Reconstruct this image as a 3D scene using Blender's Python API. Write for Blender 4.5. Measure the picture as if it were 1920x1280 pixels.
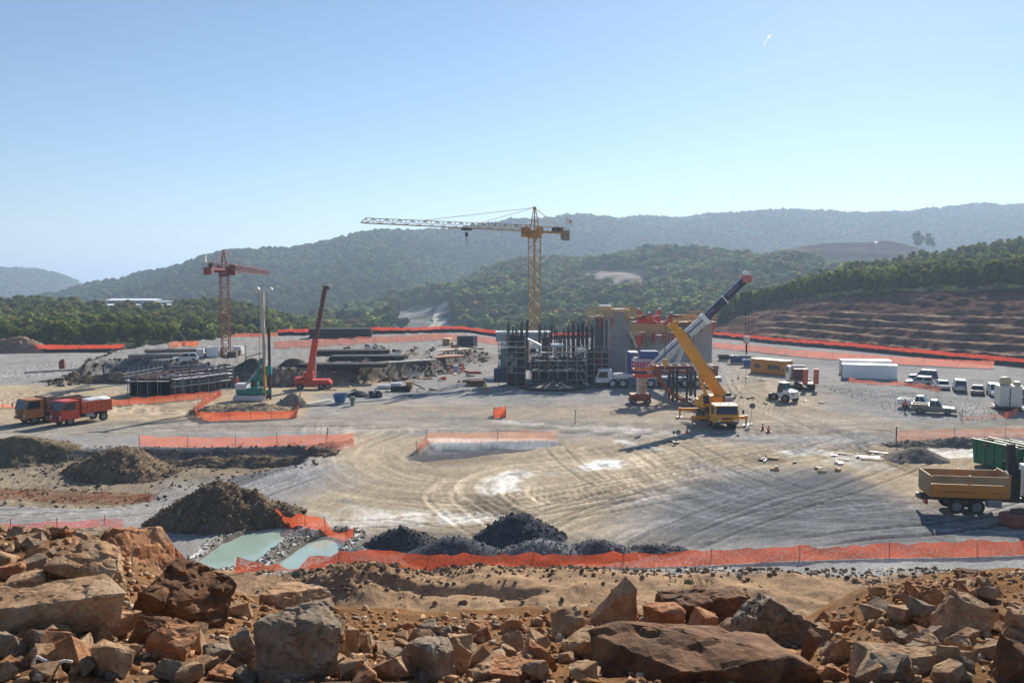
import bpy, bmesh, math, random
import numpy as np
from mathutils import Vector, Matrix

random.seed(7)
RNG = np.random.default_rng(11)
for o in list(bpy.data.objects):
    bpy.data.objects.remove(o)
SC = bpy.context.scene
COL = SC.collection
R = math.radians

# ------------------------------------------------------------------ camera
CAM_Z = 16.5
PITCH = 4.0
F = 1600.0                      # focal length in pixels of the 1920 wide photograph
cam_d = bpy.data.cameras.new('camera')
cam_d.sensor_width = 36.0
cam_d.lens = F / 1920 * 36
cam_d.clip_start = 0.5
cam_d.clip_end = 40000
cam_d.dof.use_dof = True
cam_d.dof.focus_distance = 130
cam_d.dof.aperture_fstop = 6.0
cam = bpy.data.objects.new('camera', cam_d)
COL.objects.link(cam)
cam.location = (0, 0, CAM_Z)
cam.rotation_euler = (R(90 - PITCH), 0, 0)
SC.camera = cam

# ------------------------------------------------------------------ sky and sun
SUN_EL, SUN_AZ = 29.0, 23.0     # elevation; azimuth to the right of the view direction
world = bpy.data.worlds.new('World')
SC.world = world
world.use_nodes = True
wn, wl = world.node_tree.nodes, world.node_tree.links
sky = wn.new('ShaderNodeTexSky')
sky.sky_type = 'NISHITA'
sky.sun_disc = False
sky.sun_elevation = R(SUN_EL)
sky.sun_rotation = R(SUN_AZ)
sky.altitude = 300
sky.air_density = 1.0
sky.dust_density = 0.15
sky.ozone_density = 3.6
bg = wn['Background']
bg.inputs['Strength'].default_value = 0.062
wl.new(sky.outputs['Color'], bg.inputs['Color'])

sun_d = bpy.data.lights.new('sun', 'SUN')
sun_d.energy = 5.0
sun_d.angle = R(0.53)
sun_d.color = (1.0, 0.93, 0.82)
sun = bpy.data.objects.new('sun', sun_d)
COL.objects.link(sun)
S = Vector((math.sin(R(SUN_AZ)) * math.cos(R(SUN_EL)), math.cos(R(SUN_AZ)) * math.cos(R(SUN_EL)), math.sin(R(SUN_EL))))
sun.rotation_euler = S.to_track_quat('Z', 'Y').to_euler()
sun.location = S * 300

SC.view_settings.view_transform = 'Standard'
SC.view_settings.look = 'None'
SC.view_settings.gamma = 1
SC.view_settings.use_curve_mapping = False
SC.view_settings.exposure = 0.86
SC.cycles.volume_bounces = 0
SC.cycles.transparent_max_bounces = 16

# ------------------------------------------------------------------ measuring helpers
_c, _s = math.cos(R(PITCH)), math.sin(R(PITCH))
def ray(px, py):
    u, v = (px - 960) / F, (640 - py) / F
    return (u, _c + v * _s, -_s + v * _c)
def G(px, py, z=0.0):
    """point at height z seen at a pixel of the photograph"""
    d = ray(px, py)
    t = (z - CAM_Z) / d[2]
    return Vector((d[0] * t, d[1] * t, z))
def P(px, py, Y):
    """point at distance Y in front of the camera seen at a pixel"""
    d = ray(px, py)
    t = Y / d[1]
    return Vector((d[0] * t, Y, CAM_Z + d[2] * t))
def pix(X, Y, Z):
    """pixel of the photograph at which a world point lies (arrays)"""
    Zr = Z - CAM_Z
    dep = Y * _c - Zr * _s
    up = Y * _s + Zr * _c
    return 960 + F * X / dep, 640 - F * up / dep
def XY(px, Y):
    return (px - 960) / F * Y * 1.0

# ------------------------------------------------------------------ noise and distance helpers
_TAB = np.random.default_rng(99).random((512, 512))
def _h(i, j, seed):
    return _TAB[(i + int(seed * 37.7)) & 511, (j + int(seed * 91.3)) & 511]
def vnoise(x, y, seed=0):
    xi, yi = np.floor(x).astype(np.int32), np.floor(y).astype(np.int32)
    fx, fy = x - xi, y - yi
    fx, fy = fx * fx * (3 - 2 * fx), fy * fy * (3 - 2 * fy)
    a, b = _h(xi, yi, seed), _h(xi + 1, yi, seed)
    c, d = _h(xi, yi + 1, seed), _h(xi + 1, yi + 1, seed)
    return (a + (b - a) * fx) * (1 - fy) + (c + (d - c) * fx) * fy
def fbm(x, y, o=4, seed=0, gain=0.5):
    s = np.zeros_like(x, dtype=float); a = 1.0; t = 0.0
    for k in range(o):
        s += a * (vnoise(x, y, seed + k * 3.3) - 0.5); t += a
        a *= gain; x, y = (x * .8 - y * .6) * 2.03 + 7.1, (x * .6 + y * .8) * 2.03 + 3.7
    return s / t * 2
def sstep(a, b, x):
    t = np.clip((x - a) / (b - a), 0, 1)
    return t * t * (3 - 2 * t)
def pdist(X, Y, pts, closed=False, marg=14.0):
    """distance, side-signed distance and arc length to a polyline (only worked out near it)"""
    if X.size > 2000:
        xs, ys = [p[0] for p in pts], [p[1] for p in pts]
        k = (X > min(xs) - marg) & (X < max(xs) + marg) & (Y > min(ys) - marg) & (Y < max(ys) + marg)
        o = [np.full(X.shape, marg), np.full(X.shape, marg), np.zeros(X.shape)]
        if k.any():
            Xk, Yk = X[k], Y[k]
            r = _pdist(Xk, Yk, pts, closed)
            for a, b in zip(o, r): a[k] = b
        return o
    return _pdist(X, Y, pts, closed)
def _pdist(X, Y, pts, closed):
    best = np.full(X.shape, 1e9); sgn = np.zeros(X.shape); arc = np.zeros(X.shape)
    n = len(pts); acc = 0.0
    for i in range(n if closed else n - 1):
        ax, ay = pts[i][0], pts[i][1]; bx_, by_ = pts[(i + 1) % n][0], pts[(i + 1) % n][1]
        dx, dy = bx_ - ax, by_ - ay; L = math.hypot(dx, dy) + 1e-9
        t = np.clip(((X - ax) * dx + (Y - ay) * dy) / (L * L), 0, 1)
        qx, qy = X - ax - t * dx, Y - ay - t * dy
        d = np.hypot(qx, qy); m = d < best
        best[m] = d[m]
        sgn[m] = np.where((dx * qy - dy * qx) >= 0, 1, -1)[m]
        arc[m] = (acc + t * L)[m]
        acc += L
    return best, best * sgn, arc
def inside(X, Y, pts):
    r = np.zeros(X.shape, bool); n = len(pts); j = n - 1
    if X.size > 2000:
        xs, ys = [p[0] for p in pts], [p[1] for p in pts]
        k = (X > min(xs)) & (X < max(xs)) & (Y > min(ys)) & (Y < max(ys))
        if k.all(): pass
        elif k.any(): r[k] = inside(X[k], Y[k], pts) if k.sum() > 0 else False; return r
        else: return r
    for i in range(n):
        xi, yi = pts[i][0], pts[i][1]; xj, yj = pts[j][0], pts[j][1]
        if yi != yj:
            r ^= ((yi > Y) != (yj > Y)) & (X < (xj - xi) * (Y - yi) / (yj - yi) + xi)
        j = i
    return r
def sdist(X, Y, pts):
    """signed distance to a closed outline, positive inside"""
    d = pdist(X, Y, pts, True)[0]
    return np.where(inside(X, Y, pts), d, -d)
def smooth_line(pts, n=6):
    out = []
    m = len(pts)
    for i in range(m - 1):
        p0, p1, p2, p3 = pts[max(i - 1, 0)], pts[i], pts[i + 1], pts[min(i + 2, m - 1)]
        for k in range(n):
            t = k / n
            out.append(tuple(0.5 * (2 * p1[a] + (p2[a] - p0[a]) * t + (2 * p0[a] - 5 * p1[a] + 4 * p2[a] - p3[a]) * t * t
                              + (3 * p1[a] - p0[a] - 3 * p2[a] + p3[a]) * t ** 3) for a in range(2)))
    out.append(tuple(pts[-1][:2]))
    return out
def gl(pxs, z=0.0):
    return [tuple(G(p[0], p[1], z)[:2]) for p in pxs]

# ------------------------------------------------------------------ objects
def tag(o, label=None, cat=None, group=None, kind=None):
    if label: o['label'] = label
    if cat: o['category'] = cat
    if group: o['group'] = group
    if kind: o['kind'] = kind
    return o
def thing(name, label, cat, loc=(0, 0, 0), rz=0.0, group=None):
    o = bpy.data.objects.new(name, None)
    o.empty_display_size = 0.5
    COL.objects.link(o)
    o.location = loc; o.rotation_euler = (0, 0, rz)
    return tag(o, label, cat, group)
def link(name, me, mat, parent=None):
    o = bpy.data.objects.new(name, me)
    COL.objects.link(o)
    if mat and not me.materials: me.materials.append(mat)
    if parent: o.parent = parent
    return o
def copy_tree(o, parent=None):
    c = o.copy(); COL.objects.link(c)
    if parent: c.parent = parent
    for ch in list(o.children): copy_tree(ch, c)
    return c
def np_mesh(name, V, Fc, col=None, smooth=False):
    """mesh from numpy arrays: V (n,3), Fc (m,k)"""
    me = bpy.data.meshes.new(name)
    V = np.asarray(V, np.float32); Fc = np.asarray(Fc, np.int32)
    m, k = Fc.shape
    me.vertices.add(len(V)); me.vertices.foreach_set('co', V.ravel())
    me.loops.add(m * k); me.loops.foreach_set('vertex_index', Fc.ravel())
    me.polygons.add(m)
    me.polygons.foreach_set('loop_start', np.arange(0, m * k, k, dtype=np.int32))
    me.polygons.foreach_set('loop_total', np.full(m, k, np.int32))
    if smooth: me.polygons.foreach_set('use_smooth', np.ones(m, bool))
    me.update(calc_edges=True)
    if col is not None:
        a = me.color_attributes.new('Col', 'FLOAT_COLOR', 'POINT')
        c4 = np.ones((len(V), 4), np.float32); c4[:, :col.shape[1]] = col
        a.data.foreach_set('color', c4.ravel())
    return me
def grid_faces(nu, nv):
    i = np.arange(nu - 1)[None, :] + nu * np.arange(nv - 1)[:, None]
    i = i.ravel()
    return np.stack([i, i + 1, i + 1 + nu, i + nu], 1)

class MB:
    """collects boxes, bars, tubes and prisms for ONE mesh"""
    def __init__(s): s.v = []; s.f = []
    def add(s, v, f):
        b = len(s.v); s.v += [tuple(p) for p in v]; s.f += [tuple(i + b for i in q) for q in f]; return s
    def box(s, c, d, rot=None):
        x, y, z = d[0] / 2, d[1] / 2, d[2] / 2
        vs = [Vector(p) for p in ((-x, -y, -z), (x, -y, -z), (x, y, -z), (-x, y, -z), (-x, -y, z), (x, -y, z), (x, y, z), (-x, y, z))]
        if rot is not None:
            m = rot if isinstance(rot, Matrix) else Matrix.Rotation(rot, 3, 'Z')
            vs = [m @ p for p in vs]
        c = Vector(c)
        return s.add([p + c for p in vs], [(3, 2, 1, 0), (4, 5, 6, 7), (0, 1, 5, 4), (1, 2, 6, 5), (2, 3, 7, 6), (3, 0, 4, 7)])
    def b2(s, a, b):
        return s.box([(a[i] + b[i]) / 2 for i in range(3)], [abs(b[i] - a[i]) for i in range(3)])
    def beam(s, a, b, w, h=None, w2=None, h2=None, up=(0, 0, 1)):
        a, b = Vector(a), Vector(b); h = h or w; w2 = w2 or w; h2 = h2 or h
        d = (b - a).normalized(); u = Vector(up)
        if abs(d.dot(u)) > .98: u = Vector((1, 0, 0))
        sd = d.cross(u).normalized(); u = sd.cross(d).normalized()
        vs = []
        for p, ww, hh in ((a, w, h), (b, w2, h2)):
            for i, j in ((-1, -1), (1, -1), (1, 1), (-1, 1)):
                vs.append(p + sd * ww / 2 * i + u * hh / 2 * j)
        return s.add(vs, [(3, 2, 1, 0), (4, 5, 6, 7), (0, 1, 5, 4), (1, 2, 6, 5), (2, 3, 7, 6), (3, 0, 4, 7)])
    def tube(s, a, b, r, n=8, r2=None):
        a, b = Vector(a), Vector(b); r2 = r if r2 is None else r2
        d = (b - a).normalized(); u = Vector((0, 0, 1)) if abs(d.z) < .95 else Vector((1, 0, 0))
        sd = d.cross(u).normalized(); u = sd.cross(d)
        vs = []
        for p, rr in ((a, r), (b, r2)):
            for k in range(n):
                t = 2 * math.pi * k / n
                vs.append(p + sd * rr * math.cos(t) + u * rr * math.sin(t))
        fs = [(k, (k + 1) % n, n + (k + 1) % n, n + k) for k in range(n)]
        fs += [tuple(range(n - 1, -1, -1)), tuple(range(n, 2 * n))]
        return s.add(vs, fs)
    def path(s, pts, r, n=6):
        for i in range(len(pts) - 1): s.tube(pts[i], pts[i + 1], r, n)
        return s
    def prism(s, pts, d):
        n = len(pts); d = Vector(d); a = [Vector(p) for p in pts]
        vs = a + [p + d for p in a]
        fs = [tuple(range(n - 1, -1, -1)), tuple(range(n, 2 * n))] + [(k, (k + 1) % n, n + (k + 1) % n, n + k) for k in range(n)]
        return s.add(vs, fs)
    def xz(s, prof, y0, y1):
        return s.prism([(p[0], y0, p[1]) for p in prof], (0, y1 - y0, 0))
    def loft(s, rings):
        n = len(rings[0]); vs = [p for r in rings for p in r]; fs = []
        for i in range(len(rings) - 1):
            for k in range(n):
                k2 = (k + 1) % n
                fs.append((i * n + k, i * n + k2, (i + 1) * n + k2, (i + 1) * n + k))
        fs += [tuple(range(n - 1, -1, -1)), tuple(range((len(rings) - 1) * n, len(rings) * n))]
        return s.add(vs, fs)
    def mesh(s, name, smooth=False):
        me = bpy.data.meshes.new(name); me.from_pydata(s.v, [], s.f)
        bm = bmesh.new(); bm.from_mesh(me); bmesh.ops.recalc_face_normals(bm, faces=bm.faces); bm.to_mesh(me); bm.free()
        if smooth:
            for p in me.polygons: p.use_smooth = True
        return me
    def build(s, name, mat, parent=None, smooth=False, bevel=0):
        o = link(name, s.mesh(name, smooth), mat, parent)
        if bevel:
            m = o.modifiers.new('bevel', 'BEVEL'); m.width = bevel; m.segments = 2; m.limit_method = 'ANGLE'
        return o

# ------------------------------------------------------------------ materials
MATS = {}
def N(nt, t, **kw):
    n = nt.nodes.new('ShaderNode' + t)
    for k, v in kw.items():
        if k in n.inputs: n.inputs[k].default_value = v
        else: setattr(n, k, v)
    return n
def pm(name, col, rough=.6, metal=0.0, var=.16, scale=1.2, bump=0.0, bscale=None, dirt=0.0, dirtcol=(.30, .25, .18), spec=.4):
    """painted / weathered surface: base colour, blotchy variation, dust and fine relief"""
    if name in MATS: return MATS[name]
    m = bpy.data.materials.new(name); m.use_nodes = True; nt = m.node_tree; b = nt.nodes['Principled BSDF']; L = nt.links.new
    b.inputs['Roughness'].default_value = rough; b.inputs['Metallic'].default_value = metal
    b.inputs['Specular IOR Level'].default_value = spec
    tc = N(nt, 'TexCoord'); nz = N(nt, 'TexNoise', Scale=scale, Detail=6.0, Roughness=.65)
    L(tc.outputs['Object'], nz.inputs['Vector'])
    mr = N(nt, 'MapRange'); mr.inputs[1].default_value = .3; mr.inputs[2].default_value = .7
    mr.inputs[3].default_value = 1 - var; mr.inputs[4].default_value = 1 + var
    L(nz.outputs['Fac'], mr.inputs[0])
    mx = N(nt, 'Mix', data_type='RGBA', blend_type='MULTIPLY'); mx.inputs[0].default_value = 1
    mx.inputs[6].default_value = (*col, 1)
    L(mr.outputs[0], mx.inputs[7]); out = mx.outputs[2]
    if dirt > 0:
        n2 = N(nt, 'TexNoise', Scale=scale * 2.7, Detail=8.0, Roughness=.7); L(tc.outputs['Object'], n2.inputs['Vector'])
        m2 = N(nt, 'MapRange'); m2.inputs[1].default_value = .62 - dirt * .35; m2.inputs[2].default_value = .72 - dirt * .15
        m2.inputs[3].default_value = 0; m2.inputs[4].default_value = min(1, .45 + dirt * .5); L(n2.outputs['Fac'], m2.inputs[0])
        x2 = N(nt, 'Mix', data_type='RGBA'); L(m2.outputs[0], x2.inputs[0]); L(out, x2.inputs[6]); x2.inputs[7].default_value = (*dirtcol, 1)
        out = x2.outputs[2]
    L(out, b.inputs['Base Color'])
    if bump:
        n3 = N(nt, 'TexNoise', Scale=bscale or scale * 8, Detail=8.0, Roughness=.7); L(tc.outputs['Object'], n3.inputs['Vector'])
        bp = N(nt, 'Bump', Strength=bump, Distance=.05); L(n3.outputs['Fac'], bp.inputs['Height']); L(bp.outputs[0], b.inputs['Normal'])
    MATS[name] = m
    return m
def glass(name='window_glass', col=(.02, .03, .04)):
    if name in MATS: return MATS[name]
    m = bpy.data.materials.new(name); m.use_nodes = True; b = m.node_tree.nodes['Principled BSDF']
    b.inputs['Base Color'].default_value = (*col, 1); b.inputs['Roughness'].default_value = .06
    b.inputs['Specular IOR Level'].default_value = .6
    MATS[name] = m
    return m
def attr_mat(name, rough=.9, n1=(1.2, .25), n2=(9, .25), bump=.5, bdist=.05, bscale=6, wet=False, spec=0.0):
    """surface whose real colours are stored on the mesh, broken up by two noises and relief"""
    if name in MATS: return MATS[name]
    m = bpy.data.materials.new(name); m.use_nodes = True; nt = m.node_tree; b = nt.nodes['Principled BSDF']; L = nt.links.new
    b.inputs['Roughness'].default_value = rough; b.inputs['Specular IOR Level'].default_value = spec
    at = N(nt, 'VertexColor', layer_name='Col'); tc = N(nt, 'TexCoord'); out = at.outputs['Color']
    for i, (sc, am) in enumerate((n1, n2)):
        nz = N(nt, 'TexNoise', Scale=sc, Detail=5.0, Roughness=.7); L(tc.outputs['Object'], nz.inputs['Vector'])
        mr = N(nt, 'MapRange'); mr.inputs[1].default_value = .3; mr.inputs[2].default_value = .7
        mr.inputs[3].default_value = 1 - am; mr.inputs[4].default_value = 1 + am; L(nz.outputs['Fac'], mr.inputs[0])
        mx = N(nt, 'Mix', data_type='RGBA', blend_type='MULTIPLY'); mx.inputs[0].default_value = 1
        L(out, mx.inputs[6]); L(mr.outputs[0], mx.inputs[7]); out = mx.outputs[2]
    L(out, b.inputs['Base Color'])
    if wet:
        mr = N(nt, 'MapRange'); mr.inputs[3].default_value = rough; mr.inputs[4].default_value = .12
        L(at.outputs['Alpha'], mr.inputs[0]); mr.inputs[1].default_value = 1; mr.inputs[2].default_value = 0
        L(mr.outputs[0], b.inputs['Roughness'])
    if bump:
        n3 = N(nt, 'TexNoise', Scale=bscale, Detail=8.0, Roughness=.75); L(tc.outputs['Object'], n3.inputs['Vector'])
        bp = N(nt, 'Bump', Strength=bump, Distance=bdist); L(n3.outputs['Fac'], bp.inputs['Height']); L(bp.outputs[0], b.inputs['Normal'])
    MATS[name] = m
    return m
def leaf_mat(name='foliage', trans=.45):
    if name in MATS: return MATS[name]
    m = bpy.data.materials.new(name); m.use_nodes = True; nt = m.node_tree; L = nt.links.new
    nt.nodes.remove(nt.nodes['Principled BSDF']); out = nt.nodes['Material Output']
    at = N(nt, 'VertexColor', layer_name='Col'); d = N(nt, 'BsdfDiffuse'); t = N(nt, 'BsdfTranslucent'); mx = N(nt, 'MixShader', Fac=trans)
    hs = N(nt, 'HueSaturation', Saturation=1.1, Value=1.2)
    L(at.outputs['Color'], d.inputs['Color']); L(at.outputs['Color'], hs.inputs['Color']); L(hs.outputs[0], t.inputs['Color'])
    L(d.outputs[0], mx.inputs[1]); L(t.outputs[0], mx.inputs[2]); L(mx.outputs[0], out.inputs['Surface'])
    MATS[name] = m
    return m
def net_mat(name, col, opac=.6, scale=5.0):
    """plastic barrier netting: coloured strands with gaps"""
    if name in MATS: return MATS[name]
    m = bpy.data.materials.new(name); m.use_nodes = True; nt = m.node_tree; L = nt.links.new
    b = nt.nodes['Principled BSDF']; out = nt.nodes['Material Output']
    b.inputs['Base Color'].default_value = (*col, 1); b.inputs['Roughness'].default_value = .5
    tl = N(nt, 'BsdfTranslucent', Color=(*col, 1)); ms = N(nt, 'MixShader', Fac=.45)
    L(b.outputs[0], ms.inputs[1]); L(tl.outputs[0], ms.inputs[2])
    tr = N(nt, 'BsdfTransparent'); mx = N(nt, 'MixShader')
    tc = N(nt, 'TexCoord'); nz = N(nt, 'TexNoise', Scale=scale, Detail=4.0, Roughness=.8); L(tc.outputs['Object'], nz.inputs['Vector'])
    mr = N(nt, 'MapRange'); mr.inputs[1].default_value = .35; mr.inputs[2].default_value = .6
    mr.inputs[3].default_value = max(0, opac - .3); mr.inputs[4].default_value = min(1, opac + .3); L(nz.outputs['Fac'], mr.inputs[0])
    L(mr.outputs[0], mx.inputs[0]); L(tr.outputs[0], mx.inputs[1]); L(ms.outputs[0], mx.inputs[2]); L(mx.outputs[0], out.inputs['Surface'])
    MATS[name] = m
    return m
# ================================================================== PLATEAU (worked ground of the building site)
EDGE_PX = [-2600, -1200, -600, 0, 230, 300, 520, 930, 1100, 1340, 1500, 1700, 1920, 2200, 2700, 3600, 5200]
EDGE_Y = [150, 178, 190, 199, 202, 215, 224, 244, 252, 256, 220, 191, 166, 143, 116, 90, 64]
def edge_y(px): return np.interp(px, EDGE_PX, EDGE_Y)
BENCH = gl([(118, 705), (150, 690), (205, 668), (262, 655)], 1.4) + gl([(300, 645)], 2.4) + [(-60, 262), (90, 262)] + \
        gl([(1000, 650), (905, 652), (850, 661), (792, 679), (720, 685), (640, 690), (560, 693), (470, 694), (400, 690), (330, 678), (250, 674), (190, 676)], 2.5)
LOWER = gl([(-500, 846), (0, 846), (300, 843), (560, 838), (592, 842), (560, 868), (440, 892), (330, 935), (180, 948), (0, 940), (-500, 930)])
POND1 = gl([(368, 1046), (412, 1014), (456, 995), (496, 984), (546, 979), (562, 987), (538, 1008), (494, 1040), (458, 1068), (405, 1076)])
POND2 = gl([(480, 1086), (522, 1046), (562, 1018), (602, 998), (650, 992), (664, 1002), (636, 1034), (602, 1066), (564, 1094)])
ISLE = gl([(755, 858), (800, 836), (1040, 828), (1058, 834), (980, 848), (860, 862), (790, 868)])
def z_ground(X, Y):
    px = 960 + F * X / np.maximum(Y, 1)
    z = fbm(X * .22, Y * .22, 4, 5) * .10 + fbm(X * .03, Y * .03, 3, 9) * .22
    d = sdist(X, Y, BENCH) + fbm(X * .16, Y * .16, 5, 21, .6) * 1.6 + fbm(X * 1.1, Y * 1.1, 3, 22) * .5
    z += 2.5 * sstep(-.9, 1.6, d) * sstep(4, -16, X) * (1 + .12 * fbm(X * .8, Y * .8, 4, 24, .7)) + .3 * np.exp(-((d - .4) / 1.2) ** 2) * (fbm(X * .9, Y * .9, 3, 2)) * sstep(0, -12, X)
    d = sdist(X, Y, LOWER) + fbm(X * .4, Y * .4, 3, 31) * .7
    z -= .9 * sstep(-.4, 1.2, d)
    z += .25 * sstep(.5, 2, d) * fbm(X * .5, Y * .3, 4, 33)
    for pnd in (POND1, POND2):
        d = sdist(X, Y, pnd) + fbm(X * 1.2, Y * 1.2, 3, 41) * .12
        z -= .7 * sstep(-.1, .6, d)
        z += .16 * np.exp(-((d + .4) / .35) ** 2) * (fbm(X * 2.2, Y * 2.2, 4, 43, .7))
    d = sdist(X, Y, ISLE) + fbm(X * .5, Y * .5, 3, 44) * .5
    z -= .55 * sstep(-.3, 1.0, d)
    # rough soil bench in front of the near fence
    f = sstep(49, 46.5, Y + fbm(X * .3, Y * .3, 3, 51) * 1.0 + .02 * X)
    z += f * (.35 + fbm(X * .55, Y * .55, 4, 52) * .35)
    z += f * .9 * np.exp(-(((X + 8.5) / 4.2) ** 2 + ((Y - 44.2) / 2.3) ** 2)) * (1 + .5 * fbm(X * 1.3, Y * 1.3, 4, 53))
    z -= f * .5 * np.exp(-((Y - 43.6 + .25 * fbm(X * .2, Y * 0, 2, 54)) / .45) ** 2) * sstep(-9, -6, X) * sstep(3, 0, X)
    # beyond the edge it falls away
    e = Y - edge_y(px)
    z -= np.clip(e - 1.0, 0, 60) * .45
    # low drain bank of black liner along the far edge
    return z
nu, nv = 860, 370
pxs = np.concatenate([np.linspace(-1500, -120, 50)[:-1], np.linspace(-120, 2040, nu - 98), np.linspace(2040, 3400, 50)[1:]])
nu = len(pxs)
inv = np.linspace(1 / 26.0, 1 / 310.0, nv)
YY = np.repeat((1 / inv)[:, None], nu, 1); XX = (pxs[None, :] - 960) / F * YY
ZZ = z_ground(XX, YY)

GREY, TAN, DARK, WHITE = (.285, .276, .264), (.40, .322, .225), (.085, .085, .09), (.66, .65, .62)
SAND, BROWN, ORANGE = (.36, .24, .145), (.20, .145, .095), (.30, .17, .09)
C = np.ones((nv, nu, 3)) * np.array(GREY)
wet = np.zeros((nv, nu))
W1 = fbm(XX * .12, YY * .12, 4, 61); W2 = fbm(XX * .6, YY * .6, 4, 62); W3 = fbm(XX * 2.2, YY * 2.2, 3, 63)
def paint(poly, col, amt=1.0, feather=2.0, wob=2.5):
    global C
    d = sdist(XX, YY, poly) + (W1 * .6 + W2 * .4) * wob
    w = (amt * sstep(-feather, feather, d))[..., None]
    C = C * (1 - w) + np.array(col) * w
    return w[..., 0]
paint(gl([(655, 812), (900, 818), (1100, 822), (1340, 822), (1500, 830), (1640, 838), (1900, 850), (1900, 900), (1730, 955), (1560, 880), (1350, 880), (1230, 940), (1180, 1010), (1080, 1050),
          (700, 1050), (660, 1000), (560, 985), (540, 930), (610, 870)]), TAN, .8, 3, 6)
paint(gl([(1480, 850), (1640, 835), (1910, 858), (1910, 905), (1740, 925), (1600, 890)]), TAN, .9, 2, 3)
paint(gl([(-200, 722), (230, 722), (240, 742), (420, 732), (600, 705), (800, 700), (700, 725), (590, 745), (560, 790), (360, 792), (180, 800), (-200, 812)]), TAN, .95, 2, 3)
paint(gl([(1180, 760), (1260, 720), (1420, 720), (1560, 770), (1660, 790), (1700, 800), (1200, 800), (900, 785), (640, 775), (700, 760)]), TAN, .6, 4, 7)
paint(gl([(1350, 660), (1420, 700), (1560, 740), (1500, 770), (1400, 745)]), TAN, .6, 4, 5)
paint(gl([(-300, 800), (660, 782), (1300, 795), (2300, 782), (2300, 808), (1300, 815), (660, 806), (-300, 832)]), (.27, .245, .205), .8, 1.5, 2)
paint(LOWER, (.27, .215, .15), .9, 1.0, 1.0)
paint(gl([(300, 880), (560, 862), (620, 880), (540, 935), (470, 965), (300, 990), (0, 985), (0, 948), (250, 945)]), GREY, .9, 1.5, 2)
paint(gl([(1290, 900), (1560, 885), (1730, 945), (1900, 985), (1900, 1000), (1560, 1012), (1220, 1022), (1200, 960)]), (.125, .127, .135), .9, 3, 7)
# dark crushed stone: bank of the road, corner heaps, trench edges
dl = sdist(XX, YY, LOWER)
w = np.exp(-((dl - .2 + W2 * .6) / .55) ** 2) * (YY > 82) * (XX < -18); C = C * (1 - w[..., None]) + np.array(DARK) * w[..., None]
paint(gl([(560, 842), (700, 905), (520, 940), (340, 955), (420, 915)]), (.22, .22, .23), .45, 2, 2)
paint(gl([(250, 925), (330, 918), (480, 880), (560, 872), (470, 905), (330, 938)]), (.11, .11, .12), .8, .8, 1)
di = sdist(XX, YY, ISLE)
w = sstep(-.2, .6, di + W2 * .5); C = C * (1 - w[..., None]) + np.array((.17, .17, .175)) * w[..., None]
paint(gl([(760, 860), (800, 845), (900, 838), (1010, 834), (990, 842), (880, 856), (800, 868)]), DARK, .7, .5, 1.0)
paint(gl([(800, 825), (1046, 825), (1050, 832), (900, 835), (820, 838)]), WHITE, .85, .4, 1.2)
paint(gl([(640, 1000), (900, 1010), (1240, 1005), (1330, 1020), (1240, 1036), (600, 1062)]), (.19, .18, .165), .75, 1.5, 2.0)
# pale silt left by puddles, and standing water
for poly, col, a in (([(1148, 825), (1200, 828), (1262, 845), (1215, 852), (1180, 842)], WHITE, .9), ([(1436, 842), (1500, 832), (1560, 842), (1600, 850), (1480, 856)], WHITE, .85),
                     ([(1530, 852), (1640, 842), (1660, 850), (1560, 866)], WHITE, .5),
                     ([(890, 915), (930, 895), (985, 884), (1000, 890), (950, 915), (925, 935)], WHITE, .7), ([(985, 886), (1100, 876), (1150, 870), (1110, 884), (1010, 892)], (.30, .27, .22), .6),
                     ([(1090, 874), (1150, 868), (1155, 876), (1100, 881)], WHITE, .8), ([(700, 975), (740, 962), (830, 962), (1000, 968), (900, 978), (740, 985)], WHITE, .55),
                     ([(690, 985), (640, 995), (690, 1000), (760, 985)], (.5, .47, .42), .5), ([(1690, 845), (1840, 843), (1850, 856), (1760, 856)], WHITE, .7), ([(1540, 858), (1600, 850), (1680, 872), (1640, 880)], WHITE, .45), ([(1000, 800), (1200, 802), (1300, 812), (1100, 808)], WHITE, .35), ([(900, 790), (1060, 796), (1000, 802)], WHITE, .4), ([(560, 990), (660, 950), (720, 965), (640, 1000)], WHITE, .35)):
    k_ = sstep(-.55, .05, fbm(XX * 1.1, YY * .35, 4, 65, .7)); C0 = C.copy(); paint(gl(poly), col, a, .5, 3.0); C = C0 + (C - C0) * k_[..., None]
for poly in ([(1172, 835), (1200, 833), (1240, 843), (1210, 849)], [(1470, 842), (1510, 836), (1530, 843), (1490, 849)], [(612, 938), (648, 934), (668, 942), (640, 946)],
             [(818, 787), (880, 783), (905, 788), (850, 793)], [(950, 890), (985, 886), (975, 894)], [(1112, 873), (1140, 870), (1135, 877)]):
    d = sdist(XX, YY, gl(poly)) + W2 * .5; w = sstep(-.15, .3, d)
    C = C * (1 - .75 * w[..., None]) + np.array((.20, .21, .21)) * .75 * w[..., None]; wet = np.maximum(wet, w); ZZ -= .02 * w
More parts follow.
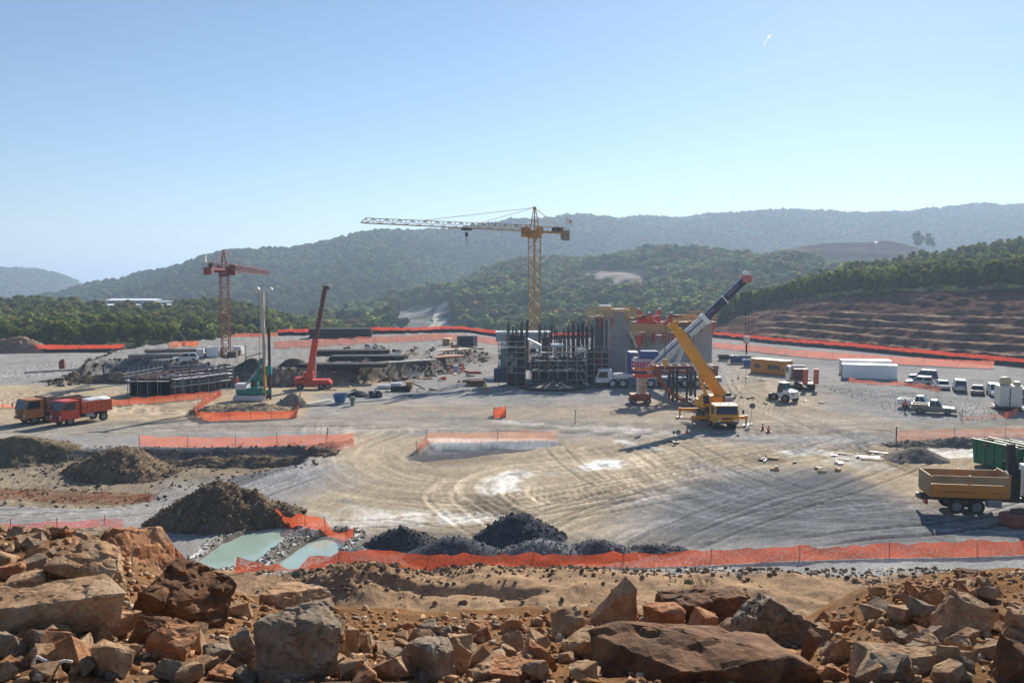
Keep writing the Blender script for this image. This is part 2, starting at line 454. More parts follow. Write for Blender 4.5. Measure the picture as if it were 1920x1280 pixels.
# tyre tracks: streaks that run along the ways the lorries take
SPINES = [([(-300, 822), (300, 806), (660, 800), (1000, 797), (1300, 808), (1600, 806), (2300, 790)], 6.5, .75),
          ([(720, 812), (650, 838), (630, 870), (690, 912), (850, 932), (1050, 915), (1250, 880), (1420, 850), (1640, 815)], 9, .8),
          ([(1660, 836), (1500, 890), (1360, 935), (1230, 985), (1130, 1035)], 9, .8), ([(2000, 860), (1750, 950), (1500, 985), (1250, 1015)], 8, .9),
          ([(2000, 980), (1600, 965), (1380, 950), (1250, 900), (1180, 850)], 9, .9), ([(-200, 790), (120, 745), (260, 768), (420, 775)], 9, .9),
          ([(-200, 712), (60, 698), (200, 668)], 10, .5), ([(1600, 812), (1500, 775), (1410, 745), (1370, 700), (1330, 660)], 7, .8),
          ([(1100, 1040), (960, 960), (900, 915), (960, 885), (1130, 872), (1300, 860)], 4, 1.0), ([(640, 1000), (760, 965), (900, 975), (1080, 940), (1300, 900)], 4, .8),
          ([(2100, 815), (1800, 850), (1640, 870)], 7, .7), ([(600, 800), (570, 860), (480, 900), (300, 950), (-200, 975)], 6, .6)]
rut = np.zeros((nv, nu))
for k, (pl, wd, am) in enumerate(SPINES):
    d, sd, arc = pdist(XX, YY, smooth_line(gl(pl), 8))
    fall = sstep(wd, wd * .35, d + W1 * 2) * am
    sd = sd + W1 * .5 + fbm(arc * .05, arc * 0 + k, 2, 70 + k) * .8
    st = fbm(sd * 1.7, arc * .035 + k * 5, 3, 80 + k, .65) + .6 * fbm(sd * 4.5, arc * .06 + k, 2, 90 + k)
    rut += fall * st
    C *= np.clip(1 + .30 * fall * st, .55, 1.45)[..., None]
    w = (fall * np.clip(st * .6, 0, .5))[..., None]; C = C * (1 + .35 * w)
# single pairs of wheel tracks, crossing one another
rk = random.Random(17)
for k in range(48):
    pl, wd, am = SPINES[k % len(SPINES)]
    q = smooth_line(gl(pl), 5); i0 = rk.randrange(0, max(1, len(q) - 12)); q = q[i0:i0 + rk.randrange(8, 26)]
    ox, oy, tw = rk.uniform(-wd, wd) * .9, rk.uniform(-wd, wd) * .9, rk.uniform(-.12, .12)
    q = [(x + ox + tw * (j - len(q) / 2), y + oy - tw * j) for j, (x, y) in enumerate(q)]
    if len(q) < 3: continue
    d, sd, arc = pdist(XX, YY, q, marg=3.0)
    dd = np.abs(np.abs(sd + W2 * .12) - .95); end = sstep(0, 3, arc) * sstep(arc.max(), arc.max() - 3, arc)
    on = np.where(d < 2.9, sstep(.30, .08, dd) * end, 0) * rk.uniform(.4, 1.0)
    edge = np.where(d < 2.9, np.exp(-((dd - .36) / .12) ** 2) * end, 0)
    sg = rk.choice((-1, -1, .8))
    C *= np.clip(1 + .38 * sg * on + .16 * edge, .5, 1.5)[..., None]; ZZ += .05 * edge - .06 * on
rut = np.clip(rut, -1.2, 1.2)
ZZ += rut * .035
# churned wet mud
for poly, a_ in (([(860, 925), (940, 930), (1000, 960), (1010, 985), (930, 975), (880, 950)], .55), ([(1380, 858), (1440, 848), (1470, 860), (1400, 868)], .6), ([(1540, 840), (1660, 835), (1740, 868), (1640, 880)], .4), ([(760, 868), (900, 850), (940, 862), (820, 878)], .5),
                 ([(1640, 815), (1920, 818), (1920, 832), (1700, 836)], .4), ([(-100, 845), (250, 848), (560, 845), (540, 866), (200, 862), (-100, 860)], .45), ([(700, 985), (900, 990), (1000, 1030), (720, 1040)], .4)):
    paint(gl(poly), (.13, .105, .08), a_, .8, 3.0)
# deep black ruts
for pl in ([(905, 935), (940, 955), (985, 970)], [(880, 945), (930, 965), (1000, 985)], [(1600, 815), (1640, 850), (1740, 890)], [(1640, 818), (1600, 830), (1625, 850)],
           [(1050, 940), (1120, 932), (1190, 915)], [(1010, 1000), (1100, 955), (1230, 920)]):
    d, sd, arc = pdist(XX, YY, smooth_line(gl(pl), 6)); d = d + W2 * .35
    w = sstep(.34, .1, np.abs(d - .45)) * .7
    ZZ -= w * .14; C *= (1 - .35 * w)[..., None]
# foreground soil strip, grey track at the right, rubble
f = sstep(49.2, 47.2, YY + W2 * .8 + .02 * XX)[..., None]
C = C * (1 - f) + (np.array(SAND) * (1 + .18 * W2[..., None])) * f
w = (np.exp(-(((XX + 8.5) / 5.0) ** 2 + ((YY - 44.4) / 2.6) ** 2)) * .9)[..., None]; C = C * (1 - w) + np.array((.24, .15, .09)) * w
w = (sstep(6, 12, XX + W1 * 4) * sstep(46.2, 47.6, YY + W2 * .4 + .03 * XX) * sstep(54, 51.5, YY + .06 * XX))[..., None]; C = C * (1 - w) + np.array((.30, .30, .295)) * w
w = (sstep(.0, .5, W1 + .2) * sstep(10, 22, XX) * sstep(46.8, 45.2, YY))[..., None] * .7; C = C * (1 - w) + np.array((.26, .20, .14)) * w
w = (sstep(-22, -18, -XX) * sstep(56.5, 55, YY) * sstep(52.8, 54, YY))[..., None] * 0; 
# earth faces of the raised pad and of the drop beyond the edge; wet clay round the ponds
db = sdist(XX, YY, BENCH) + fbm(XX * .16, YY * .16, 5, 21, .6) * 1.6
w = sstep(-1.3, -.4, db) * sstep(2.2, .9, db); w = (w * (.75 + .25 * W3) * sstep(3, -12, XX))[..., None]; C = C * (1 - w) + np.array((.105, .085, .068)) * w
w = (sstep(2.0, 5, db) * sstep(.1, .5, W1 + .2) * .35)[..., None]; C = C * (1 - w) + np.array((.22, .19, .15)) * w
for pnd in (POND1, POND2):
    d = sdist(XX, YY, pnd) + W3 * .15
    w = (sstep(-.9, -.2, d))[..., None]; C = C * (1 - w) + np.array((.16, .14, .115)) * w
    w = (np.exp(-((d + .3 + W2 * .3) / .28) ** 2) * sstep(.05, .2, W3 + W2 * .5))[..., None]; C = C * (1 - w) + np.array((.66, .65, .62)) * w
px_ = 960 + F * XX / YY
e = YY - edge_y(px_)
w = sstep(0, 3, e)[..., None]; C = C * (1 - w) + np.array((.14, .11, .075)) * w
C *= (1 + .10 * W3 + .16 * W2 + .18 * W1 + .22 * fbm(XX * 6, YY * 5, 2, 64) * sstep(200, 60, YY))[..., None]
V = np.stack([XX, YY, ZZ], -1).reshape(-1, 3)
col4 = np.concatenate([np.clip(C, .02, .9), 1 - wet[..., None]], -1).reshape(-1, 4)
g = link('ground', np_mesh('ground', V, grid_faces(nu, nv), col4, True), attr_mat('site_ground', .95, (.35, .12), (9.0, .42), 1.0, .06, 9.0, wet=True))
tag(g, kind='structure')
_gi = {}
def gz(x, y):
    """ground height at a place, read off the ground mesh"""
    y = min(max(float(y), 26.01), 309.0); px = 960 + F * float(x) / y
    i = int(np.clip(np.searchsorted(pxs, px) - 1, 0, nu - 2)); a = min(max((px - pxs[i]) / (pxs[i + 1] - pxs[i]), 0), 1)
    r = (inv[0] - 1 / y) / (inv[0] - inv[-1]) * (nv - 1); j = int(min(max(r, 0), nv - 2)); b = r - j
    return float((ZZ[j, i] * (1 - a) + ZZ[j, i + 1] * a) * (1 - b) + (ZZ[j + 1, i] * (1 - a) + ZZ[j + 1, i + 1] * a) * b)
def GG(px, py, it=3):
    """ground point seen at a pixel"""
    z = 0.0
    for _ in range(it):
        p = G(px, py, z); z = gz(p.x, p.y)
    return Vector((p.x, p.y, z))

# pond water
def water_mat():
    m = pm('pond_water', (.31, .40, .345), .10, 0, .10, .5, bump=.04, bscale=3, spec=.5)
    return m
for nm, pnd in (('pond', POND1), ('pond', POND2)):
    o = MB().add([(p[0], p[1], -.20) for p in pnd], [tuple(range(len(pnd)))]).build('pond_water', water_mat())
    tag(o, kind='structure')

# low plain under everything, out to the horizon
o = MB().add([(-14000, -900, -95), (14000, -900, -95), (14000, 19000, -95), (-14000, 19000, -95)], [(0, 1, 2, 3)]).build('terrain', pm('plain', (.10, .12, .08), .95, 0, .2, .002))
tag(o, kind='structure')

# ================================================================== HILLS
def sheet(name, layers, px0, px1, n, m, amp, freq, seed, colf, ease=True):
    """hill surface: each layer is (list of (px, y, distance)); the surface runs through the layers one behind another"""
    pxg = np.linspace(px0, px1, n); rows = []
    for lay in layers:
        a = np.array(lay, float)
        y = np.interp(pxg, a[:, 0], a[:, 1]); D = np.interp(pxg, a[:, 0], a[:, 2])
        k = np.ones(9) / 9
        if n > 60:
            y = np.convolve(np.pad(y, 4, 'edge'), k, 'valid'); D = np.convolve(np.pad(D, 4, 'edge'), k, 'valid')
        u, v = (pxg - 960) / F, (640 - y) / F
        t = D / (_c + v * _s)
        rows.append(np.stack([u * t, D, CAM_Z + (-_s + v * _c) * t], -1))
    Rw = np.array(rows); L = len(rows); out = []
    for i in range(L - 1):
        for k in range(m if i < L - 2 else m + 1):
            t = k / m; tt = t
            p0, p1, p2, p3 = Rw[max(i - 1, 0)], Rw[i], Rw[i + 1], Rw[min(i + 2, L - 1)]
            q = p1 + (p2 - p1) * t
            if ease:
                q[:, 2] = 0.5 * (2 * p1[:, 2] + (p2[:, 2] - p0[:, 2]) * t + (2 * p0[:, 2] - 5 * p1[:, 2] + 4 * p2[:, 2] - p3[:, 2]) * t * t + (3 * p1[:, 2] - p0[:, 2] - 3 * p2[:, 2] + p3[:, 2]) * t ** 3)
            out.append(q)
    A = np.array(out)
    A[..., 2] += fbm(A[..., 0] * freq, A[..., 1] * freq, 5, seed) * amp
    A[..., 2] = np.maximum(A[..., 2], -98)
    cc = colf(A)
    o = link(name, np_mesh(name, A.reshape(-1, 3), grid_faces(n, A.shape[0]), cc.reshape(-1, 3), True), attr_mat('hill_soil', .95, (.05, .2), (.6, .25), .4, .3, .8))
    tag(o, kind='structure')
    return A
FOR = (.045, .055, .025)
def forest_floor(A): return np.ones(A.shape) * np.array(FOR)
DROP = 14
# main ridge: near at the left, far at the right
RIDGE = [(-500, 600, 1350), (-100, 585, 1350), (60, 570, 1350), (110, 562, 1350), (200, 537, 1320), (300, 512, 1300), (400, 486, 1300), (430, 478, 1300), (540, 478, 1350), (600, 463, 1350), (660, 445, 1350), (735, 432, 1400), (775, 439, 1450),
         (850, 440, 1550), (900, 430, 1600), (960, 420, 1650), (1065, 411, 1800), (1100, 408, 1850), (1165, 413, 1900), (1230, 413, 1950), (1300, 407, 1950), (1400, 400, 2000), (1500, 398, 2000), (1600, 402, 2000), (1700, 398, 2000), (1800, 393, 2000), (1920, 390, 2000), (2400, 392, 2000), (2800, 400, 2000)]
A_R = [(p[0], p[1], p[2]) for p in RIDGE]
def lay(src, f, dy):
    return [(p[0], p[1] + (640 - p[1]) * dy, p[2] * f) for p in src]
main_ridge = sheet('hill', [[(-500, 700, 560), (2800, 700, 560)], [(-500, 628, 740), (900, 628, 740), (1300, 600, 900), (2800, 580, 900)], lay(A_R, .74, .45), lay(A_R, .88, .16), A_R, [(p[0], p[1] + 18, p[2] * 1.15) for p in RIDGE]],
                   -500, 2800, 330, 14, 13, .0075, 3, forest_floor)
FARL = [(-700, 520, 2500), (-300, 505, 2500), (0, 505, 2500), (60, 503, 2500), (110, 518, 2500), (150, 537, 2550), (190, 560, 2600), (300, 600, 2600)]
far_left = sheet('hill', [[(-700, 640, 1900), (300, 640, 1900)], [(p[0], p[1] + 40, 2250) for p in FARL], FARL, [(p[0], p[1] + 18, 2800) for p in FARL]], -700, 300, 90, 10, 16, .004, 8, forest_floor)
# wooded spur in the middle distance, with a quarry road and a levelled pad
MID = [(420, 655, 620), (520, 642, 640), (560, 632, 660), (600, 617, 700), (700, 588, 760), (780, 566, 800), (850, 553, 800), (900, 530, 850), (960, 511, 880), (1000, 504, 900), (1080, 499, 900), (1150, 489, 900), (1200, 484, 900), (1300, 488, 860),
       (1400, 498, 820), (1480, 506, 760), (1560, 515, 700), (1750, 530, 640)]
QUARRY = [(722, 604), (735, 590), (765, 578), (800, 573), (842, 568), (848, 580), (838, 598), (862, 612), (876, 640), (730, 640), (770, 622), (735, 614)]
PAD = [(1100, 512), (1125, 507), (1210, 509), (1208, 522), (1215, 545), (1160, 552), (1105, 524)]
ROAD = [(835, 571), (822, 580), (818, 592), (826, 603), (820, 612), (800, 622), (785, 634)]
def mid_col(A):
    c = forest_floor(A)
    X_, Y_ = pix(A[..., 0], A[..., 1], A[..., 2])
    w = sstep(-5, 5, sdist(X_, Y_, QUARRY) + 6 * fbm(A[..., 0] * .05, A[..., 1] * .05, 3, 5))[..., None]
    c = c * (1 - w) + np.array((.19, .19, .17)) * w * np.clip(1 + 1.6 * fbm(A[..., 0] * .05, A[..., 1] * .05, 4, 6, .65)[..., None], .35, 2.6)
    w = sstep(5.5, 3.5, pdist(X_, Y_, ROAD)[0])[..., None]; c = c * (1 - w) + np.array((.55, .52, .44)) * w
    w = sstep(3.5, 1.5, np.minimum(pdist(X_, Y_, [(826, 603), (845, 618), (862, 634)])[0], pdist(X_, Y_, [(822, 612), (840, 628), (850, 640)])[0]))[..., None]; c = c * (1 - w) + np.array((.5, .48, .42)) * w
    w = sstep(-4, 3, sdist(X_, Y_, PAD) + 5 * fbm(A[..., 0] * .06, A[..., 1] * .06, 3, 7))[..., None]
    st = .5 + .5 * np.sin(A[..., 2] * 2.2 + 4 * fbm(A[..., 0] * .03, A[..., 1] * .03, 2, 9))
    c = c * (1 - w) + (np.array((.20, .15, .12)) * (1 - st[..., None]) + np.array((.42, .36, .31)) * st[..., None]) * w
    return c
mid_hill = sheet('hill', [[(420, 700, 330), (1750, 690, 330)], [(420, 668, 420), (700, 650, 420), (900, 650, 430), (1100, 640, 430), (1300, 610, 420), (1450, 590, 400), (1750, 575, 400)],
                          lay(MID, .72, .45), lay(MID, .87, .14), MID, [(p[0], p[1] + 25, p[2] * 1.18) for p in MID]], 420, 1750, 300, 14, 9, .012, 13, mid_col)
# bare reddish hill
BARE = [(1330, 508, 950), (1400, 490, 960), (1450, 475, 980), (1520, 461, 1000), (1600, 452, 1000), (1660, 454, 1000), (1715, 465, 1000), (1780, 488, 980), (1900, 508, 950)]
def bare_col(A):
    n = fbm(A[..., 0] * .02, A[..., 1] * .02, 4, 15)
    st = sstep(.3, .8, np.sin(A[..., 2] * .5 + 5 * n))[..., None]
    return (np.array((.062, .034, .028)) * (1 + .3 * n[..., None])) * (1 - .5 * st) + np.array((.18, .12, .095)) * .5 * st
sheet('hill', [[(1330, 560, 780), (1900, 560, 780)], lay(BARE, .92, .2), BARE, [(p[0], p[1] + 14, p[2] * 1.1) for p in BARE]], 1330, 1900, 140, 14, 6, .02, 23, bare_col)
# wooded rise behind the left of the site
LEFT = [(-900, 590, 470), (-300, 583, 470), (0, 581, 480), (100, 576, 480), (200, 585, 460), (330, 584, 460), (400, 579, 480), (450, 588, 480), (520, 612, 480), (575, 628, 470), (640, 645, 460), (700, 660, 450)]
left_hill = sheet('hill', [[(-900, 720, 212), (700, 720, 232)], [(-900, 662, 235), (100, 660, 240), (300, 652, 260), (450, 652, 270), (700, 668, 280)], lay(LEFT, .8, .4), LEFT, [(p[0], p[1] + 30, p[2] * 1.3) for p in LEFT]],
                  -900, 700, 200, 12, 3, .03, 33, forest_floor)
# terraced cut at the right with the pine wood above it
TOPC = [(1318, 622, 275), (1345, 607, 285), (1400, 587, 295), (1450, 571, 295), (1500, 561, 290), (1600, 551, 270), (1700, 547, 255), (1800, 544, 243), (1920, 541, 232), (2200, 540, 220), (2700, 540, 200)]
WOODT = [(1318, 625, 300), (1345, 612, 330), (1400, 598, 350), (1450, 578, 360), (1500, 556, 380), (1600, 527, 400), (1700, 507, 420), (1800, 490, 430), (1920, 474, 430), (2200, 450, 440), (2700, 440, 430)]
right_hill = sheet('hill', [[(p[0], p[1] + 4, p[2] - 3) for p in TOPC], TOPC, [((a[0]), (a[1] + b[1]) / 2 + 6, (a[2] + b[2]) / 2) for a, b in zip(TOPC, WOODT)], WOODT, [(p[0], p[1] + 40, p[2] * 1.3) for p in WOODT]],
                   1318, 2700, 180, 10, 1.5, .04, 43, forest_floor)
n, m = 400, 150
pxg = np.linspace(1318, 2700, n)
a = np.array(TOPC); yt, Dt = np.interp(pxg, a[:, 0], a[:, 1]), np.interp(pxg, a[:, 0], a[:, 2])
k = np.ones(31) / 31; Dt = np.convolve(np.pad(Dt, 15, 'edge'), k, 'valid'); yt = np.convolve(np.pad(yt, 15, 'edge'), k, 'valid')
v = (640 - yt) / F; zt = CAM_Z + (-_s + v * _c) * Dt / (_c + v * _s)
D0 = np.maximum(np.convolve(np.pad(edge_y(pxg), 15, 'edge'), k, 'valid'), edge_y(pxg)) + 1.6
tt = np.linspace(0, 1, m)[:, None]
TY = D0[None] + (Dt - D0)[None] * tt; TX = (pxg[None] - 960) / F * TY
h = zt[None] * (tt ** .9)
nz = fbm(TX * .05, TY * .05, 3, 3)
hw = h + nz * 1.6 + .8 * np.sin(TX * .03) + .35 * fbm(TX * .25, TY * .25, 3, 17)
stp = 1.55
fr = hw / stp - np.floor(hw / stp)
ter = np.floor(hw / stp) * stp + stp * sstep(.42, 1.0, fr)
lo = sstep(.66, .56, tt + .06 * nz) * sstep(1400, 1470, pxg)[None] * sstep(0, .04, tt)
TZ = h * (1 - lo) + ter * lo + (1 - lo) * fbm(TX * .16, TY * .16, 5, 4) * 1.3 * sstep(0, .1, tt) * sstep(1, .93, tt) + sstep(0, .06, tt) * fbm(TX * .7, TY * .7, 4, 6, .7) * .3 + sstep(0, .06, tt) * fbm(TX * .12 + TY * .4, TY * .05, 3, 16) * .5 * lo
# gullies down the upper face
TZ += (1 - lo) * fbm(TX * .25 + TY * .05, TY * .02, 3, 8) * 1.4 * sstep(.5, .7, tt) * sstep(1, .9, tt)
TZ = np.where(tt < .01, -0.8, TZ)
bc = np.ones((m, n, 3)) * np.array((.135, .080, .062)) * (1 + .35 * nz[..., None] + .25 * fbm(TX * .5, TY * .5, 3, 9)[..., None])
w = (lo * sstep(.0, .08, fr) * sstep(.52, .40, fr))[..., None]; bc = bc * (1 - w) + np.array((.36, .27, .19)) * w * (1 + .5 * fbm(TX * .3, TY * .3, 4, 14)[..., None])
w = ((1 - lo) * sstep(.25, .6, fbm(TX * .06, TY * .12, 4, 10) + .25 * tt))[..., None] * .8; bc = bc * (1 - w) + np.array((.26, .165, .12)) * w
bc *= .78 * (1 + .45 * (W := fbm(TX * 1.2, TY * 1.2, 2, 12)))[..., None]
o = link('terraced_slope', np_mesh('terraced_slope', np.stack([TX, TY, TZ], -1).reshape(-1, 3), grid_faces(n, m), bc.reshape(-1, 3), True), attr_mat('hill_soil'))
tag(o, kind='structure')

# pale dirt road winding down the spur, and two side tracks: ribbons laid on the hill
_mx, _my = pix(mid_hill[..., 0], mid_hill[..., 1], mid_hill[..., 2])
def on_hill(px, py):
    d = np.hypot(_mx - px, _my - py).ravel(); i = np.argsort(d)[:6]; w_ = 1 / (d[i] + .3)
    return P(px, py, float((mid_hill[..., 1].ravel()[i] * w_).sum() / w_.sum()))
for path, wd in ((ROAD, 9.0), ([(824, 606), (842, 616), (862, 636)], 5.0), ([(812, 616), (832, 626), (846, 640)], 5.0), ([(748, 592), (770, 582), (796, 584)], 6.0)):
    q = [on_hill(*c_) for c_ in smooth_line(path, 5)]; vs = []
    for c_ in q: vs += [c_ + Vector((-wd / 2, -1.5, .7)), c_ + Vector((wd / 2, -1.5, .7))]
    o = MB().add(vs, [(2 * k, 2 * k + 1, 2 * k + 3, 2 * k + 2) for k in range(len(q) - 1)]).build('road', pm('pale_dirt', (.56, .52, .44), .9, 0, .15, .05, spec=0), smooth=True); tag(o, kind='structure')
# ================================================================== WOODS
def ico(sub):
    bm = bmesh.new(); bmesh.ops.create_icosphere(bm, subdivisions=sub, radius=1)
    v = np.array([x.co[:] for x in bm.verts]); f = np.array([[q.index for q in p.verts] for p in bm.faces]); bm.free()
    return v, f
ICO0, ICO1 = ico(1), ico(2)
def tuft_tree(rng, n_leaf, kind, leaf, lumps=5, base_sub=0, tall=1.0):
    """unit tree (height 1, crown): dark leafy lumps with loose leaf sprays around them. returns V, F, shade"""
    V, Fc, S_ = [], [], []; nb = 0
    bv, bf = (ICO0 if base_sub == 0 else ICO1)
    cen = []
    for i in range(lumps):
        if kind == 'pine':
            t = (i + .5) / lumps; c = np.array([rng.normal(0, .06), rng.normal(0, .06), .34 + .56 * t]); r = np.array([1, 1, .75]) * (.26 - .15 * t) * rng.uniform(.85, 1.15)
        else:
            an = rng.uniform(0, 6.28); ra = rng.uniform(.05, .24) if i else 0
            c = np.array([ra * math.cos(an), ra * math.sin(an), rng.uniform(.42, .76) if i else .6]); r = np.array([1, 1, .85]) * rng.uniform(.17, .27)
        cen.append((c, r))
        q = bv * (1 + rng.normal(0, .16, (len(bv), 1))) * r + c
        V.append(q); Fc.append(bf + nb); nb += len(q)
        S_.append(np.full(len(q), .8 + rng.normal(0, .12)) + rng.normal(0, .06, len(q)))
    for k in range(n_leaf):
        c, r = cen[rng.integers(lumps)]
        d = rng.normal(0, 1, 3); d /= np.linalg.norm(d); d[2] = d[2] if d[2] > -.35 else -d[2]
        p = c + d * r * rng.uniform(.9, 1.25)
        a = rng.normal(0, 1, 3); a = np.cross(a, d); a /= np.linalg.norm(a) + 1e-6; b = np.cross(d, a) * .6 + d * rng.uniform(-.5, .5)
        s = leaf * rng.uniform(.6, 1.4)
        V.append(np.array([p - a * s - b * s * .6, p + a * s - b * s * .4, p + b * s])); Fc.append(np.array([[nb, nb + 1, nb + 2]])); nb += 3
        S_.append(np.full(3, .95 + rng.normal(0, .22)))
    return np.concatenate(V), np.concatenate(Fc), np.concatenate(S_)
def wood(name, protos, pos, hgt, tint, label, aspect=1.0):
    """many trees as one mass"""
    rng = np.random.default_rng(len(pos)); Vs, Fs, Cs = [], [], []; nb = 0
    pid = rng.integers(0, len(protos), len(pos))
    for i, (v, f, s) in enumerate(protos):
        idx = np.where(pid == i)[0]
        if len(idx) == 0: continue
        an = rng.uniform(0, 6.28, len(idx)); c, sn = np.cos(an), np.sin(an); H = hgt[idx]; W = H * aspect * rng.uniform(.85, 1.2, len(idx))
        x = (c[:, None] * v[None, :, 0] - sn[:, None] * v[None, :, 1]) * W[:, None] + pos[idx, 0][:, None]
        y = (sn[:, None] * v[None, :, 0] + c[:, None] * v[None, :, 1]) * W[:, None] + pos[idx, 1][:, None]
        z = v[None, :, 2] * H[:, None] + pos[idx, 2][:, None]
        Vs.append(np.stack([x, y, z], -1).reshape(-1, 3))
        Fs.append((f[None] + (np.arange(len(idx)) * len(v))[:, None, None] + nb).reshape(-1, 3)); nb += len(idx) * len(v)
        Cs.append((tint[idx][:, None, :] * s[None, :, None]).reshape(-1, 3))
    o = link(name, np_mesh(name, np.concatenate(Vs), np.concatenate(Fs), np.clip(np.concatenate(Cs), .004, .3)), leaf_mat())
    tag(o, label, 'forest', kind='stuff'); del o['category']
    return o
def scatter(A, n, seed, skip=None, lo=0, hi=None, pxr=None):
    """random points on a hill surface, even per area, with a test on where they appear"""
    rng = np.random.default_rng(seed); hi = hi or A.shape[0] - 1
    B = A[lo:hi + 1]; r, c = B.shape[:2]
    e1 = B[1:, :-1] - B[:-1, :-1]; e2 = B[:-1, 1:] - B[:-1, :-1]
    ar = np.abs(e1[..., 0] * e2[..., 1] - e1[..., 1] * e2[..., 0]) ; ar = (ar / ar.sum()).ravel()
    i = rng.choice(len(ar), n, p=ar); a, b = i // (c - 1), i % (c - 1); u, v = rng.random(n)[:, None], rng.random(n)[:, None]
    p = (B[a, b] * (1 - u) + B[a + 1, b] * u) * (1 - v) + (B[a, b + 1] * (1 - u) + B[a + 1, b + 1] * u) * v
    X_, Y_ = pix(p[:, 0], p[:, 1], p[:, 2])
    k = np.ones(n, bool)
    if skip is not None: k &= ~skip(X_, Y_)
    if pxr: k &= (X_ > pxr[0]) & (X_ < pxr[1])
    return p[k]
def tints(n, seed, base=(.062, .090, .026), spread=.3, autumn=.08):
    rng = np.random.default_rng(seed); t = np.array(base)[None] * 2.0 * (1 + rng.normal(0, spread, (n, 1))).clip(.45, 1.8) * (1 + rng.normal(0, .08, (n, 3)))
    m = rng.random(n) < autumn; t[m] = np.array((.24, .18, .06)) * rng.uniform(.7, 1.2, (m.sum(), 1))
    return t
rg = np.random.default_rng(5)
FARP = [tuft_tree(rg, 9, 'leaf', .12, 1, 0) for _ in range(8)]
for i, (v, f, s) in enumerate(FARP):
    v[:20 if False else len(ICO0[0])] = (v[:len(ICO0[0])] - [0, 0, .6]) * [1.75, 1.75, 1.6] + [0, 0, .55]
MIDP = [tuft_tree(rg, 38, 'leaf', .08, 3, 0) for _ in range(8)]
LEFTP = [tuft_tree(rg, 40, 'leaf', .075, 3, 0) for _ in range(8)]
PINEP = [tuft_tree(rg, 60, 'pine', .07, 4, 0) for _ in range(8)]
NEARP = [tuft_tree(rg, 260, 'pine', .05, 6, 0) for _ in range(6)]
NEARL = [tuft_tree(rg, 260, 'leaf', .05, 6, 0) for _ in range(6)]

p = scatter(main_ridge, 31000, 1, lo=16, hi=62, pxr=(-160, 2090))
wood('ridge_forest', FARP, p, np.random.default_rng(2).uniform(5, 13, len(p)) * (1 + .3 * fbm(p[:, 0] * .02, p[:, 1] * .02, 3, 77)), tints(len(p), 3) * (1 + .5 * fbm(p[:, 0] * .012, p[:, 1] * .012, 4, 78))[:, None], 'broadleaf forest covering the long ridge behind the site', 1.15)
p = scatter(far_left, 5000, 4, lo=8, hi=24, pxr=(-160, 260))
wood('distant_hill_forest', FARP, p, np.random.default_rng(5).uniform(9, 15, len(p)), tints(len(p), 6), 'hazy forest on the far hill at the left', 1.3)
def skip_mid(x, y):
    return (sdist(x, y, QUARRY) > 2) | ((x > 735) & (x < 885) & (y > 632)) | ((x > 1085) & (x < 1215) & (y > 512) & (y < 533)) | (sdist(x, y, PAD) > 0) | (pdist(x, y, ROAD)[0] < 9) | ((np.abs(x - 808) < 48) & (y > 575) & (y < 660) & (pdist(x, y, ROAD)[0] < 22))
p = scatter(mid_hill, 4600, 7, skip_mid, lo=12, hi=60, pxr=(430, 1740))
wood('spur_forest', MIDP, p, np.random.default_rng(8).uniform(7, 16, len(p)), tints(len(p), 9, (.070, .092, .030), .4, .12) * (1 + .5 * fbm(p[:, 0] * .02, p[:, 1] * .02, 4, 79))[:, None], 'mixed forest on the wooded spur behind the cranes', 1.08)
SHEDS = [(198, 560), (345, 560), (345, 590), (198, 590)]
p = scatter(left_hill, 4200, 10, lambda x, y: sdist(x, y, [(150, 572), (345, 572), (345, 588), (150, 588)]) > 0, lo=10, hi=38, pxr=(-250, 690))
wood('left_forest', LEFTP, p, np.random.default_rng(11).uniform(5.5, 8.5, len(p)), tints(len(p), 12, (.075, .085, .022), .3, .06), 'green wood behind the far fence at the left', .85)
p = scatter(right_hill, 2300, 13, lo=12, hi=34, pxr=(1330, 2250))
wood('right_forest', PINEP, p, np.random.default_rng(14).uniform(6, 9.5, len(p)), tints(len(p), 15, (.072, .090, .022), .28, .04), 'pine wood above the terraced slope', .8)

# single trees one can tell apart: front rows and the skyline group
def proto_tree(name, pr, seed):
    v, f, s = pr
    t = np.ones((len(v), 3)) * np.array((.135, .165, .042)) * s[:, None]
    crown = np_mesh('crown', v, f, np.clip(t, .004, .3))
    mb = MB().tube((0, 0, -.06), (0, 0, .45), .018, 6, .012).tube((0, 0, .45), (.01, 0, .8), .012, 5, .004)
    rr = random.Random(seed)
    for k in range(5):
        an = rr.uniform(0, 6.28); z = .35 + .1 * k
        mb.tube((0, 0, z), (.16 * math.cos(an), .16 * math.sin(an), z + .08), .006, 4, .003)
    return crown, mb.mesh('trunk')
PT = [proto_tree('p', q, i) for i, q in enumerate(NEARP)]; LT = [proto_tree('l', q, i + 20) for i, q in enumerate(NEARL)]
bark = pm('bark', (.11, .085, .065), .9, 0, .2, 4)
for cr, tr in PT + LT:
    cr.materials.append(leaf_mat()); tr.materials.append(bark)
def plant(kind, p, h, label, group, w=1.0, rng=random):
    cr, tr = rng.choice(PT if kind == 'pine_tree' else LT)
    t = thing(kind, label, 'tree', p, rng.uniform(0, 6.28), group)
    t.scale = (h * w * rng.uniform(.85, 1.15), h * w * rng.uniform(.85, 1.15), h)
    link('crown', cr, None, t); link('trunk', tr, None, t)
    return t
rr = random.Random(3)
a = np.array(TOPC)
px = 1345.0
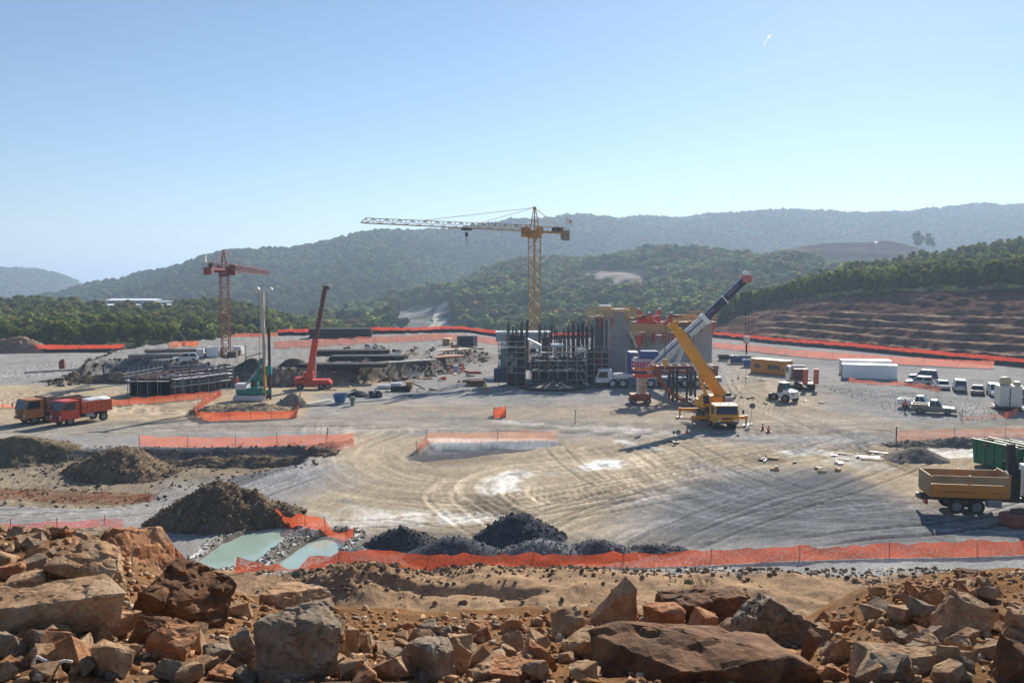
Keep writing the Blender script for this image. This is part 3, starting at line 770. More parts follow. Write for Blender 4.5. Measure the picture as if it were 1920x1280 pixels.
while px < 1960:
    D = np.interp(px, a[:, 0], a[:, 2]) + rr.uniform(1.5, 6); y = np.interp(px, a[:, 0], a[:, 1])
    p = P(px, y + 1, D)
    plant('pine_tree', p, rr.uniform(5.5, 8.5) * (.7 + .3 * min(1, (px - 1345) / 150)), 'pine tree in the front row above the terraced cut', 'pine trees along the top of the cut', .85, rr)
    px += rr.uniform(5.5, 10.5)
for k, (px, y, h) in enumerate(((1718, 466, 19), (1727, 464, 15), (1741, 466, 17), (1748, 467, 13))):
    plant('pine_tree', P(px, y, 900), h, ('tallest dark tree of the skyline group beside the bare hill', 'second tree of the skyline group beside the bare hill', 'third tree of the skyline group beside the bare hill', 'rightmost small tree of the skyline group beside the bare hill')[k], 'dark trees on the skyline', .8, rr)
px = -40.0
while px < 330:
    plant('broadleaf_tree', P(px, 655 - max(0, (px - 200) * .05), 228 + rr.uniform(0, 8)), rr.uniform(5.5, 8.5), 'broadleaf tree in the front row behind the far left fence', 'trees behind the far left fence', .85, rr)
    px += rr.uniform(9, 16)
# ================================================================== SHARED PAINTS
YEL = pm('crane_yellow', (.42, .205, .03), .5, 0, .12, .8, dirt=.15)
MYEL = pm('mobile_crane_yellow', (.72, .30, .018), .38, 0, .08, .8, dirt=.12)
REDC = pm('crane_red', (.21, .045, .042), .55, 0, .15, .8, dirt=.12)
SIGRED = pm('signal_red', (.55, .055, .03), .42, 0, .1, .8, dirt=.1)
MAROON = pm('maroon', (.11, .035, .032), .5, 0, .15, .8)
RUST = pm('rusty_steel', (.20, .085, .055), .75, .1, .3, 2.0, bump=.2)
DSTEEL = pm('dark_steel', (.055, .052, .052), .55, .4, .3, 2.0)
GSTEEL = pm('galvanised_steel', (.30, .31, .32), .5, .4, .2, 3.0)
LGREY = pm('light_grey_paint', (.58, .58, .57), .5, 0, .1, 1.0, dirt=.12)
WHITE_P = pm('white_paint', (.76, .76, .74), .42, 0, .06, 1.0, dirt=.1)
BLUE_P = pm('blue_paint', (.025, .075, .26), .4, 0, .1, 1.0, dirt=.08)
NAVY = pm('navy_paint', (.018, .022, .075), .35, 0, .1, 1.0)
TEAL = pm('teal_paint', (.02, .20, .17), .45, 0, .12, 1.0, dirt=.12)
BLACK = pm('black_rubber', (.022, .022, .022), .8, 0, .2, 3.0, dirt=.2)
CONC = pm('concrete', (.335, .322, .308), .85, 0, .16, .35, bump=.25, bscale=3, dirt=.1, dirtcol=(.24, .21, .18))
WOOD = pm('formwork_timber', (.52, .33, .15), .75, 0, .25, 2.0)
PALEW = pm('pale_timber', (.60, .48, .32), .75, 0, .2, 2.0)
FORM = pm('formwork_board', (.095, .045, .036), .65, 0, .3, .9)
GLASS = glass()
ROPE = pm('wire_rope', (.06, .06, .065), .6, .3, .1, 2)

def wbuild(mb, name, mat, root, **k):
    """mesh given in place; child of a thing standing elsewhere (unrotated)"""
    o = mb.build(name, mat, root, **k); o.location = -Vector(root.location); return o
def pb(mb, x0, x1, y0, y1, Y, dep):
    """box seen between two columns and two rows of the photograph, its front at distance Y"""
    a, b = P(x0, y0, Y), P(x1, y1, Y)
    return mb.b2((a.x, Y, b.z), (b.x, Y + dep, a.z))
def lattice(mb, p0, p1, w, h, bays, chord=.12, brace=.07, tri=False, up=(0, 0, 1), taper=1.0):
    a, b = Vector(p0), Vector(p1); d = (b - a).normalized(); u = Vector(up)
    s = d.cross(u).normalized(); u = s.cross(d).normalized()
    def cor(t):
        q = a + (b - a) * t; k = 1 + (taper - 1) * t
        if tri: return [q - s * w / 2 * k, q + s * w / 2 * k, q + u * h * k]
        return [q - s * w / 2 * k - u * h / 2 * k, q + s * w / 2 * k - u * h / 2 * k, q + s * w / 2 * k + u * h / 2 * k, q - s * w / 2 * k + u * h / 2 * k]
    c0, c1 = cor(0), cor(1); n = len(c0)
    for i in range(n): mb.beam(c0[i], c1[i], chord)
    for j in range(bays):
        e, f = cor(j / bays), cor((j + 1) / bays)
        for i in range(n):
            k = (i + 1) % n
            mb.beam(e[i], f[k], brace) if (j + i) % 2 else mb.beam(e[k], f[i], brace)
            mb.beam(f[i], f[k], brace)
    return mb

# ------------------------------------------------------------------ yellow tower crane
def tower_crane(name, label, loc, rz, mat, mw, mh, jl, jh, cjl, head, jdroop=0.0, base=True):
    t = thing(name, label, 'tower crane', loc, rz)
    lattice(MB(), (0, 0, .3), (0, 0, mh), mw, mw, int(mh / 1.4), .15, .07, up=(1, 0, 0)).build('mast', mat, t)
    MB().box((0, 0, .2), (mw * 2.6, .5, .5)).box((0, 0, .2), (.5, mw * 2.6, .5)).build('base_frame', mat, t)
    sl = MB().tube((0, 0, mh), (0, 0, mh + .35), mw * .75, 16).box((0, 0, mh + .6), (mw * 1.25, mw * 1.25, .5)).box((0, 0, mh - .4), (mw * 1.2, mw * 1.2, .6)); sl.build('slewing_unit', mat, t)
    z = mh + .9
    hd = MB()
    for sx in (-1, 1):
        for sy in (-1, 1): hd.beam((sx * mw * .42, sy * mw * .42, z - .2), (sx * .12, sy * .12, z + head), .13, .13)
    for k in range(1, 5):
        f = k / 5; w = mw * .42 * (1 - f) + .12 * f; zz = z + head * f
        hd.beam((-w, -w, zz), (w, -w, zz), .08).beam((-w, w, zz), (w, w, zz), .08).beam((-w, -w, zz), (-w, w, zz), .08).beam((w, -w, zz), (w, w, zz), .08)
    hd.box((0, 0, z + head + .1), (.5, .4, .4)); hd.build('tower_head', mat, t)
    dz = -math.tan(jdroop) * jl
    jb = lattice(MB(), (mw * .5, 0, z - .3), (jl, 0, z - .3 + dz), 1.05, jh, int(jl / 1.3), .11, .06, tri=True, taper=.72)
    jb.beam((jl, -.4, z - .3 + dz), (jl + 1.1, 0, z - .25 + dz), .14).beam((jl, .4, z - .3 + dz), (jl + 1.1, 0, z - .25 + dz), .14).beam((jl, 0, z + jh * .5 + dz), (jl + 1.1, 0, z - .25 + dz), .12)
    jb.build('jib', mat, t)
    cj = MB().beam((-mw * .4, -.5, z - .3), (-cjl, -.5, z - .3), .2, .32).beam((-mw * .4, .5, z - .3), (-cjl, .5, z - .3), .2, .32)
    for k in range(6): x = -mw * .5 - (cjl - mw) * k / 5; cj.box((x, 0, z - .3), (.12, 1.0, .12))
    cj.box((-cjl * .55, 0, z - .12), (cjl * .8, .9, .05)); cj.build('counter_jib', mat, t)
    rl = MB()
    for s in (-1, 1):
        rl.beam((-mw, s * .62, z + .75), (-cjl, s * .62, z + .75), .05)
        for k in range(7): x = -mw - (cjl - mw) * k / 6; rl.beam((x, s * .62, z - .3), (x, s * .62, z + .75), .05)
    rl.build('handrail', mat, t)
    MB().box((-cjl * .72, 0, z + .35), (1.9, .8, .8)).tube((-cjl * .6, -.45, z + .35), (-cjl * .6, .45, z + .35), .35, 12).build('hoist_winch', DSTEEL, t)
    for k in range(3):
        MB().box((-cjl + .15 + k * .42, 0, z - .75), (.38, 1.35, (2.0 if cjl < 10 else 1.2) - .15 * k)).build('counterweight', pm('ballast', (.22, .18, .14), .85, 0, .15, 1) if cjl < 10 else REDC, t, bevel=.03)
    cb = MB().box((mw * .55, -mw * .5 - .75, z - .35), (1.5, 1.2, 1.9)).build('cab', mat, t, bevel=.05)
    MB().box((mw * .55 + .76, -mw * .5 - .75, z - .1), (.03, 1.0, 1.1)).box((mw * .55, -mw * .5 - 1.36, z - .05), (1.1, .03, .9)).build('cab_window', GLASS, cb)
    MB().box((-.2, mw * .5 + .5, z - .1), (1.2, .8, 1.5)).build('control_cabinet', mat, t, bevel=.03)
    pn = MB(); top = (0, 0, z + head + .15)
    for f in ((.36, .70) if jl > 30 else (.5,)):
        pn.tube(top, (jl * f, 0, z - .3 + jh * (1 - .28 * f) + dz * f), .045, 5)
    for s in (-1, 1): pn.tube(top, (-cjl * .93, s * .5, z - .15), .045, 5)
    pn.build('pendant_tie', mat, t)
    return t, z, dz
mast = P(1002, 640, 165.0); tipv = P(680, 408, 141.0)
ang = math.atan2(141 - 165, tipv.x - mast.x)
yc, zj, _ = tower_crane('tower_crane', 'tall yellow lattice tower crane with long jib rising behind the scaffolding', (mast.x, 165, gz(mast.x, 165)), ang, YEL, 1.6, 25.6, 36.8, 1.15, 8.6, 4.1)
tr = MB().box((16.3, 0, zj - .55), (1.5, 1.2, .3)); tr.build('trolley', DSTEEL, yc)
for s in (-1, 1):
    for k in (-1, 1): MB().tube((16.3 + k * .55, s * .5, zj - .42), (16.3 + k * .55, s * .62, zj - .42), .16, 10).build('trolley_wheel', DSTEEL, yc)
MB().tube((16.1, 0, zj - .6), (16.2, 0, zj - 3.2), .03, 4).tube((16.5, 0, zj - .6), (16.4, 0, zj - 3.2), .03, 4).build('hoist_rope', ROPE, yc)
hb = MB().box((16.3, 0, zj - 1.4), (.5, .3, .7)).build('hook_block', DSTEEL, yc, bevel=.05)
MB().path([(16.3, 0, zj - 1.75), (16.3, 0, zj - 1.95), (16.45, 0, zj - 2.1), (16.35, 0, zj - 2.25), (16.2, 0, zj - 2.15)], .05).build('hook', DSTEEL, hb)
MB().tube((-7.9, .45, zj - .3), (-7.9, .45, zj + 2.9), .035, 6).build('flag_pole', GSTEEL, yc)
fl = MB(); fv = []; ff = []
for i in range(7):
    for j in range(4): fv.append((-7.9 - .32 * i, .45 + .16 * math.sin(i * 1.1) , zj + 2.85 - .42 * j - .12 * i + .05 * math.sin(i * 1.3 + j)))
for i in range(6):
    for j in range(3): ff.append((i * 4 + j, i * 4 + j + 1, i * 4 + j + 5, i * 4 + j + 4))
fl.add(fv, ff); flag = fl.build('flag', pm('flag_cloth', (.78, .76, .74), .8, 0, .05), yc, smooth=True)
MB().box((-8.85, .40, zj + 2.05), (.55, .36, .42)).build('flag_emblem', pm('flag_red', (.6, .06, .06), .8), flag)

# ------------------------------------------------------------------ red tower crane
rb = P(424, 668, 159.0); rtip = P(503, 508, 200.0)
rb_x = rb.x
ra = math.atan2(200 - 159, rtip.x - rb_x)
rc, zr, rdz = tower_crane('tower_crane', 'red lattice tower crane on the raised pad at the left', (rb_x, 159, gz(rb_x, 159)), ra, REDC, 1.35, 15.6, 41, 1.3, 11.5, 3.1, R(.9))
for i, (dx, dy) in enumerate(((-1.6, -1.6), (1.6, -1.6), (-1.6, 1.6), (1.6, 1.6))):
    MB().box((dx, dy, .55), (1.6, 1.6, 1.1)).build('ballast_block', pm('ballast_dark', (.10, .09, .08), .85), rc, bevel=.04)
MB().add([(-9.5, .6, zr + .9), (-9.5, .6, zr + 2.1), (-10.0, .8, zr + 1.9), (-9.9, .7, zr + .8)], [(0, 1, 2, 3)]).build('sign_sheet', WHITE_P, rc).modifiers.new('t', 'SOLIDIFY').thickness = .04

# ------------------------------------------------------------------ wheels and small vehicle parts
WH = {}
RIMG = pm('rim_grey', (.22, .20, .18), .6, .1, .15, 3, dirt=.2)
def wheel(parent, x, y, z, r, w, rimcol=None):
    """wheel with its axle along y"""
    rimcol = rimcol or RIMG; k = (round(r, 3), round(w, 3), rimcol.name)
    if k not in WH:
        n = 18; prof = [(r * .62, -w / 2), (r * .93, -w / 2), (r, -w * .36), (r, w * .36), (r * .93, w / 2), (r * .62, w / 2)]
        vs, fs = [], []
        for i in range(n):
            t = 2 * math.pi * i / n
            for rr_, yy in prof: vs.append((rr_ * math.cos(t), yy, rr_ * math.sin(t)))
        m = len(prof)
        for i in range(n):
            for j in range(m): fs.append((i * m + j, ((i + 1) % n) * m + j, ((i + 1) % n) * m + (j + 1) % m, i * m + (j + 1) % m))
        mt = MB().add(vs, fs).mesh('tyre', True); mt.materials.append(BLACK)
        mr = MB().tube((0, -w * .42, 0), (0, w * .42, 0), r * .63, 14)
        for s in (-1, 1): mr.tube((0, s * w * .40, 0), (0, s * w * .5, 0), r * .24, 8)
        mr = mr.mesh('rim')
        WH[k] = (mt, mr)
    wo = link('wheel', WH[k][0], None, parent); wo.location = (x, y, z)
    ro = link('rim', WH[k][1].copy() if False else WH[k][1], None, wo)
    if not WH[k][1].materials: WH[k][1].materials.append(rimcol or LGREY)
    return wo
def pane(mb, pts, n, th=.02):
    n = Vector(n).normalized(); return mb.prism([Vector(p) + n * .004 for p in pts], n * th)
def rope(a, b, r=.03, name='hoist_rope', parent=None, world=True):
    mb = MB().tube(a, b, r, 5)
    return wbuild(mb, name, ROPE, parent) if world else mb.build(name, ROPE, parent)
def boom_section(mb, a, b, w, h, up=(0, 0, 1)):
    """telescopic boom section: flat top, rounded belly"""
    a, b = Vector(a), Vector(b); d = (b - a).normalized(); u = Vector(up); s = d.cross(u).normalized(); u = s.cross(d).normalized()
    pr = [(-.5, .5), (.5, .5), (.5, -.1), (.38, -.36), (.16, -.5), (-.16, -.5), (-.38, -.36), (-.5, -.1)]
    return mb.loft([[q + s * x * w + u * z * h for x, z in pr] for q in (a, b)])

# ------------------------------------------------------------------ yellow mobile crane (carrier faces the camera)
g0 = GG(1362, 806)
mc = thing('mobile_crane', 'yellow mobile crane with outriggers spread and its boom leaning left', 'mobile crane', g0, R(-90 + 2))
# local: +x forward (towards the camera), +y = right in the picture
def by(y): return y
MB().box((-4.9, 0, 1.05), (9.6, 1.2, .7)).box((-5.2, 0, 1.5), (8.6, 2.6, .25)).build('chassis', MYEL, mc, bevel=.04)
for x in (-.9, -2.6, -6.6, -8.2):
    for s in (-1, 1): wheel(mc, x, s * 1.05, .62, .62, .45)
cab = MB().xz([(-2.2, .75), (.15, .75), (.3, 1.35), (.18, 1.8), (-.12, 2.75), (-2.1, 2.82), (-2.2, 1.8)], -1.35, 1.35).build('carrier_cab', MYEL, mc, bevel=.07)
mb = MB(); pane(mb, [(.19, -1.16, 1.78), (.19, 1.16, 1.78), (-.09, 1.16, 2.62), (-.09, -1.16, 2.62)], (1, 0, .3)); mb.build('windscreen', GLASS, cab)
for s in (-1, 1):
    mb = MB(); pane(mb, [(-.1, s * 1.35, 1.8), (-.3, s * 1.35, 2.55), (-1.5, s * 1.35, 2.6), (-1.5, s * 1.35, 1.8)], (0, s, 0)); mb.build('side_window', GLASS, cab)
    MB().box((.3, s * .95, 1.08), (.08, .42, .2)).build('headlight', pm('lamp_glass', (.75, .75, .7), .15), cab)
    MB().tube((.1, s * 1.38, 2.5), (.35, s * 1.72, 2.3), .025, 6).box((.37, s * 1.74, 2.1), (.08, .22, .45)).build('mirror', BLACK, cab)
MB().box((.3, 0, .85), (.12, 2.5, .22)).box((.31, 0, 1.35), (.05, 1.2, .18)).build('bumper', pm('dark_trim', (.05, .045, .04), .6), cab, bevel=.02)
MB().box((-.9, -.5, 2.85), (.3, .12, .12)).box((-.9, .5, 2.85), (.3, .12, .12)).build('roof_beacon', pm('amber_lamp', (.7, .25, .02), .3), cab)
wp = MB()
for y0 in (-.5, .35): wp.beam((.2, y0, 1.84), (.0, y0 + .55, 2.35), .03)
wp.build('wiper', BLACK, cab)
for x in (-2.9, -9.2):
    for s in (-1, 1):
        o = MB().box((x, s * 1.9, .95), (.34, 2.6, .36)).box((x, s * 3.12, .95), (.4, .3, .5)).build('outrigger_beam', MYEL, mc, bevel=.02)
        MB().tube((x, s * 3.12, .05), (x, s * 3.12, 1.15), .11, 10).tube((x, s * 3.12, .0), (x, s * 3.12, .1), .38, 12).build('outrigger_foot', GSTEEL, o)
MB().tube((-5.6, 0, 1.6), (-5.6, 0, 1.95), 1.0, 20).build('turntable', DSTEEL, mc)
ss = MB().box((-5.6, -.3, 2.55), (2.6, 2.2, 1.2)).box((-5.4, -1.5, 2.35), (2.2, 1.0, .8)).box((-5.0, -1.3, 2.95), (1.6, .9, .5)).build('superstructure', MYEL, mc, bevel=.06)
oc = MB().xz([(-4.4, 2.0), (-3.2, 2.0), (-3.1, 2.6), (-3.5, 3.5), (-4.4, 3.5)], -1.9, -1.0).build('operator_cab', MYEL, mc, bevel=.05)
mb = MB(); pane(mb, [(-3.1, -1.8, 2.55), (-3.1, -1.1, 2.55), (-3.48, -1.1, 3.4), (-3.48, -1.8, 3.4)], (1, 0, .4)); mb.build('windscreen', GLASS, oc)
for k in range(3):
    MB().box((-5.6, 1.55, 2.1 + k * .42), (2.3, 1.1, .39)).build('counterweight', pm('cw_grey', (.33, .31, .29), .7, dirt=.2), mc, bevel=.04)
MB().tube((-5.9, 1.05, 3.3), (-5.2, 1.05, 3.3), .42, 14).tube((-5.9, 1.75, 3.15), (-5.2, 1.75, 3.15), .36, 14).build('winch_drum', DSTEEL, mc)
p0 = Vector((-5.55, .95, 3.0)); p1 = Vector((-6.8, -4.75, 11.7)); bd = (p1 - p0).normalized()
b1 = boom_section(MB(), p0, p0 + bd * 8.6, 1.0, 1.25, up=(0, 1, .65)).build('main_boom', MYEL, mc, bevel=.03)
boom_section(MB(), p0 + bd * 8.5, p0 + bd * 9.5, .86, 1.08, up=(0, 1, .65)).build('inner_boom', MYEL, mc)
hd = MB().box(p0 + bd * 9.8, (.9, .55, .7)).tube(p0 + bd * 9.9 + Vector((-.3, -.55, .1)), p0 + bd * 9.9 + Vector((.3, -.55, .1)), .34, 12).tube(p0 + bd * 9.9 + Vector((-.3, .15, .45)), p0 + bd * 9.9 + Vector((.3, .15, .45)), .3, 12)
hd.build('boom_head', MYEL, mc)
# maker's lettering as flat pale marks high on the boom side
mb = MB(); q = p0 + bd * 6.6
sidev = bd.cross(Vector((0, 1, .65))).normalized(); sidev = sidev if sidev.x > 0 else -sidev
upv = bd.cross(sidev).normalized()
for k in range(8):
    c = q + bd * (k * .17) + sidev * .512
    mb.beam(c - upv * .14, c + upv * .14, .018, .10, up=sidev)
mb.build('boom_lettering', WHITE_P, mc)
MB().tube((-5.0, -.9, 2.9), p0 + bd * 3.4 + Vector((0, -.75, -.2)), .2, 12).build('luffing_cylinder', MYEL, mc)
MB().tube(p0 + bd * 3.3 + Vector((0, -.77, -.25)), p0 + bd * 5.2 + Vector((0, -.62, -.2)), .13, 10).build('cylinder_rod', LGREY, mc)
for s in (-.12, .12):
    MB().tube(p1 + Vector((s, -.8, -.2)), (p1.x + s, p1.y - .8, 7.4), .025, 4).build('hoist_rope', ROPE, mc)
MB().box((p1.x, p1.y - .8, 7.0), (.5, .35, .8)).tube((p1.x, p1.y - .8, 6.2), (p1.x, p1.y - .8, 6.6), .09, 8).build('hook_block', MYEL, mc, bevel=.04)
fj = lattice(MB(), (-8.6, -2.1, 2.4), (-1.9, -1.0, 1.75), .5, .55, 9, .09, .05); fj.build('folded_jib', DSTEEL, mc)
lb = MB()
for s in (-1, 1):
    for k in range(6): lb.box((-4.4 + k * .55, s * 1.32, 1.35), (.06, .04, .6))
lb.build('step_rungs', GSTEEL, mc)

# ------------------------------------------------------------------ blue and white mobile crane
Yb = 134.0
b0 = P(1232, 726, Yb); b0.z = gz(b0.x, b0.y)
bc_ = thing('mobile_crane', 'large white and blue mobile crane with navy boom raised to the right', 'mobile crane', b0, R(180))
def lx(px): return -(P(px, 700, Yb).x - b0.x)     # local x forward = left in the picture
f0 = lx(1115); r0 = lx(1350)
MB().box(((f0 - 1.5 + r0) / 2, 0, 1.25), (f0 - r0 - 1.5, 2.5, .7)).build('chassis', pm('carrier_grey_blue', (.18, .20, .26), .5, dirt=.15), bc_, bevel=.05)
MB().b2((f0 - 2.9, -1.3, 1.62), (f0 - 8.0, 1.3, 2.15)).build('deck', WHITE_P, bc_, bevel=.05)
for k, px in enumerate((1147, 1166, 1218, 1242, 1282, 1304)):
    for s in (-1, 1): wheel(bc_, lx(px), s * 1.12, .68, .68, .5, LGREY)
cab = MB().xz([(f0, .75), (f0 - .05, 1.3), (f0 - .55, 2.75), (f0 - 2.5, 2.85), (f0 - 2.7, 1.7), (f0 - 2.7, .8)], -1.35, 1.35).build('carrier_cab', WHITE_P, bc_, bevel=.08)
mb = MB(); pane(mb, [(f0 - .1, -1.15, 1.5), (f0 - .1, 1.15, 1.5), (f0 - .5, 1.15, 2.62), (f0 - .5, -1.15, 2.62)], (1, 0, .4)); mb.build('windscreen', GLASS, cab)
for s in (-1, 1):
    mb = MB(); pane(mb, [(f0 - .35, s * 1.35, 1.55), (f0 - .65, s * 1.35, 2.5), (f0 - 1.9, s * 1.35, 2.55), (f0 - 1.9, s * 1.35, 1.55)], (0, s, 0)); mb.build('side_window', GLASS, cab)
fd = MB()
for px in (1156, 1230): fd.b2((lx(px) - 1.6, -1.36, 1.42), (lx(px) + 1.6, 1.36, 1.58))
fd.build('mudguard', WHITE_P, bc_)
st = MB()
for k in range(10): st.b2((f0 - 3.4 - k * .5, -1.325, 1.75), (f0 - 3.75 - k * .5, -1.31, 1.95))
st.build('side_stripe', pm('purple_stripe', (.16, .10, .22), .5), bc_)
sx = lx(1205)
ssb = MB().b2((lx(1183), -1.4, 2.3), (lx(1236), 1.4, 4.6)).b2((lx(1200), -1.2, 4.6), (lx(1232), 1.2, 5.7)).build('superstructure', BLUE_P, bc_, bevel=.08)
MB().b2((lx(1176), -1.5, 2.2), (lx(1184), 1.5, 5.4)).build('counterweight', BLUE_P, bc_, bevel=.05)
hzs = MB()
for k in range(6): hzs.box((lx(1175.6), -1.0, 2.5 + k * .5), (.06, .9, .24), Matrix.Rotation(.4, 3, 'X'))
hzs.build('hazard_stripes', pm('hazard_white', (.75, .62, .6), .5), bc_)
MB().b2((lx(1178), -1.45, 5.42), (lx(1194), 1.45, 5.6)).build('top_plate', WHITE_P, bc_)
MB().tube((lx(1215), 0, 1.7), (lx(1215), 0, 2.3), 1.25, 20).build('turntable', DSTEEL, bc_)
def bl(px, py): q = P(px, py, Yb - 1.0); return Vector((-(q.x - b0.x), -(q.y - b0.y), q.z - b0.z))
q0, q1, q2 = bl(1212, 697), bl(1322, 597), bl(1396, 525)
boom_section(MB(), q0, q1, 1.15, 1.55, up=(.7, 0, .7)).build('base_boom', LGREY, bc_, bevel=.04)
d = (q1 - q0).normalized()
MB().beam(q1 - d * .5, q1 + d * .25, 1.35, 1.8, up=(.7, 0, .7)).build('boom_collar', WHITE_P, bc_, bevel=.04)
boom_section(MB(), q1, q1 + (q2 - q1) * .5, 1.0, 1.35, up=(.7, 0, .7)).build('telescope_section', NAVY, bc_, bevel=.03)
boom_section(MB(), q1 + (q2 - q1) * .49, q2, .86, 1.15, up=(.7, 0, .7)).build('telescope_section', NAVY, bc_, bevel=.03)
c = q1 + (q2 - q1) * .495
MB().beam(c - d * .08, c + d * .08, 1.1, 1.45, up=(.7, 0, .7)).build('section_ring', WHITE_P, bc_)
# lettering on the boom: pale short strokes along the upper side
mb = MB(); nrm = Vector((0, 1, 0)); upv = Vector((d.z, 0, -d.x)); upv = upv if upv.z > 0 else -upv
rr = random.Random(4)
for k in range(11):
    c = q1 + (q2 - q1) * (.58 + .026 * k) + nrm * .44 + upv * .22
    hgt = rr.choice((.17, .22, .2))
    mb.beam(c - upv * hgt, c + upv * hgt, .02, .13, up=nrm)
for k in range(5):
    c = q1 + (q2 - q1) * (.08 + .03 * k) + nrm * .51 + upv * .25
    mb.beam(c - upv * .2, c + upv * .2, .02, .14, up=nrm)
mb.build('boom_lettering', WHITE_P, bc_)
m = MB()
for k in range(9):
    c = q0 + (q1 - q0) * (.08 + .1 * k); m.beam(c - d * .05, c + d * .05, 1.22, 1.62, up=(.7, 0, .7))
m.build('boom_rib', LGREY, bc_)
MB().beam(q0 + Vector((0, .62, .25)), q1 + Vector((0, .62, .25)), .1, .22).build('hose_tray', BLUE_P, bc_)
MB().box(q0 + (q1 - q0) * .66 + Vector((0, .7, .2)), (1.5, .25, .7), Matrix.Rotation(-.74, 3, 'Y')).build('boom_plate', DSTEEL, bc_)
MB().tube(bl(1262, 705), q0 + (q1 - q0) * .63 + Vector((0, 0, -1.0)), .38, 12).build('luffing_cylinder', LGREY, bc_)
MB().tube(bl(1228, 700), q0 + (q1 - q0) * .52 + Vector((0, 0, -1.1)), .22, 10).build('support_strut', LGREY, bc_)
hd = MB().box(q2 + d * .3, (1.3, 1.0, 1.2)).tube(q2 + d * .9 + Vector((0, -.4, -.5)), q2 + d * .9 + Vector((0, .4, -.5)), .6, 14).build('boom_head', pm('pinkish_red', (.45, .16, .13), .5), bc_, bevel=.05)
MB().tube(q2 + Vector((-.2, -.45, .95)), q2 + Vector((-.2, .45, .95)), .5, 12).tube(q2 + d * 1.2 + Vector((0, -.35, -.75)), q2 + d * 1.2 + Vector((0, .35, -.75)), .5, 12).build('sheave', WHITE_P, hd)
hp = bl(1400, 632)
rp = MB()
for s in (-.25, .25): rp.tube((hp.x + s, hp.y, q2.z - .4), (hp.x + s, hp.y, hp.z), .035, 4)
rp.build('hoist_rope', ROPE, bc_)
hb = MB().box((hp.x, hp.y, hp.z - .4), (.9, .5, 1.1)).build('hook_block', pm('pale_pink_block', (.62, .5, .47), .6), bc_, bevel=.06)
MB().tube((hp.x, hp.y, hp.z - 2.6), (hp.x, hp.y, hp.z - .9), .14, 8).build('hook_shank', DSTEEL, hb)
MB().tube((hp.x, hp.y, .2), (hp.x, hp.y, hp.z - 2.6), .03, 4).build('tag_line', ROPE, hb)
for x in (f0 - 5.2, r0 + 1.5):
    for s in (-1, 1):
        o = MB().b2((x - .25, s * 1.2, .9), (x + .25, s * 3.4, 1.35)).build('outrigger_beam', BLUE_P, bc_)
        MB().tube((x, s * 3.3, .02), (x, s * 3.3, 1.2), .14, 10).tube((x, s * 3.3, 0), (x, s * 3.3, .12), .5, 12).build('outrigger_foot', GSTEEL, o)

# ------------------------------------------------------------------ red telescopic crane at the left
r1 = GG(588, 729)
tc_ = thing('truck_crane', 'small red truck crane with steep maroon boom beside the earth cut', 'truck crane', r1, R(185))
MB().box((0, 0, .95), (5.6, 2.2, .5)).box((2.2, 0, 1.4), (1.1, 2.2, .9)).box((-.6, 0, 1.35), (3.8, 2.3, .3)).build('chassis', SIGRED, tc_, bevel=.05)
for x in (1.9, -1.3, -2.3):
    for s in (-1, 1): wheel(tc_, x, s * .95, .5, .5, .35)
MB().box((.75, 0, 2.0), (1.5, 1.5, 1.3)).build('superstructure', SIGRED, tc_, bevel=.06)
a = Vector((.7, 0, 2.0)); dz_ = (P(609, 541, r1.y).z - r1.z) ; e = Vector((-(P(609, 541, r1.y).x - r1.x), 0, dz_)); m_ = a + (e - a) * .42
boom_section(MB(), Vector((.9, 0, .7)), m_, .75, .95, up=(-1, 0, .2)).build('main_boom', SIGRED, tc_, bevel=.03)
boom_section(MB(), m_ - (e - a) * .02, e, .55, .68, up=(-1, 0, .2)).build('inner_boom', MAROON, tc_, bevel=.02)
MB().box(e + Vector((-.1, 0, .15)), (.75, .55, .55)).tube(e + Vector((-.45, -.25, .1)), e + Vector((-.45, .25, .1)), .3, 10).build('boom_head', MAROON, tc_)
MB().tube((-.3, 0, 1.6), a + (e - a) * .24 + Vector((-.45, 0, 0)), .13, 10).build('luffing_cylinder', LGREY, tc_)
ocb = MB().box((.6, -1.0, 1.9), (1.1, .8, 1.3)).build('operator_cab', SIGRED, tc_, bevel=.05)
MB().box((.6, -1.41, 2.15), (.8, .02, .6)).build('side_window', GLASS, ocb)

# ------------------------------------------------------------------ drilling rig
d0 = GG(478, 750)
dr = thing('drilling_rig', 'teal drilling rig with tall pale mast standing on the mound', 'drilling rig', d0, 0)
for s in (-1, 1):
    tk = MB().xz([(-2.3, .1), (1.5, .1), (1.9, .45), (1.5, .85), (-2.3, .85), (-2.7, .45)], s * 1.3 - .3, s * 1.3 + .3).build('crawler_track', LGREY if s < 0 else DSTEEL, dr, bevel=.08)
    lk = MB()
    for k in range(13): lk.box((-2.3 + k * .32, s * 1.3, .86), (.14, .62, .06))
    lk.build('track_shoes', DSTEEL, tk)
MB().box((-.6, 0, 1.35), (3.4, 2.2, .9)).build('carbody', TEAL, dr, bevel=.06)
MB().box((-1.6, -.2, 2.0), (1.6, 1.9, .8)).build('engine_housing', LGREY, dr, bevel=.06)
c = MB().xz([(-.2, 1.75), (.7, 1.75), (.8, 2.5), (.5, 3.2), (-.2, 3.2)], -1.2, -.25).build('operator_cab', TEAL, dr, bevel=.05)
mb = MB(); pane(mb, [(.72, -1.1, 1.95), (.72, -.35, 1.95), (.55, -.35, 3.05), (.55, -1.1, 3.05)], (1, 0, .1)); mb.box((.2, -1.21, 2.5), (.6, .02, .9)); mb.build('cab_window', GLASS, c)
mh = P(494, 546, d0.y).z - d0.z; mx_ = P(496, 700, d0.y).x - d0.x
MB().box((mx_, 0, .5 + mh * .32), (.36, .36, mh * .64)).build('lower_mast', pm('mast_grey', (.34, .32, .29), .6, dirt=.2), dr, bevel=.03)
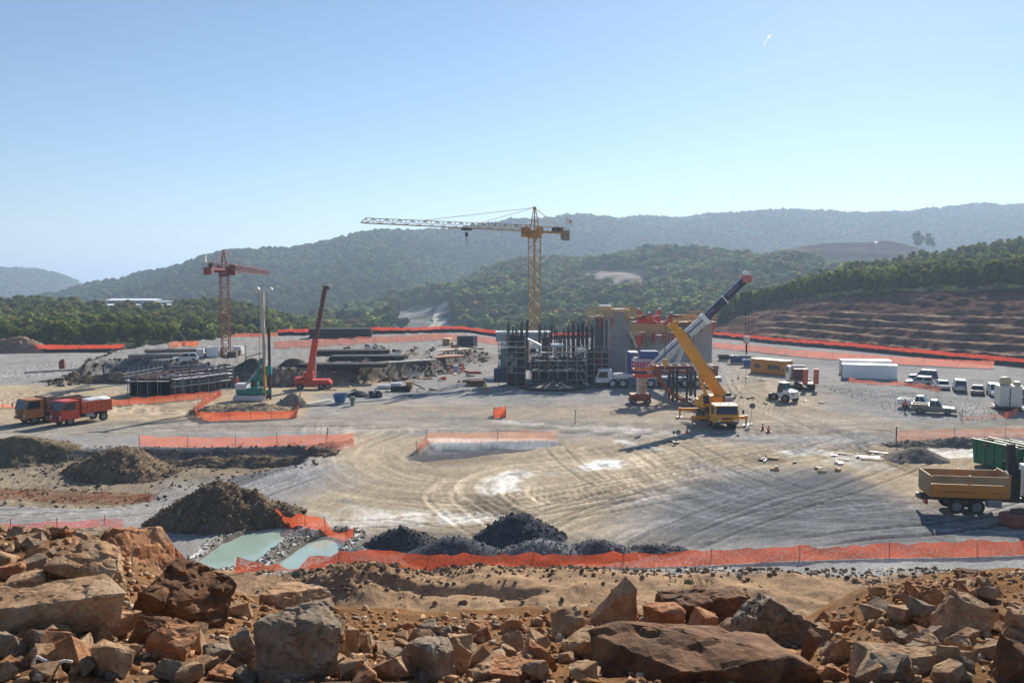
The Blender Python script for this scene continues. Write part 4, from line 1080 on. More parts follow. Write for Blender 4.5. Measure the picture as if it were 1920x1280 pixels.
MB().box((mx_ - .12, 0, mh * .82), (.5, .45, mh * .36)).build('upper_mast', pm('off_white', (.42, .39, .35), .55, dirt=.2), dr, bevel=.03)
MB().box((mx_ + .1, 0, mh + .1), (2.1, .5, .4), Matrix.Rotation(-.15, 3, 'Y')).tube((mx_ - .8, -.2, mh + .2), (mx_ - .8, .2, mh + .2), .38, 12).tube((mx_ + 1.05, -.2, mh + .25), (mx_ + 1.05, .2, mh + .25), .3, 12).build('mast_head', LGREY, dr)
st = MB().beam((-.3, -.5, 1.4), (mx_ - .3, -.3, 5.8), .34).beam((-.3, .5, 1.4), (mx_ - .3, .3, 5.8), .34).beam((.2, -.4, 1.5), (mx_ - .3, -.3, 3.9), .28).beam((.2, .4, 1.5), (mx_ - .3, .3, 3.9), .28)
st.build('mast_support', TEAL, dr)
MB().tube((-1.5, -.5, 1.7), (mx_ - .2, -.3, 5.0), .12, 8).tube((-1.5, .5, 1.7), (mx_ - .2, .3, 5.0), .12, 8).build('tilt_cylinder', LGREY, dr)
kx = P(506, 700, d0.y).x - d0.x
MB().tube((kx, -.1, .15), (kx, -.1, P(506, 613, d0.y).z - d0.z), .2, 10).build('drill_string', pm('drill_black', (.06, .045, .04), .7, .2), dr)
MB().box((kx - .3, 0, 4.2), (1.1, .7, 1.2)).box((kx - .3, 0, 1.2), (1.0, .6, .5)).build('rotary_drive', TEAL, dr, bevel=.05)
MB().box((mx_ + .15, -.35, 3.0), (.2, .2, 4.0)).build('yellow_guide', MYEL, dr)
MB().tube((mx_ + .65, 0, 1), (mx_ + .55, 0, mh), .04, 5).tube((mx_ - .6, 0, 2), (mx_ - .7, 0, mh), .04, 5).build('hoist_rope', ROPE, dr)
MB().path([(-.8, .2, 1.8), (-1.9, .1, 4.2), (-1.0, 0, 6.0), (mx_ - .3, 0, 6.6)], .06).build('hydraulic_hose', BLACK, dr)
# ================================================================== CONCRETE STRUCTURE
def lifts(root, x0, x1, y0, y1, Y, dep, n, mat=CONC):
    """concrete poured in lifts: each a block of its own with a recessed joint between"""
    a, b = P(x0, y0, Y), P(x1, y1, Y); h = (a.z - b.z) / n
    for k in range(n):
        m = MB().b2((a.x, Y, b.z + h * k + .015), (b.x, Y + dep, b.z + h * (k + 1) - .015))
        wbuild(m, 'concrete_lift', mat, root, bevel=.03)
    wbuild(MB().b2((a.x + .06, Y + .06, b.z), (b.x - .06, Y + dep - .06, a.z - .05)), 'joint_core', mat, root)
c0 = P(1240, 710, 150.0); c0.z = 0
cs = thing('concrete_building', 'unfinished concrete building with timber platforms on top', 'building', c0)
lifts(cs, 1145, 1182, 583, 714, 145, 7, 5)
lifts(cs, 1116, 1131, 592, 710, 151, 2, 4, pm('concrete_dark', (.15, .145, .145), .85, 0, .15, .4))
lifts(cs, 1182, 1302, 628, 714, 147, 9, 3)
lifts(cs, 1182, 1302, 603, 628, 152, 3, 1)
lifts(cs, 1301, 1334, 606, 714, 146.5, 9, 4)
wbuild(MB().tube(P(1135, 712, 150), P(1135, 600, 150), .33, 12), 'steel_column', GSTEEL, cs)
def platform(root, x0, x1, yd, Y, dep, rail=1.1, br=True, mats=(WOOD, WOOD, SIGRED)):
    """timber working platform: boards, rail posts, rails, red brackets beneath"""
    a, b = P(x0, yd, Y), P(x1, yd, Y); z = a.z; w = b.x - a.x; nb = max(3, int(dep / .45))
    for k in range(nb):
        wbuild(MB().b2((a.x, Y + dep * k / nb + .015, z - .1 + .02 * (k % 2)), (b.x, Y + dep * (k + 1) / nb - .015, z + .02 * (k % 2))), 'board', mats[0], root)
    n = max(2, int(w / 1.6))
    for k in range(n + 1):
        x = a.x + .06 + (w - .12) * k / n
        wbuild(MB().b2((x - .06, Y + .05, z - .2), (x + .06, Y + .15, z + rail + .1)), 'rail_post', mats[1], root)
        wbuild(MB().b2((x - .06, Y + dep - .15, z - .2), (x + .06, Y + dep - .05, z + rail + .1)), 'rail_post', mats[1], root)
        if br:
            wbuild(MB().beam((x, Y + .1, z - .2), (x, Y + dep * .8, z - 1.9), .14).beam((x, Y + .1, z - .2), (x, Y + dep, z - .25), .14).beam((x, Y + dep * .8, z - .3), (x, Y + dep * .8, z - 2.1), .14), 'bracket', mats[2], root)
    for f in (.35, .68, 1.0):
        wbuild(MB().b2((a.x - .2, Y + .02, z + rail * f - .08), (b.x + .2, Y + .06, z + rail * f + .07)), 'guard_rail', mats[1], root)
        wbuild(MB().b2((a.x - .2, Y + dep - .06, z + rail * f - .08), (b.x + .2, Y + dep - .02, z + rail * f + .07)), 'guard_rail', mats[1], root)
platform(cs, 1105, 1150, 594, 142.2, 2.8, 1.5)
platform(cs, 1172, 1190, 596, 144, 2.5, 1.8, False)
platform(cs, 1186, 1266, 623, 144.6, 2.2, 1.2)
platform(cs, 1262, 1300, 604, 150, 3, 1.2, False)
platform(cs, 1296, 1344, 603, 143.4, 2.9, 1.6)
wbuild(MB().box(P(1158, 581, 146), (3.4, 3, .5), .2).box(P(1136, 579, 146), (1.8, 1.5, .9)), 'timber_stack', PALEW, cs)
wbuild(MB().box(P(1134, 575, 147), (2.0, 1.6, .6)), 'white_sheet', WHITE_P, cs, bevel=.1)
wbuild(MB().beam(P(1182, 622, 144), P(1194, 652, 143), .35), 'timber_prop', PALEW, cs)
wbuild(MB().prism([P(1192, 632, 143.6), P(1201, 626, 143.6), P(1203, 648, 143.6), P(1196, 656, 143.6)], (0, .5, 0)), 'red_form', SIGRED, cs)
for px in (1212, 1228, 1254):
    wbuild(MB().beam(P(px, 624, 145.6), P(px, 650, 146.2), .12).beam(P(px - 5, 624, 145), P(px, 640, 146.2), .1), 'hanging_bracket', SIGRED, cs)
rr = random.Random(12)
for k in range(40):
    px = rr.uniform(1180, 1300); a = P(px, 603, 152.6)
    wbuild(MB().tube(a, a + Vector((0, 0, rr.uniform(.4, 1.3))), .03, 4), 'starter_bar', RUST, cs)

# red cradles standing on it
def cradle(label, px0, px1, ytop, ybot, Y, th):
    a, b = P(px0, ybot, Y), P(px1, ytop, Y); w, h = b.x - a.x, b.z - a.z
    t = thing('bearing_cradle', label, 'cradle', (a.x + w / 2, Y, a.z), 0, 'red cradles on the concrete building')
    pts = [(-w / 2, 0), (w / 2, 0), (w / 2, h), (w / 2 - .32, h)]
    for k in range(9):
        u = k / 8; x = (w / 2 - .55) * (1 - 2 * u); pts.append((x, h * .30 + h * .55 * abs(1 - 2 * u) ** 2))
    pts += [(-w / 2 + .32, h), (-w / 2, h)]
    MB().xz(pts, 0, th).build('side_plate', SIGRED, t)
    MB().b2((-w / 2 - .15, -.25, -.12), (w / 2 + .15, th + .25, .12)).build('base_plate', SIGRED, t)
    for s in (-1, 1):
        MB().box((s * w * .2, th / 2, h * .42), (.9, th + .1, .14), Matrix.Rotation(-s * .62, 3, 'Y')).build('bearing_pad', pm('pad_pale_blue', (.55, .72, .75), .4), t)
        MB().box((s * (w / 2 - .16), th / 2, h + .12), (.42, th + .06, .26)).build('end_cap', WHITE_P, t)
        for y in (-.1, th + .1):
            MB().add([(s * w * .42, y, .1), (s * w * .3, y, .1), (s * w * .42, y, h * .6)], [(0, 1, 2)]).build('gusset', SIGRED, t).modifiers.new('t', 'SOLIDIFY').thickness = .05
cradle('red steel cradle farther back on the concrete building', 1196, 1239, 580, 604, 150.5, .7)
cradle('red steel cradle nearer the edge of the concrete building', 1216, 1261, 587, 613, 147.4, .7)

# ================================================================== SCAFFOLDED BUILDING
Ys = 134.0
s0 = P(1035, 724, Ys); s0.z = 0
sb = thing('scaffolded_building', 'dark half-built block wrapped in scaffolding with tall bare reinforcement', 'building', s0)
def S_(mb, name, mat, **k): return wbuild(mb, name, mat, sb, **k)
for (x0, x1, y0, y1, Y, dp) in ((950, 986, 648, 728, 135, 3), (997, 1098, 668, 726, 137, 8), (1101, 1144, 655, 722, 138, 4), (1016, 1030, 632, 668, 140, 3), (948, 984, 628, 650, 140, 3)):
    a, b = P(x0, y0, Y), P(x1, y1, Y); n = max(1, int((b.x - a.x) / 1.25))
    for k in range(n):
        w = (b.x - a.x) / n
        S_(MB().b2((a.x + w * k + .02, Y, b.z), (a.x + w * (k + 1) - .02, Y + .25, a.z - .12 * (k % 3))), 'formwork_panel', FORM)
    S_(MB().b2((a.x + .1, Y + .27, b.z), (b.x - .1, Y + dp, a.z - .4)), 'wall', pm('concrete_dark', (.16, .15, .15), .85))
    for f in (.25, .6, .9):
        S_(MB().b2((a.x, Y - .14, b.z + (a.z - b.z) * f - .08), (b.x, Y - .01, b.z + (a.z - b.z) * f + .08)), 'waler', DSTEEL)
S_(pb(MB(), 930, 1034, 624, 640, 152, 3), 'rear_wall', pm('grey_panel', (.30, .32, .35), .7)); S_(pb(MB(), 929, 1035, 622, 624.4, 151.8, 3.6), 'wall_coping', WHITE_P)
rr = random.Random(5)
cages = [(953, 597, 652, 137), (962, 610, 652, 138), (969, 606, 652, 139), (978, 602, 652, 138), (988, 598, 668, 137), (1012, 604, 650, 140), (1022, 610, 650, 141), (1033, 606, 655, 141), (1042, 612, 662, 140), (1050, 616, 662, 139),
         (1058, 612, 665, 141), (1066, 606, 665, 139), (1075, 598, 668, 138), (1084, 604, 668, 140), (1092, 596, 668, 137), (1100, 606, 665, 139), (1110, 604, 660, 141), (1140, 650, 660, 141)]
for px, y0, y1, Y in cages:
    a, b = P(px, y1, Y), P(px, y0, Y); m = MB(); w = rr.uniform(.3, .5)
    for i in range(4):
        for j in range(2):
            x, y = a.x + w * (i / 3 - .5), Y + .7 * (j - .5)
            m.tube((x, y, a.z - 1), (x + rr.uniform(-.04, .04), y, b.z - rr.uniform(0, 1.4)), .045, 4)
    z = a.z
    while z < b.z - 1.8: m.box((a.x, Y, z), (w + .06, .76, .05)); z += .55
    S_(m, 'rebar_cage', DSTEEL)
for px in np.arange(1036, 1108, 3.4):
    Y = rr.uniform(138, 144); a = P(px, 660, Y); h = rr.uniform(2.2, 4.2)
    S_(MB().tube(a, a + Vector((rr.uniform(-.1, .1), 0, h)), .04, 4), 'reinforcement_bar', RUST if rr.random() < .4 else GSTEEL)
# scaffold bays
def scaffold(root, x0, x1, ybase, ytop, Y, dep, nbay, lev, plank=GSTEEL, brace=True):
    a, b = P(x0, ybase, Y), P(x1, ytop, Y); a.z = max(0, a.z) * 0 + gz(a.x, Y); H = b.z - a.z
    for k in range(nbay + 1):
        x = a.x + (b.x - a.x) * k / nbay
        for y in (Y, Y + dep): wbuild(MB().tube((x, y, a.z), (x, y, b.z), .055, 5), 'standard', GSTEEL, root)
    for f in lev:
        z = a.z + H * f
        for y in (Y, Y + dep):
            wbuild(MB().tube((a.x, y, z), (b.x, y, z), .05, 5), 'ledger', GSTEEL, root)
            wbuild(MB().tube((a.x, y - .05, z + .95), (b.x, y - .05, z + .95), .045, 5), 'guard_rail', GSTEEL, root)
        for k in range(nbay):
            xa, xb = a.x + (b.x - a.x) * k / nbay, a.x + (b.x - a.x) * (k + 1) / nbay
            for j in range(3):
                wbuild(MB().b2((xa + .04, Y + .06 + j * (dep - .1) / 3, z + .05), (xb - .04, Y + (j + 1) * (dep - .1) / 3, z + .11)), 'plank', plank, root)
    if brace:
        for k in range(0, nbay, 2):
            xa, xb = a.x + (b.x - a.x) * k / nbay, a.x + (b.x - a.x) * (k + 1) / nbay
            for i in range(len(lev) - 1):
                za, zb = a.z + H * lev[i], a.z + H * lev[i + 1]
                wbuild(MB().tube((xa, Y - .06, za), (xb, Y - .06, zb), .04, 4), 'brace', GSTEEL, root)
scaffold(sb, 994, 1100, 724, 648, 132.6, 1.5, 6, (.02, .38, .62, .82))
scaffold(sb, 951, 985, 722, 640, 133.4, 1.2, 2, (.3, .62, .86), brace=False)
scaffold(sb, 1101, 1143, 718, 652, 135.5, 1.2, 3, (.25, .55, .88), brace=False)
scaffold(sb, 935, 950, 716, 626, 134.0, 2.0, 1, (.3, .55, .8))
zz = MB()
for k in range(4):
    a, b = P(1098, 722 - 20 * k, 132.3), P(1087, 702 - 20 * k, 132.3)
    zz.beam(a, b, .5, .08)
    for f in range(8): zz.box(a + (b - a) * (f / 8), (.3, .55, .05))
S_(zz, 'stair_flight', GSTEEL)
S_(MB().box(P(1001, 641, 135), (2.2, 1.8, .25), Matrix.Rotation(.45, 3, 'Y')).box(P(1006, 650, 134.6), (1.6, 1.5, .5)), 'white_formwork', WHITE_P)
S_(MB().b2(P(1034, 651, 135), P(1057, 645, 135) + Vector((0, 1.5, 0))), 'white_formwork', WHITE_P)
S_(MB().box(P(1088, 658, 133.5), (1.3, 1, .9), .3), 'white_formwork', WHITE_P)
S_(pb(MB(), 938, 948, 640, 652, 134.4, .1), 'white_sheet', WHITE_P); S_(pb(MB(), 938, 949, 655, 690, 134.4, .1), 'teal_sheet', pm('teal_sheet', (.12, .22, .24), .5))
S_(pb(MB(), 926, 950, 692, 716, 133.2, 2.0), 'dark_panel', pm('navy_panel', (.035, .055, .09), .6))

# tools, boards and sheets left on the scaffold levels; tie holes in the concrete
rr = random.Random(44)
for k in range(90):
    px, Y = rr.uniform(994, 1100), rr.uniform(132.8, 134); py = rr.choice((663, 678, 695, 722)) - rr.uniform(0, 1.5); q = P(px, py, Y)
    S_(MB().box(q + Vector((0, 0, .1)), (rr.uniform(.2, .9), rr.uniform(.1, .5), rr.uniform(.08, .4)), rr.uniform(0, 3)), 'loose_item', rr.choice((WHITE_P, PALEW, DSTEEL, RUST, LGREY, FORM)))
for k in range(26):
    a = P(rr.uniform(950, 1140), rr.uniform(650, 722), rr.uniform(133, 136)); S_(MB().tube(a, a + Vector((rr.uniform(-1.6, 1.6), rr.uniform(-.4, .4), rr.uniform(.3, 2.6))), .045, 5), 'prop', rr.choice((GSTEEL, DSTEEL, SIGRED)))
for k in range(14):
    a = P(rr.uniform(940, 1090), rr.uniform(645, 700), 134.6); S_(MB().box(a, (rr.uniform(.6, 1.6), .06, rr.uniform(.5, 1.3))), 'sheet', rr.choice((FORM, DSTEEL, GSTEEL, pm('navy_panel', (.035, .055, .09), .6))))
for k in range(11):
    for j in range(5):
        q = P(1188 + k * 11, 640 + j * 14, 146.985); wbuild(MB().tube(q, q + Vector((0, .03, 0)), .07, 8), 'tie_hole', DSTEEL, cs)
for k in range(3):
    for j in range(8):
        q = P(1151 + k * 12, 592 + j * 14, 144.985); wbuild(MB().tube(q, q + Vector((0, .03, 0)), .07, 8), 'tie_hole', DSTEEL, cs)
for k in range(30):
    q = P(rr.uniform(1108, 1340), rr.uniform(598, 602), rr.uniform(146, 151)); wbuild(MB().box(q + Vector((0, 0, .6)), (rr.uniform(.3, 1.8), rr.uniform(.3, 1), rr.uniform(.15, .6)), rr.uniform(0, 3)), 'loose_item', rr.choice((WOOD, PALEW, WHITE_P, SIGRED, RUST)), cs)
# conical steel plate on the ground in front
dp = GG(1036, 727)
cp = thing('steel_cone_plate', 'wide dark conical steel plate lying on the gravel before the scaffolding', 'steel plate', dp)
n = 40; R1, R0 = 5.05, .5
vs = [(R1 * math.cos(6.2832 * k / n), R1 * .98 * math.sin(6.2832 * k / n), .25) for k in range(n)] + [(R0 * math.cos(6.2832 * k / n), R0 * math.sin(6.2832 * k / n), 1.35) for k in range(n)]
MB().add(vs, [(k, (k + 1) % n, n + (k + 1) % n, n + k) for k in range(n)] + [tuple(range(n, 2 * n))]).build('plate', pm('plate_dark', (.11, .105, .105), .5, .3, .2, .6, dirt=.2), cp)
rm = MB()
for k in range(n):
    a, b = 6.2832 * k / n, 6.2832 * (k + 1) / n
    rm.beam((R1 * math.cos(a), R1 * .98 * math.sin(a), .2), (R1 * math.cos(b), R1 * .98 * math.sin(b), .2), .14, .4)
rm.build('rim', DSTEEL, cp)
for k in range(8):
    a = 6.2832 * (k + .5) / 8
    MB().beam((R1 * .95 * math.cos(a), R1 * .93 * math.sin(a), .36), (.6 * math.cos(a), .6 * math.sin(a), 1.4), .12, .14).build('rib', DSTEEL, cp)
for a0 in (-1.15, -2.1, .8):
    pts = []
    for (r_, a_) in ((4.5, a0 - .28), (4.5, a0 + .28), (2.6, a0 + .18)): pts.append((r_ * math.cos(a_), r_ * .98 * math.sin(a_), .25 + (R1 - r_) / (R1 - R0) * 1.1 + .02))
    MB().prism(pts, (0, 0, .03)).build('opening_cover', PALEW, cp)
for k in range(12):
    a = 6.2832 * k / 12
    MB().box((4.7 * math.cos(a), 4.6 * math.sin(a), .1), (.4, .3, .25), a).build('timber_block', PALEW, cp)

# ================================================================== LEFT FOUNDATION WITH SCAFFOLD
f0_ = GG(278, 742)
fo = thing('foundation_formwork', 'low boxed foundation with pale scaffold platforms below the earth cut', 'foundation', f0_)
Yf = f0_.y
def fb(mb, name, mat, **k): return wbuild(mb, name, mat, fo, **k)
def X(px, Y=Yf): return (px - 960) / F * Y
corners = [(X(241), Yf), (X(316), Yf), (X(356), Yf + 4.5), (X(384), Yf + 9), (X(330), Yf + 12.5), (X(262), Yf + 10)]
zb, zt = gz(corners[0][0], Yf) - .1, 2.7
for i in range(len(corners)):
    a, b = Vector((*corners[i], 0)), Vector((*corners[(i + 1) % 6], 0)); L = (b - a).length; n = max(2, int(L / 1.2)); d = (b - a) / n
    out = Vector((d.y, -d.x, 0)).normalized()
    for k in range(n):
        p, q = a + d * (k + .03), a + d * (k + .97)
        fb(MB().prism([p + Vector((0, 0, zb)), q + Vector((0, 0, zb)), q + Vector((0, 0, zt - .15 * (k % 2))), p + Vector((0, 0, zt - .15 * (k % 2)))], -out * .15), 'formwork_panel', FORM)
        fb(MB().tube(a + d * k + out * 1.1 + Vector((0, 0, zb)), a + d * k + out * 1.1 + Vector((0, 0, zt + 1.1)), .05, 5), 'standard', GSTEEL)
        fb(MB().beam(a + d * k + out * .12 + Vector((0, 0, zb)), a + d * k + out * .12 + Vector((0, 0, zt + .1)), .12), 'soldier_beam', DSTEEL)
    for z_ in ((.95,) if i not in (1, 2) else (.9, 2.0)):
        z_ = zt - z_ + .4 if i not in (1, 2) else zt - z_ + .6
        for j in range(3):
            o1 = out * (.3 + .28 * j)
            fb(MB().beam(a + o1 + Vector((0, 0, z_)), b + o1 + Vector((0, 0, z_)), .25, .06), 'plank', LGREY)
        for hgt in (.5, 1.0): fb(MB().tube(a + out * 1.1 + Vector((0, 0, z_ + hgt)), b + out * 1.1 + Vector((0, 0, z_ + hgt)), .05, 5), 'guard_rail', GSTEEL)
fb(MB().prism([Vector((*c, .0)) for c in corners], (0, 0, zt - .7)), 'concrete_fill', CONC)
rr = random.Random(8)
for k in range(46):
    u, v = rr.uniform(.1, .9), rr.uniform(.1, .9)
    x = corners[0][0] * (1 - u) + corners[1][0] * u + v * 5; y = Yf + 1 + v * 8
    fb(MB().tube((x, y, 1.8), (x, y, zt + rr.uniform(.1, .9)), .035, 4), 'starter_bar', RUST)
for k in range(6):
    x = corners[0][0] + 1.2 + k * 1.0
    fb(MB().box((x + 2, Yf + 3 + rr.uniform(0, 4), zt - .35), (rr.uniform(.8, 2.2), rr.uniform(.3, .8), .5), rr.uniform(-.3, .3)), 'form_block', LGREY if k % 2 else FORM)

# ================================================================== STEEL FRAME, RING SEGMENT AND LIFT BETWEEN THE CRANES
e0 = GG(1296, 752)
sf = thing('steel_portal', 'brown steel frame on paired columns between the two mobile cranes', 'steel frame', e0)
Ye = e0.y
ze = lambda py: P(1296, py, Ye).z - e0.z
xe = lambda px: P(px, 740, Ye).x - e0.x
for y in (0, 3.0):
    MB().b2((xe(1226), y - .15, ze(692)), (xe(1346), y + .15, ze(685))).build('beam', MAROON, sf)
    for px in (1262, 1269, 1296, 1303):
        MB().b2((xe(px) - .14, y - .14, 0), (xe(px) + .14, y + .14, ze(692))).build('column', DSTEEL, sf)
MB().b2((xe(1232), .2, ze(700)), (xe(1300), .4, ze(695))).build('lower_beam', RUST, sf)
for k in range(8):
    x = xe(1228) + (xe(1344) - xe(1228)) * k / 7
    MB().b2((x - .1, .16, ze(691)), (x + .1, 2.84, ze(686))).build('cross_beam', RUST, sf)
MB().b2((xe(1318), -.2, ze(705)), (xe(1345), 2.5, ze(686))).build('cabinet', pm('rust_panel', (.24, .10, .07), .7), sf)
MB().beam((xe(1336), -.3, ze(690)), (xe(1310), -.3, ze(675)), .2).build('brace', WHITE_P, sf)
g1 = GG(1275, 762)
rg_ = thing('ring_segment', 'curved red and white steel ring segment standing beside the lift', 'ring segment', g1)
arc = []
for k in range(15):
    a = math.pi + (math.pi * .62) * k / 14
    arc.append((3.2 + 6.4 * math.cos(a), 5.4 + 5.4 * math.sin(a)))
for nm, mt, r0_, r1_, y0_, y1_ in (('flange', RUST, 1.0, .93, 0, .25), ('shell', SIGRED, .985, .93, .26, 1.5), ('rear_flange', RUST, 1.0, .90, 1.51, 1.75)):
    m = MB()
    for k in range(14):
        (xa, za), (xb, zb_) = arc[k], arc[k + 1]; c = (3.2, 5.4)
        f = lambda x, z, s: (c[0] + (x - c[0]) * s, z_ if False else c[1] + (z - c[1]) * s)
        q = [f(xa, za, r0_), f(xb, zb_, r0_), f(xb, zb_, r1_), f(xa, za, r1_)]
        m.xz(q, y0_, y1_)
    m.build(nm, mt, rg_)
for k in (2, 5, 8, 11):
    (xa, za) = arc[k]
    MB().box((3.2 + (xa - 3.2) * .95, .8, 5.4 + (za - 5.4) * .95), (.12, 1.3, .5)).build('stiffener', SIGRED, rg_)

l0 = GG(1203, 756)
lf = thing('scissor_lift', 'orange scissor lift with two striped railed platforms left of the steel frame', 'lift', l0)
Yl = l0.y; zl = lambda py: P(1203, py, Yl).z - l0.z; xl = lambda px: P(px, 740, Yl).x - l0.x
MB().b2((xl(1181), -1.1, .45), (xl(1218), 1.1, 1.35)).build('base', pm('lift_red_brown', (.26, .06, .045), .6, dirt=.15), lf, bevel=.05)
for x in (xl(1186), xl(1213)):
    for s in (-1, 1): wheel(lf, x, s * 1.0, .42, .42, .3)
m = MB(); zA, zB = 1.35, zl(704)
for y in (-.75, .75):
    for k in range(4):
        za, zb_ = zA + (zB - zA) * k / 4, zA + (zB - zA) * (k + 1) / 4
        m.beam((xl(1195), y, za), (xl(1213), y, zb_), .1, .16).beam((xl(1213), y, za), (xl(1195), y, zb_), .1, .16)
m.build('scissor_arms', PALEW, lf)
MB().b2((xl(1194), -.2, 1.3), (xl(1198), .2, zB)).build('lift_cylinder', WHITE_P, lf)
for zz_, mt in ((zl(704), SIGRED), (zl(692), pm('lift_orange', (.50, .13, .04), .5))):
    MB().b2((xl(1187), -1.2, zz_ - .15), (xl(1224), 1.4, zz_ + .05)).build('platform', mt, lf)
    MB().b2((xl(1187), -1.24, zz_ + .06), (xl(1224), -1.21, zz_ + .4)).build('toe_board', mt, lf)
rl = MB(); z0_ = zl(692)
for x in (xl(1187), xl(1196), xl(1206), xl(1215), xl(1224)):
    for y in (-1.2, 1.4): rl.tube((x, y, z0_), (x, y, z0_ + 1.2), .05, 5)
rl.build('rail_post', pm('pink_stripe_rail', (.62, .30, .26), .5), lf)
for h in (.6, 1.2):
    MB().tube((xl(1187), -1.2, z0_ + h), (xl(1224), -1.2, z0_ + h), .05, 5).tube((xl(1187), 1.4, z0_ + h), (xl(1224), 1.4, z0_ + h), .05, 5).tube((xl(1187), -1.2, z0_ + h), (xl(1187), 1.4, z0_ + h), .05, 5).build('guard_rail', WHITE_P if h > 1 else SIGRED, lf)
# ================================================================== LORRIES
LAMP = pm('lamp_glass', (.75, .75, .7), .15)
TAIL = pm('tail_lamp', (.35, .02, .02), .25)
TRIM = pm('dark_trim', (.05, .045, .04), .6)
def truck_cab(t, x0, x1, z0, z1, w, mat, rake=.25):
    """cab with screen, side windows, grille, bumper, lamps and mirrors; forward is +x"""
    zb = z0 + (z1 - z0) * .48
    c = MB().xz([(x0, z0), (x1, z0), (x1 + .05, zb), (x1 - rake, z1 - .1), (x1 - rake - .15, z1), (x0, z1)], -w / 2, w / 2).build('cab', mat, t, bevel=.07)
    m = MB(); pane(m, [(x1 + .045, -w * .43, zb + .05), (x1 + .045, w * .43, zb + .05), (x1 - rake + .02, w * .43, z1 - .16), (x1 - rake + .02, -w * .43, z1 - .16)], (1, 0, rake)); m.build('windscreen', GLASS, c)
    for s in (-1, 1):
        m = MB(); y = s * w / 2
        pane(m, [(x1 - .12, y, zb + .05), (x1 - rake - .12, y, z1 - .22), (x0 + .5, y, z1 - .22), (x0 + .5, y, zb + .05)], (0, s, 0)); m.build('side_window', GLASS, c)
        MB().box((x1 + .06, s * w * .36, z0 + .32), (.06, .34, .2)).build('headlight', LAMP, c)
        MB().tube((x1 - .2, y, z1 - .35), (x1 + .12, y + s * .28, z1 - .4), .02, 5).box((x1 + .12, y + s * .3, z1 - .7), (.06, .18, .5)).build('mirror', TRIM, c)
    g = MB()
    for k in range(5): g.box((x1 + .06, 0, z0 + .55 + k * .13), (.04, w * .62, .06))
    g.build('grille', TRIM, c)
    MB().box((x1 + .08, 0, z0 + .02), (.2, w * 1.0, .36)).build('bumper', mat if mat is not WHITE_P else LGREY, c, bevel=.04)
    return c
def tipper(name, label, loc, rz, cabm, bodm, tarp=None, axles=(.0, -3.4, -4.7), blen=4.6, load=None, inner=None):
    t = thing(name, label, 'lorry', loc, rz)
    xr = axles[-1] - .9
    MB().b2((xr, -.45, .75), (1.2, .45, 1.05)).build('chassis', TRIM, t)
    truck_cab(t, -1.15, .95, .72, 2.85, 2.45, cabm)
    for x in axles:
        for s in (-1, 1): wheel(t, x, s * 1.0, .52, .52, .38)
    xa, xb = xr - .15, -1.4
    b = MB().b2((xa, -1.22, 1.2), (xb, 1.22, 1.36)).b2((xb - .08, -1.22, 1.37), (xb, 1.22, 3.0)).b2((xa, -1.22, 1.37), (xa + .08, 1.22, 2.35))
    for s in (-1, 1): b.b2((xa + .09, s * 1.22, 1.37), (xb - .09, s * 1.14, 2.4))
    bo = b.build('tipping_body', bodm, t)
    for s in (-1, 1):
        for k in range(7):
            x = xa + .2 + (xb - xa - .4) * k / 6
            MB().b2((x - .06, s * 1.221, 1.3), (x + .06, s * 1.29, 2.42)).build('side_rib', bodm, bo)
        MB().b2((xa, s * 1.222, 2.4), (xb, s * 1.12, 2.52)).build('top_rail', bodm, bo)
    if tarp:
        MB().loft([[(x, -1.18, 2.45), (x, -.75, 2.68 + dz), (x, 0, 2.78 + dz), (x, .75, 2.68 + dz), (x, 1.18, 2.45), (x, 0, 2.3)] for x, dz in ((xa + .05, 0), (xa + 1.3, .06), (xa + 2.6, .02), (xb - .1, .08))]).build('tarpaulin', tarp, t, smooth=True)
    if load:
        rg_l = np.random.default_rng(2); vs = []; nx, ny = 14, 8
        for i in range(nx):
            for j in range(ny):
                x = xa + .1 + (xb - xa - .2) * i / (nx - 1); y = -1.12 + 2.24 * j / (ny - 1)
                vs.append((x, y, 1.75 + .35 * math.cos(y * 1.2) + rg_l.normal(0, .06)))
        MB().add(vs, [(i * ny + j, (i + 1) * ny + j, (i + 1) * ny + j + 1, i * ny + j + 1) for i in range(nx - 1) for j in range(ny - 1)]).build('load', load, t)
    MB().b2((-1.9, 1.0, .7), (-2.9, 1.25, 1.15)).build('fuel_tank', GSTEEL, t, bevel=.06)
    for s in (-1, 1):
        for x in axles[1:]: MB().b2((x - .6, s * .8, 1.08), (x + .6, s * 1.22, 1.13)).build('mudguard', TRIM, t)
    return t
def yaw(px0, py0, px1, py1):
    """heading of a thing that runs from one ground pixel to another"""
    a, b = GG(px0, py0), GG(px1, py1); return math.atan2(b.y - a.y, b.x - a.x)
g = GG(55, 793)
tipper('dump_truck', 'brown dump truck with rusty raised tipping body parked at the far left', g, R(-123), pm('orange_brown_cab', (.40, .15, .05), .5, dirt=.3), pm('rusty_body', (.22, .14, .09), .75, 0, .25, 1.2, dirt=.3), None, (.0, -1.5, -4.6, -5.9))
g = GG(121, 796)
tipper('dump_truck', 'red dump truck with grey tarpaulin over its load beside the brown one', g, R(-121), pm('truck_red', (.52, .055, .03), .42, dirt=.15), pm('body_orange_red', (.52, .09, .03), .5, dirt=.15), pm('tarpaulin_grey', (.50, .52, .54), .7, 0, .1, 1.5), (.0, -4.2))

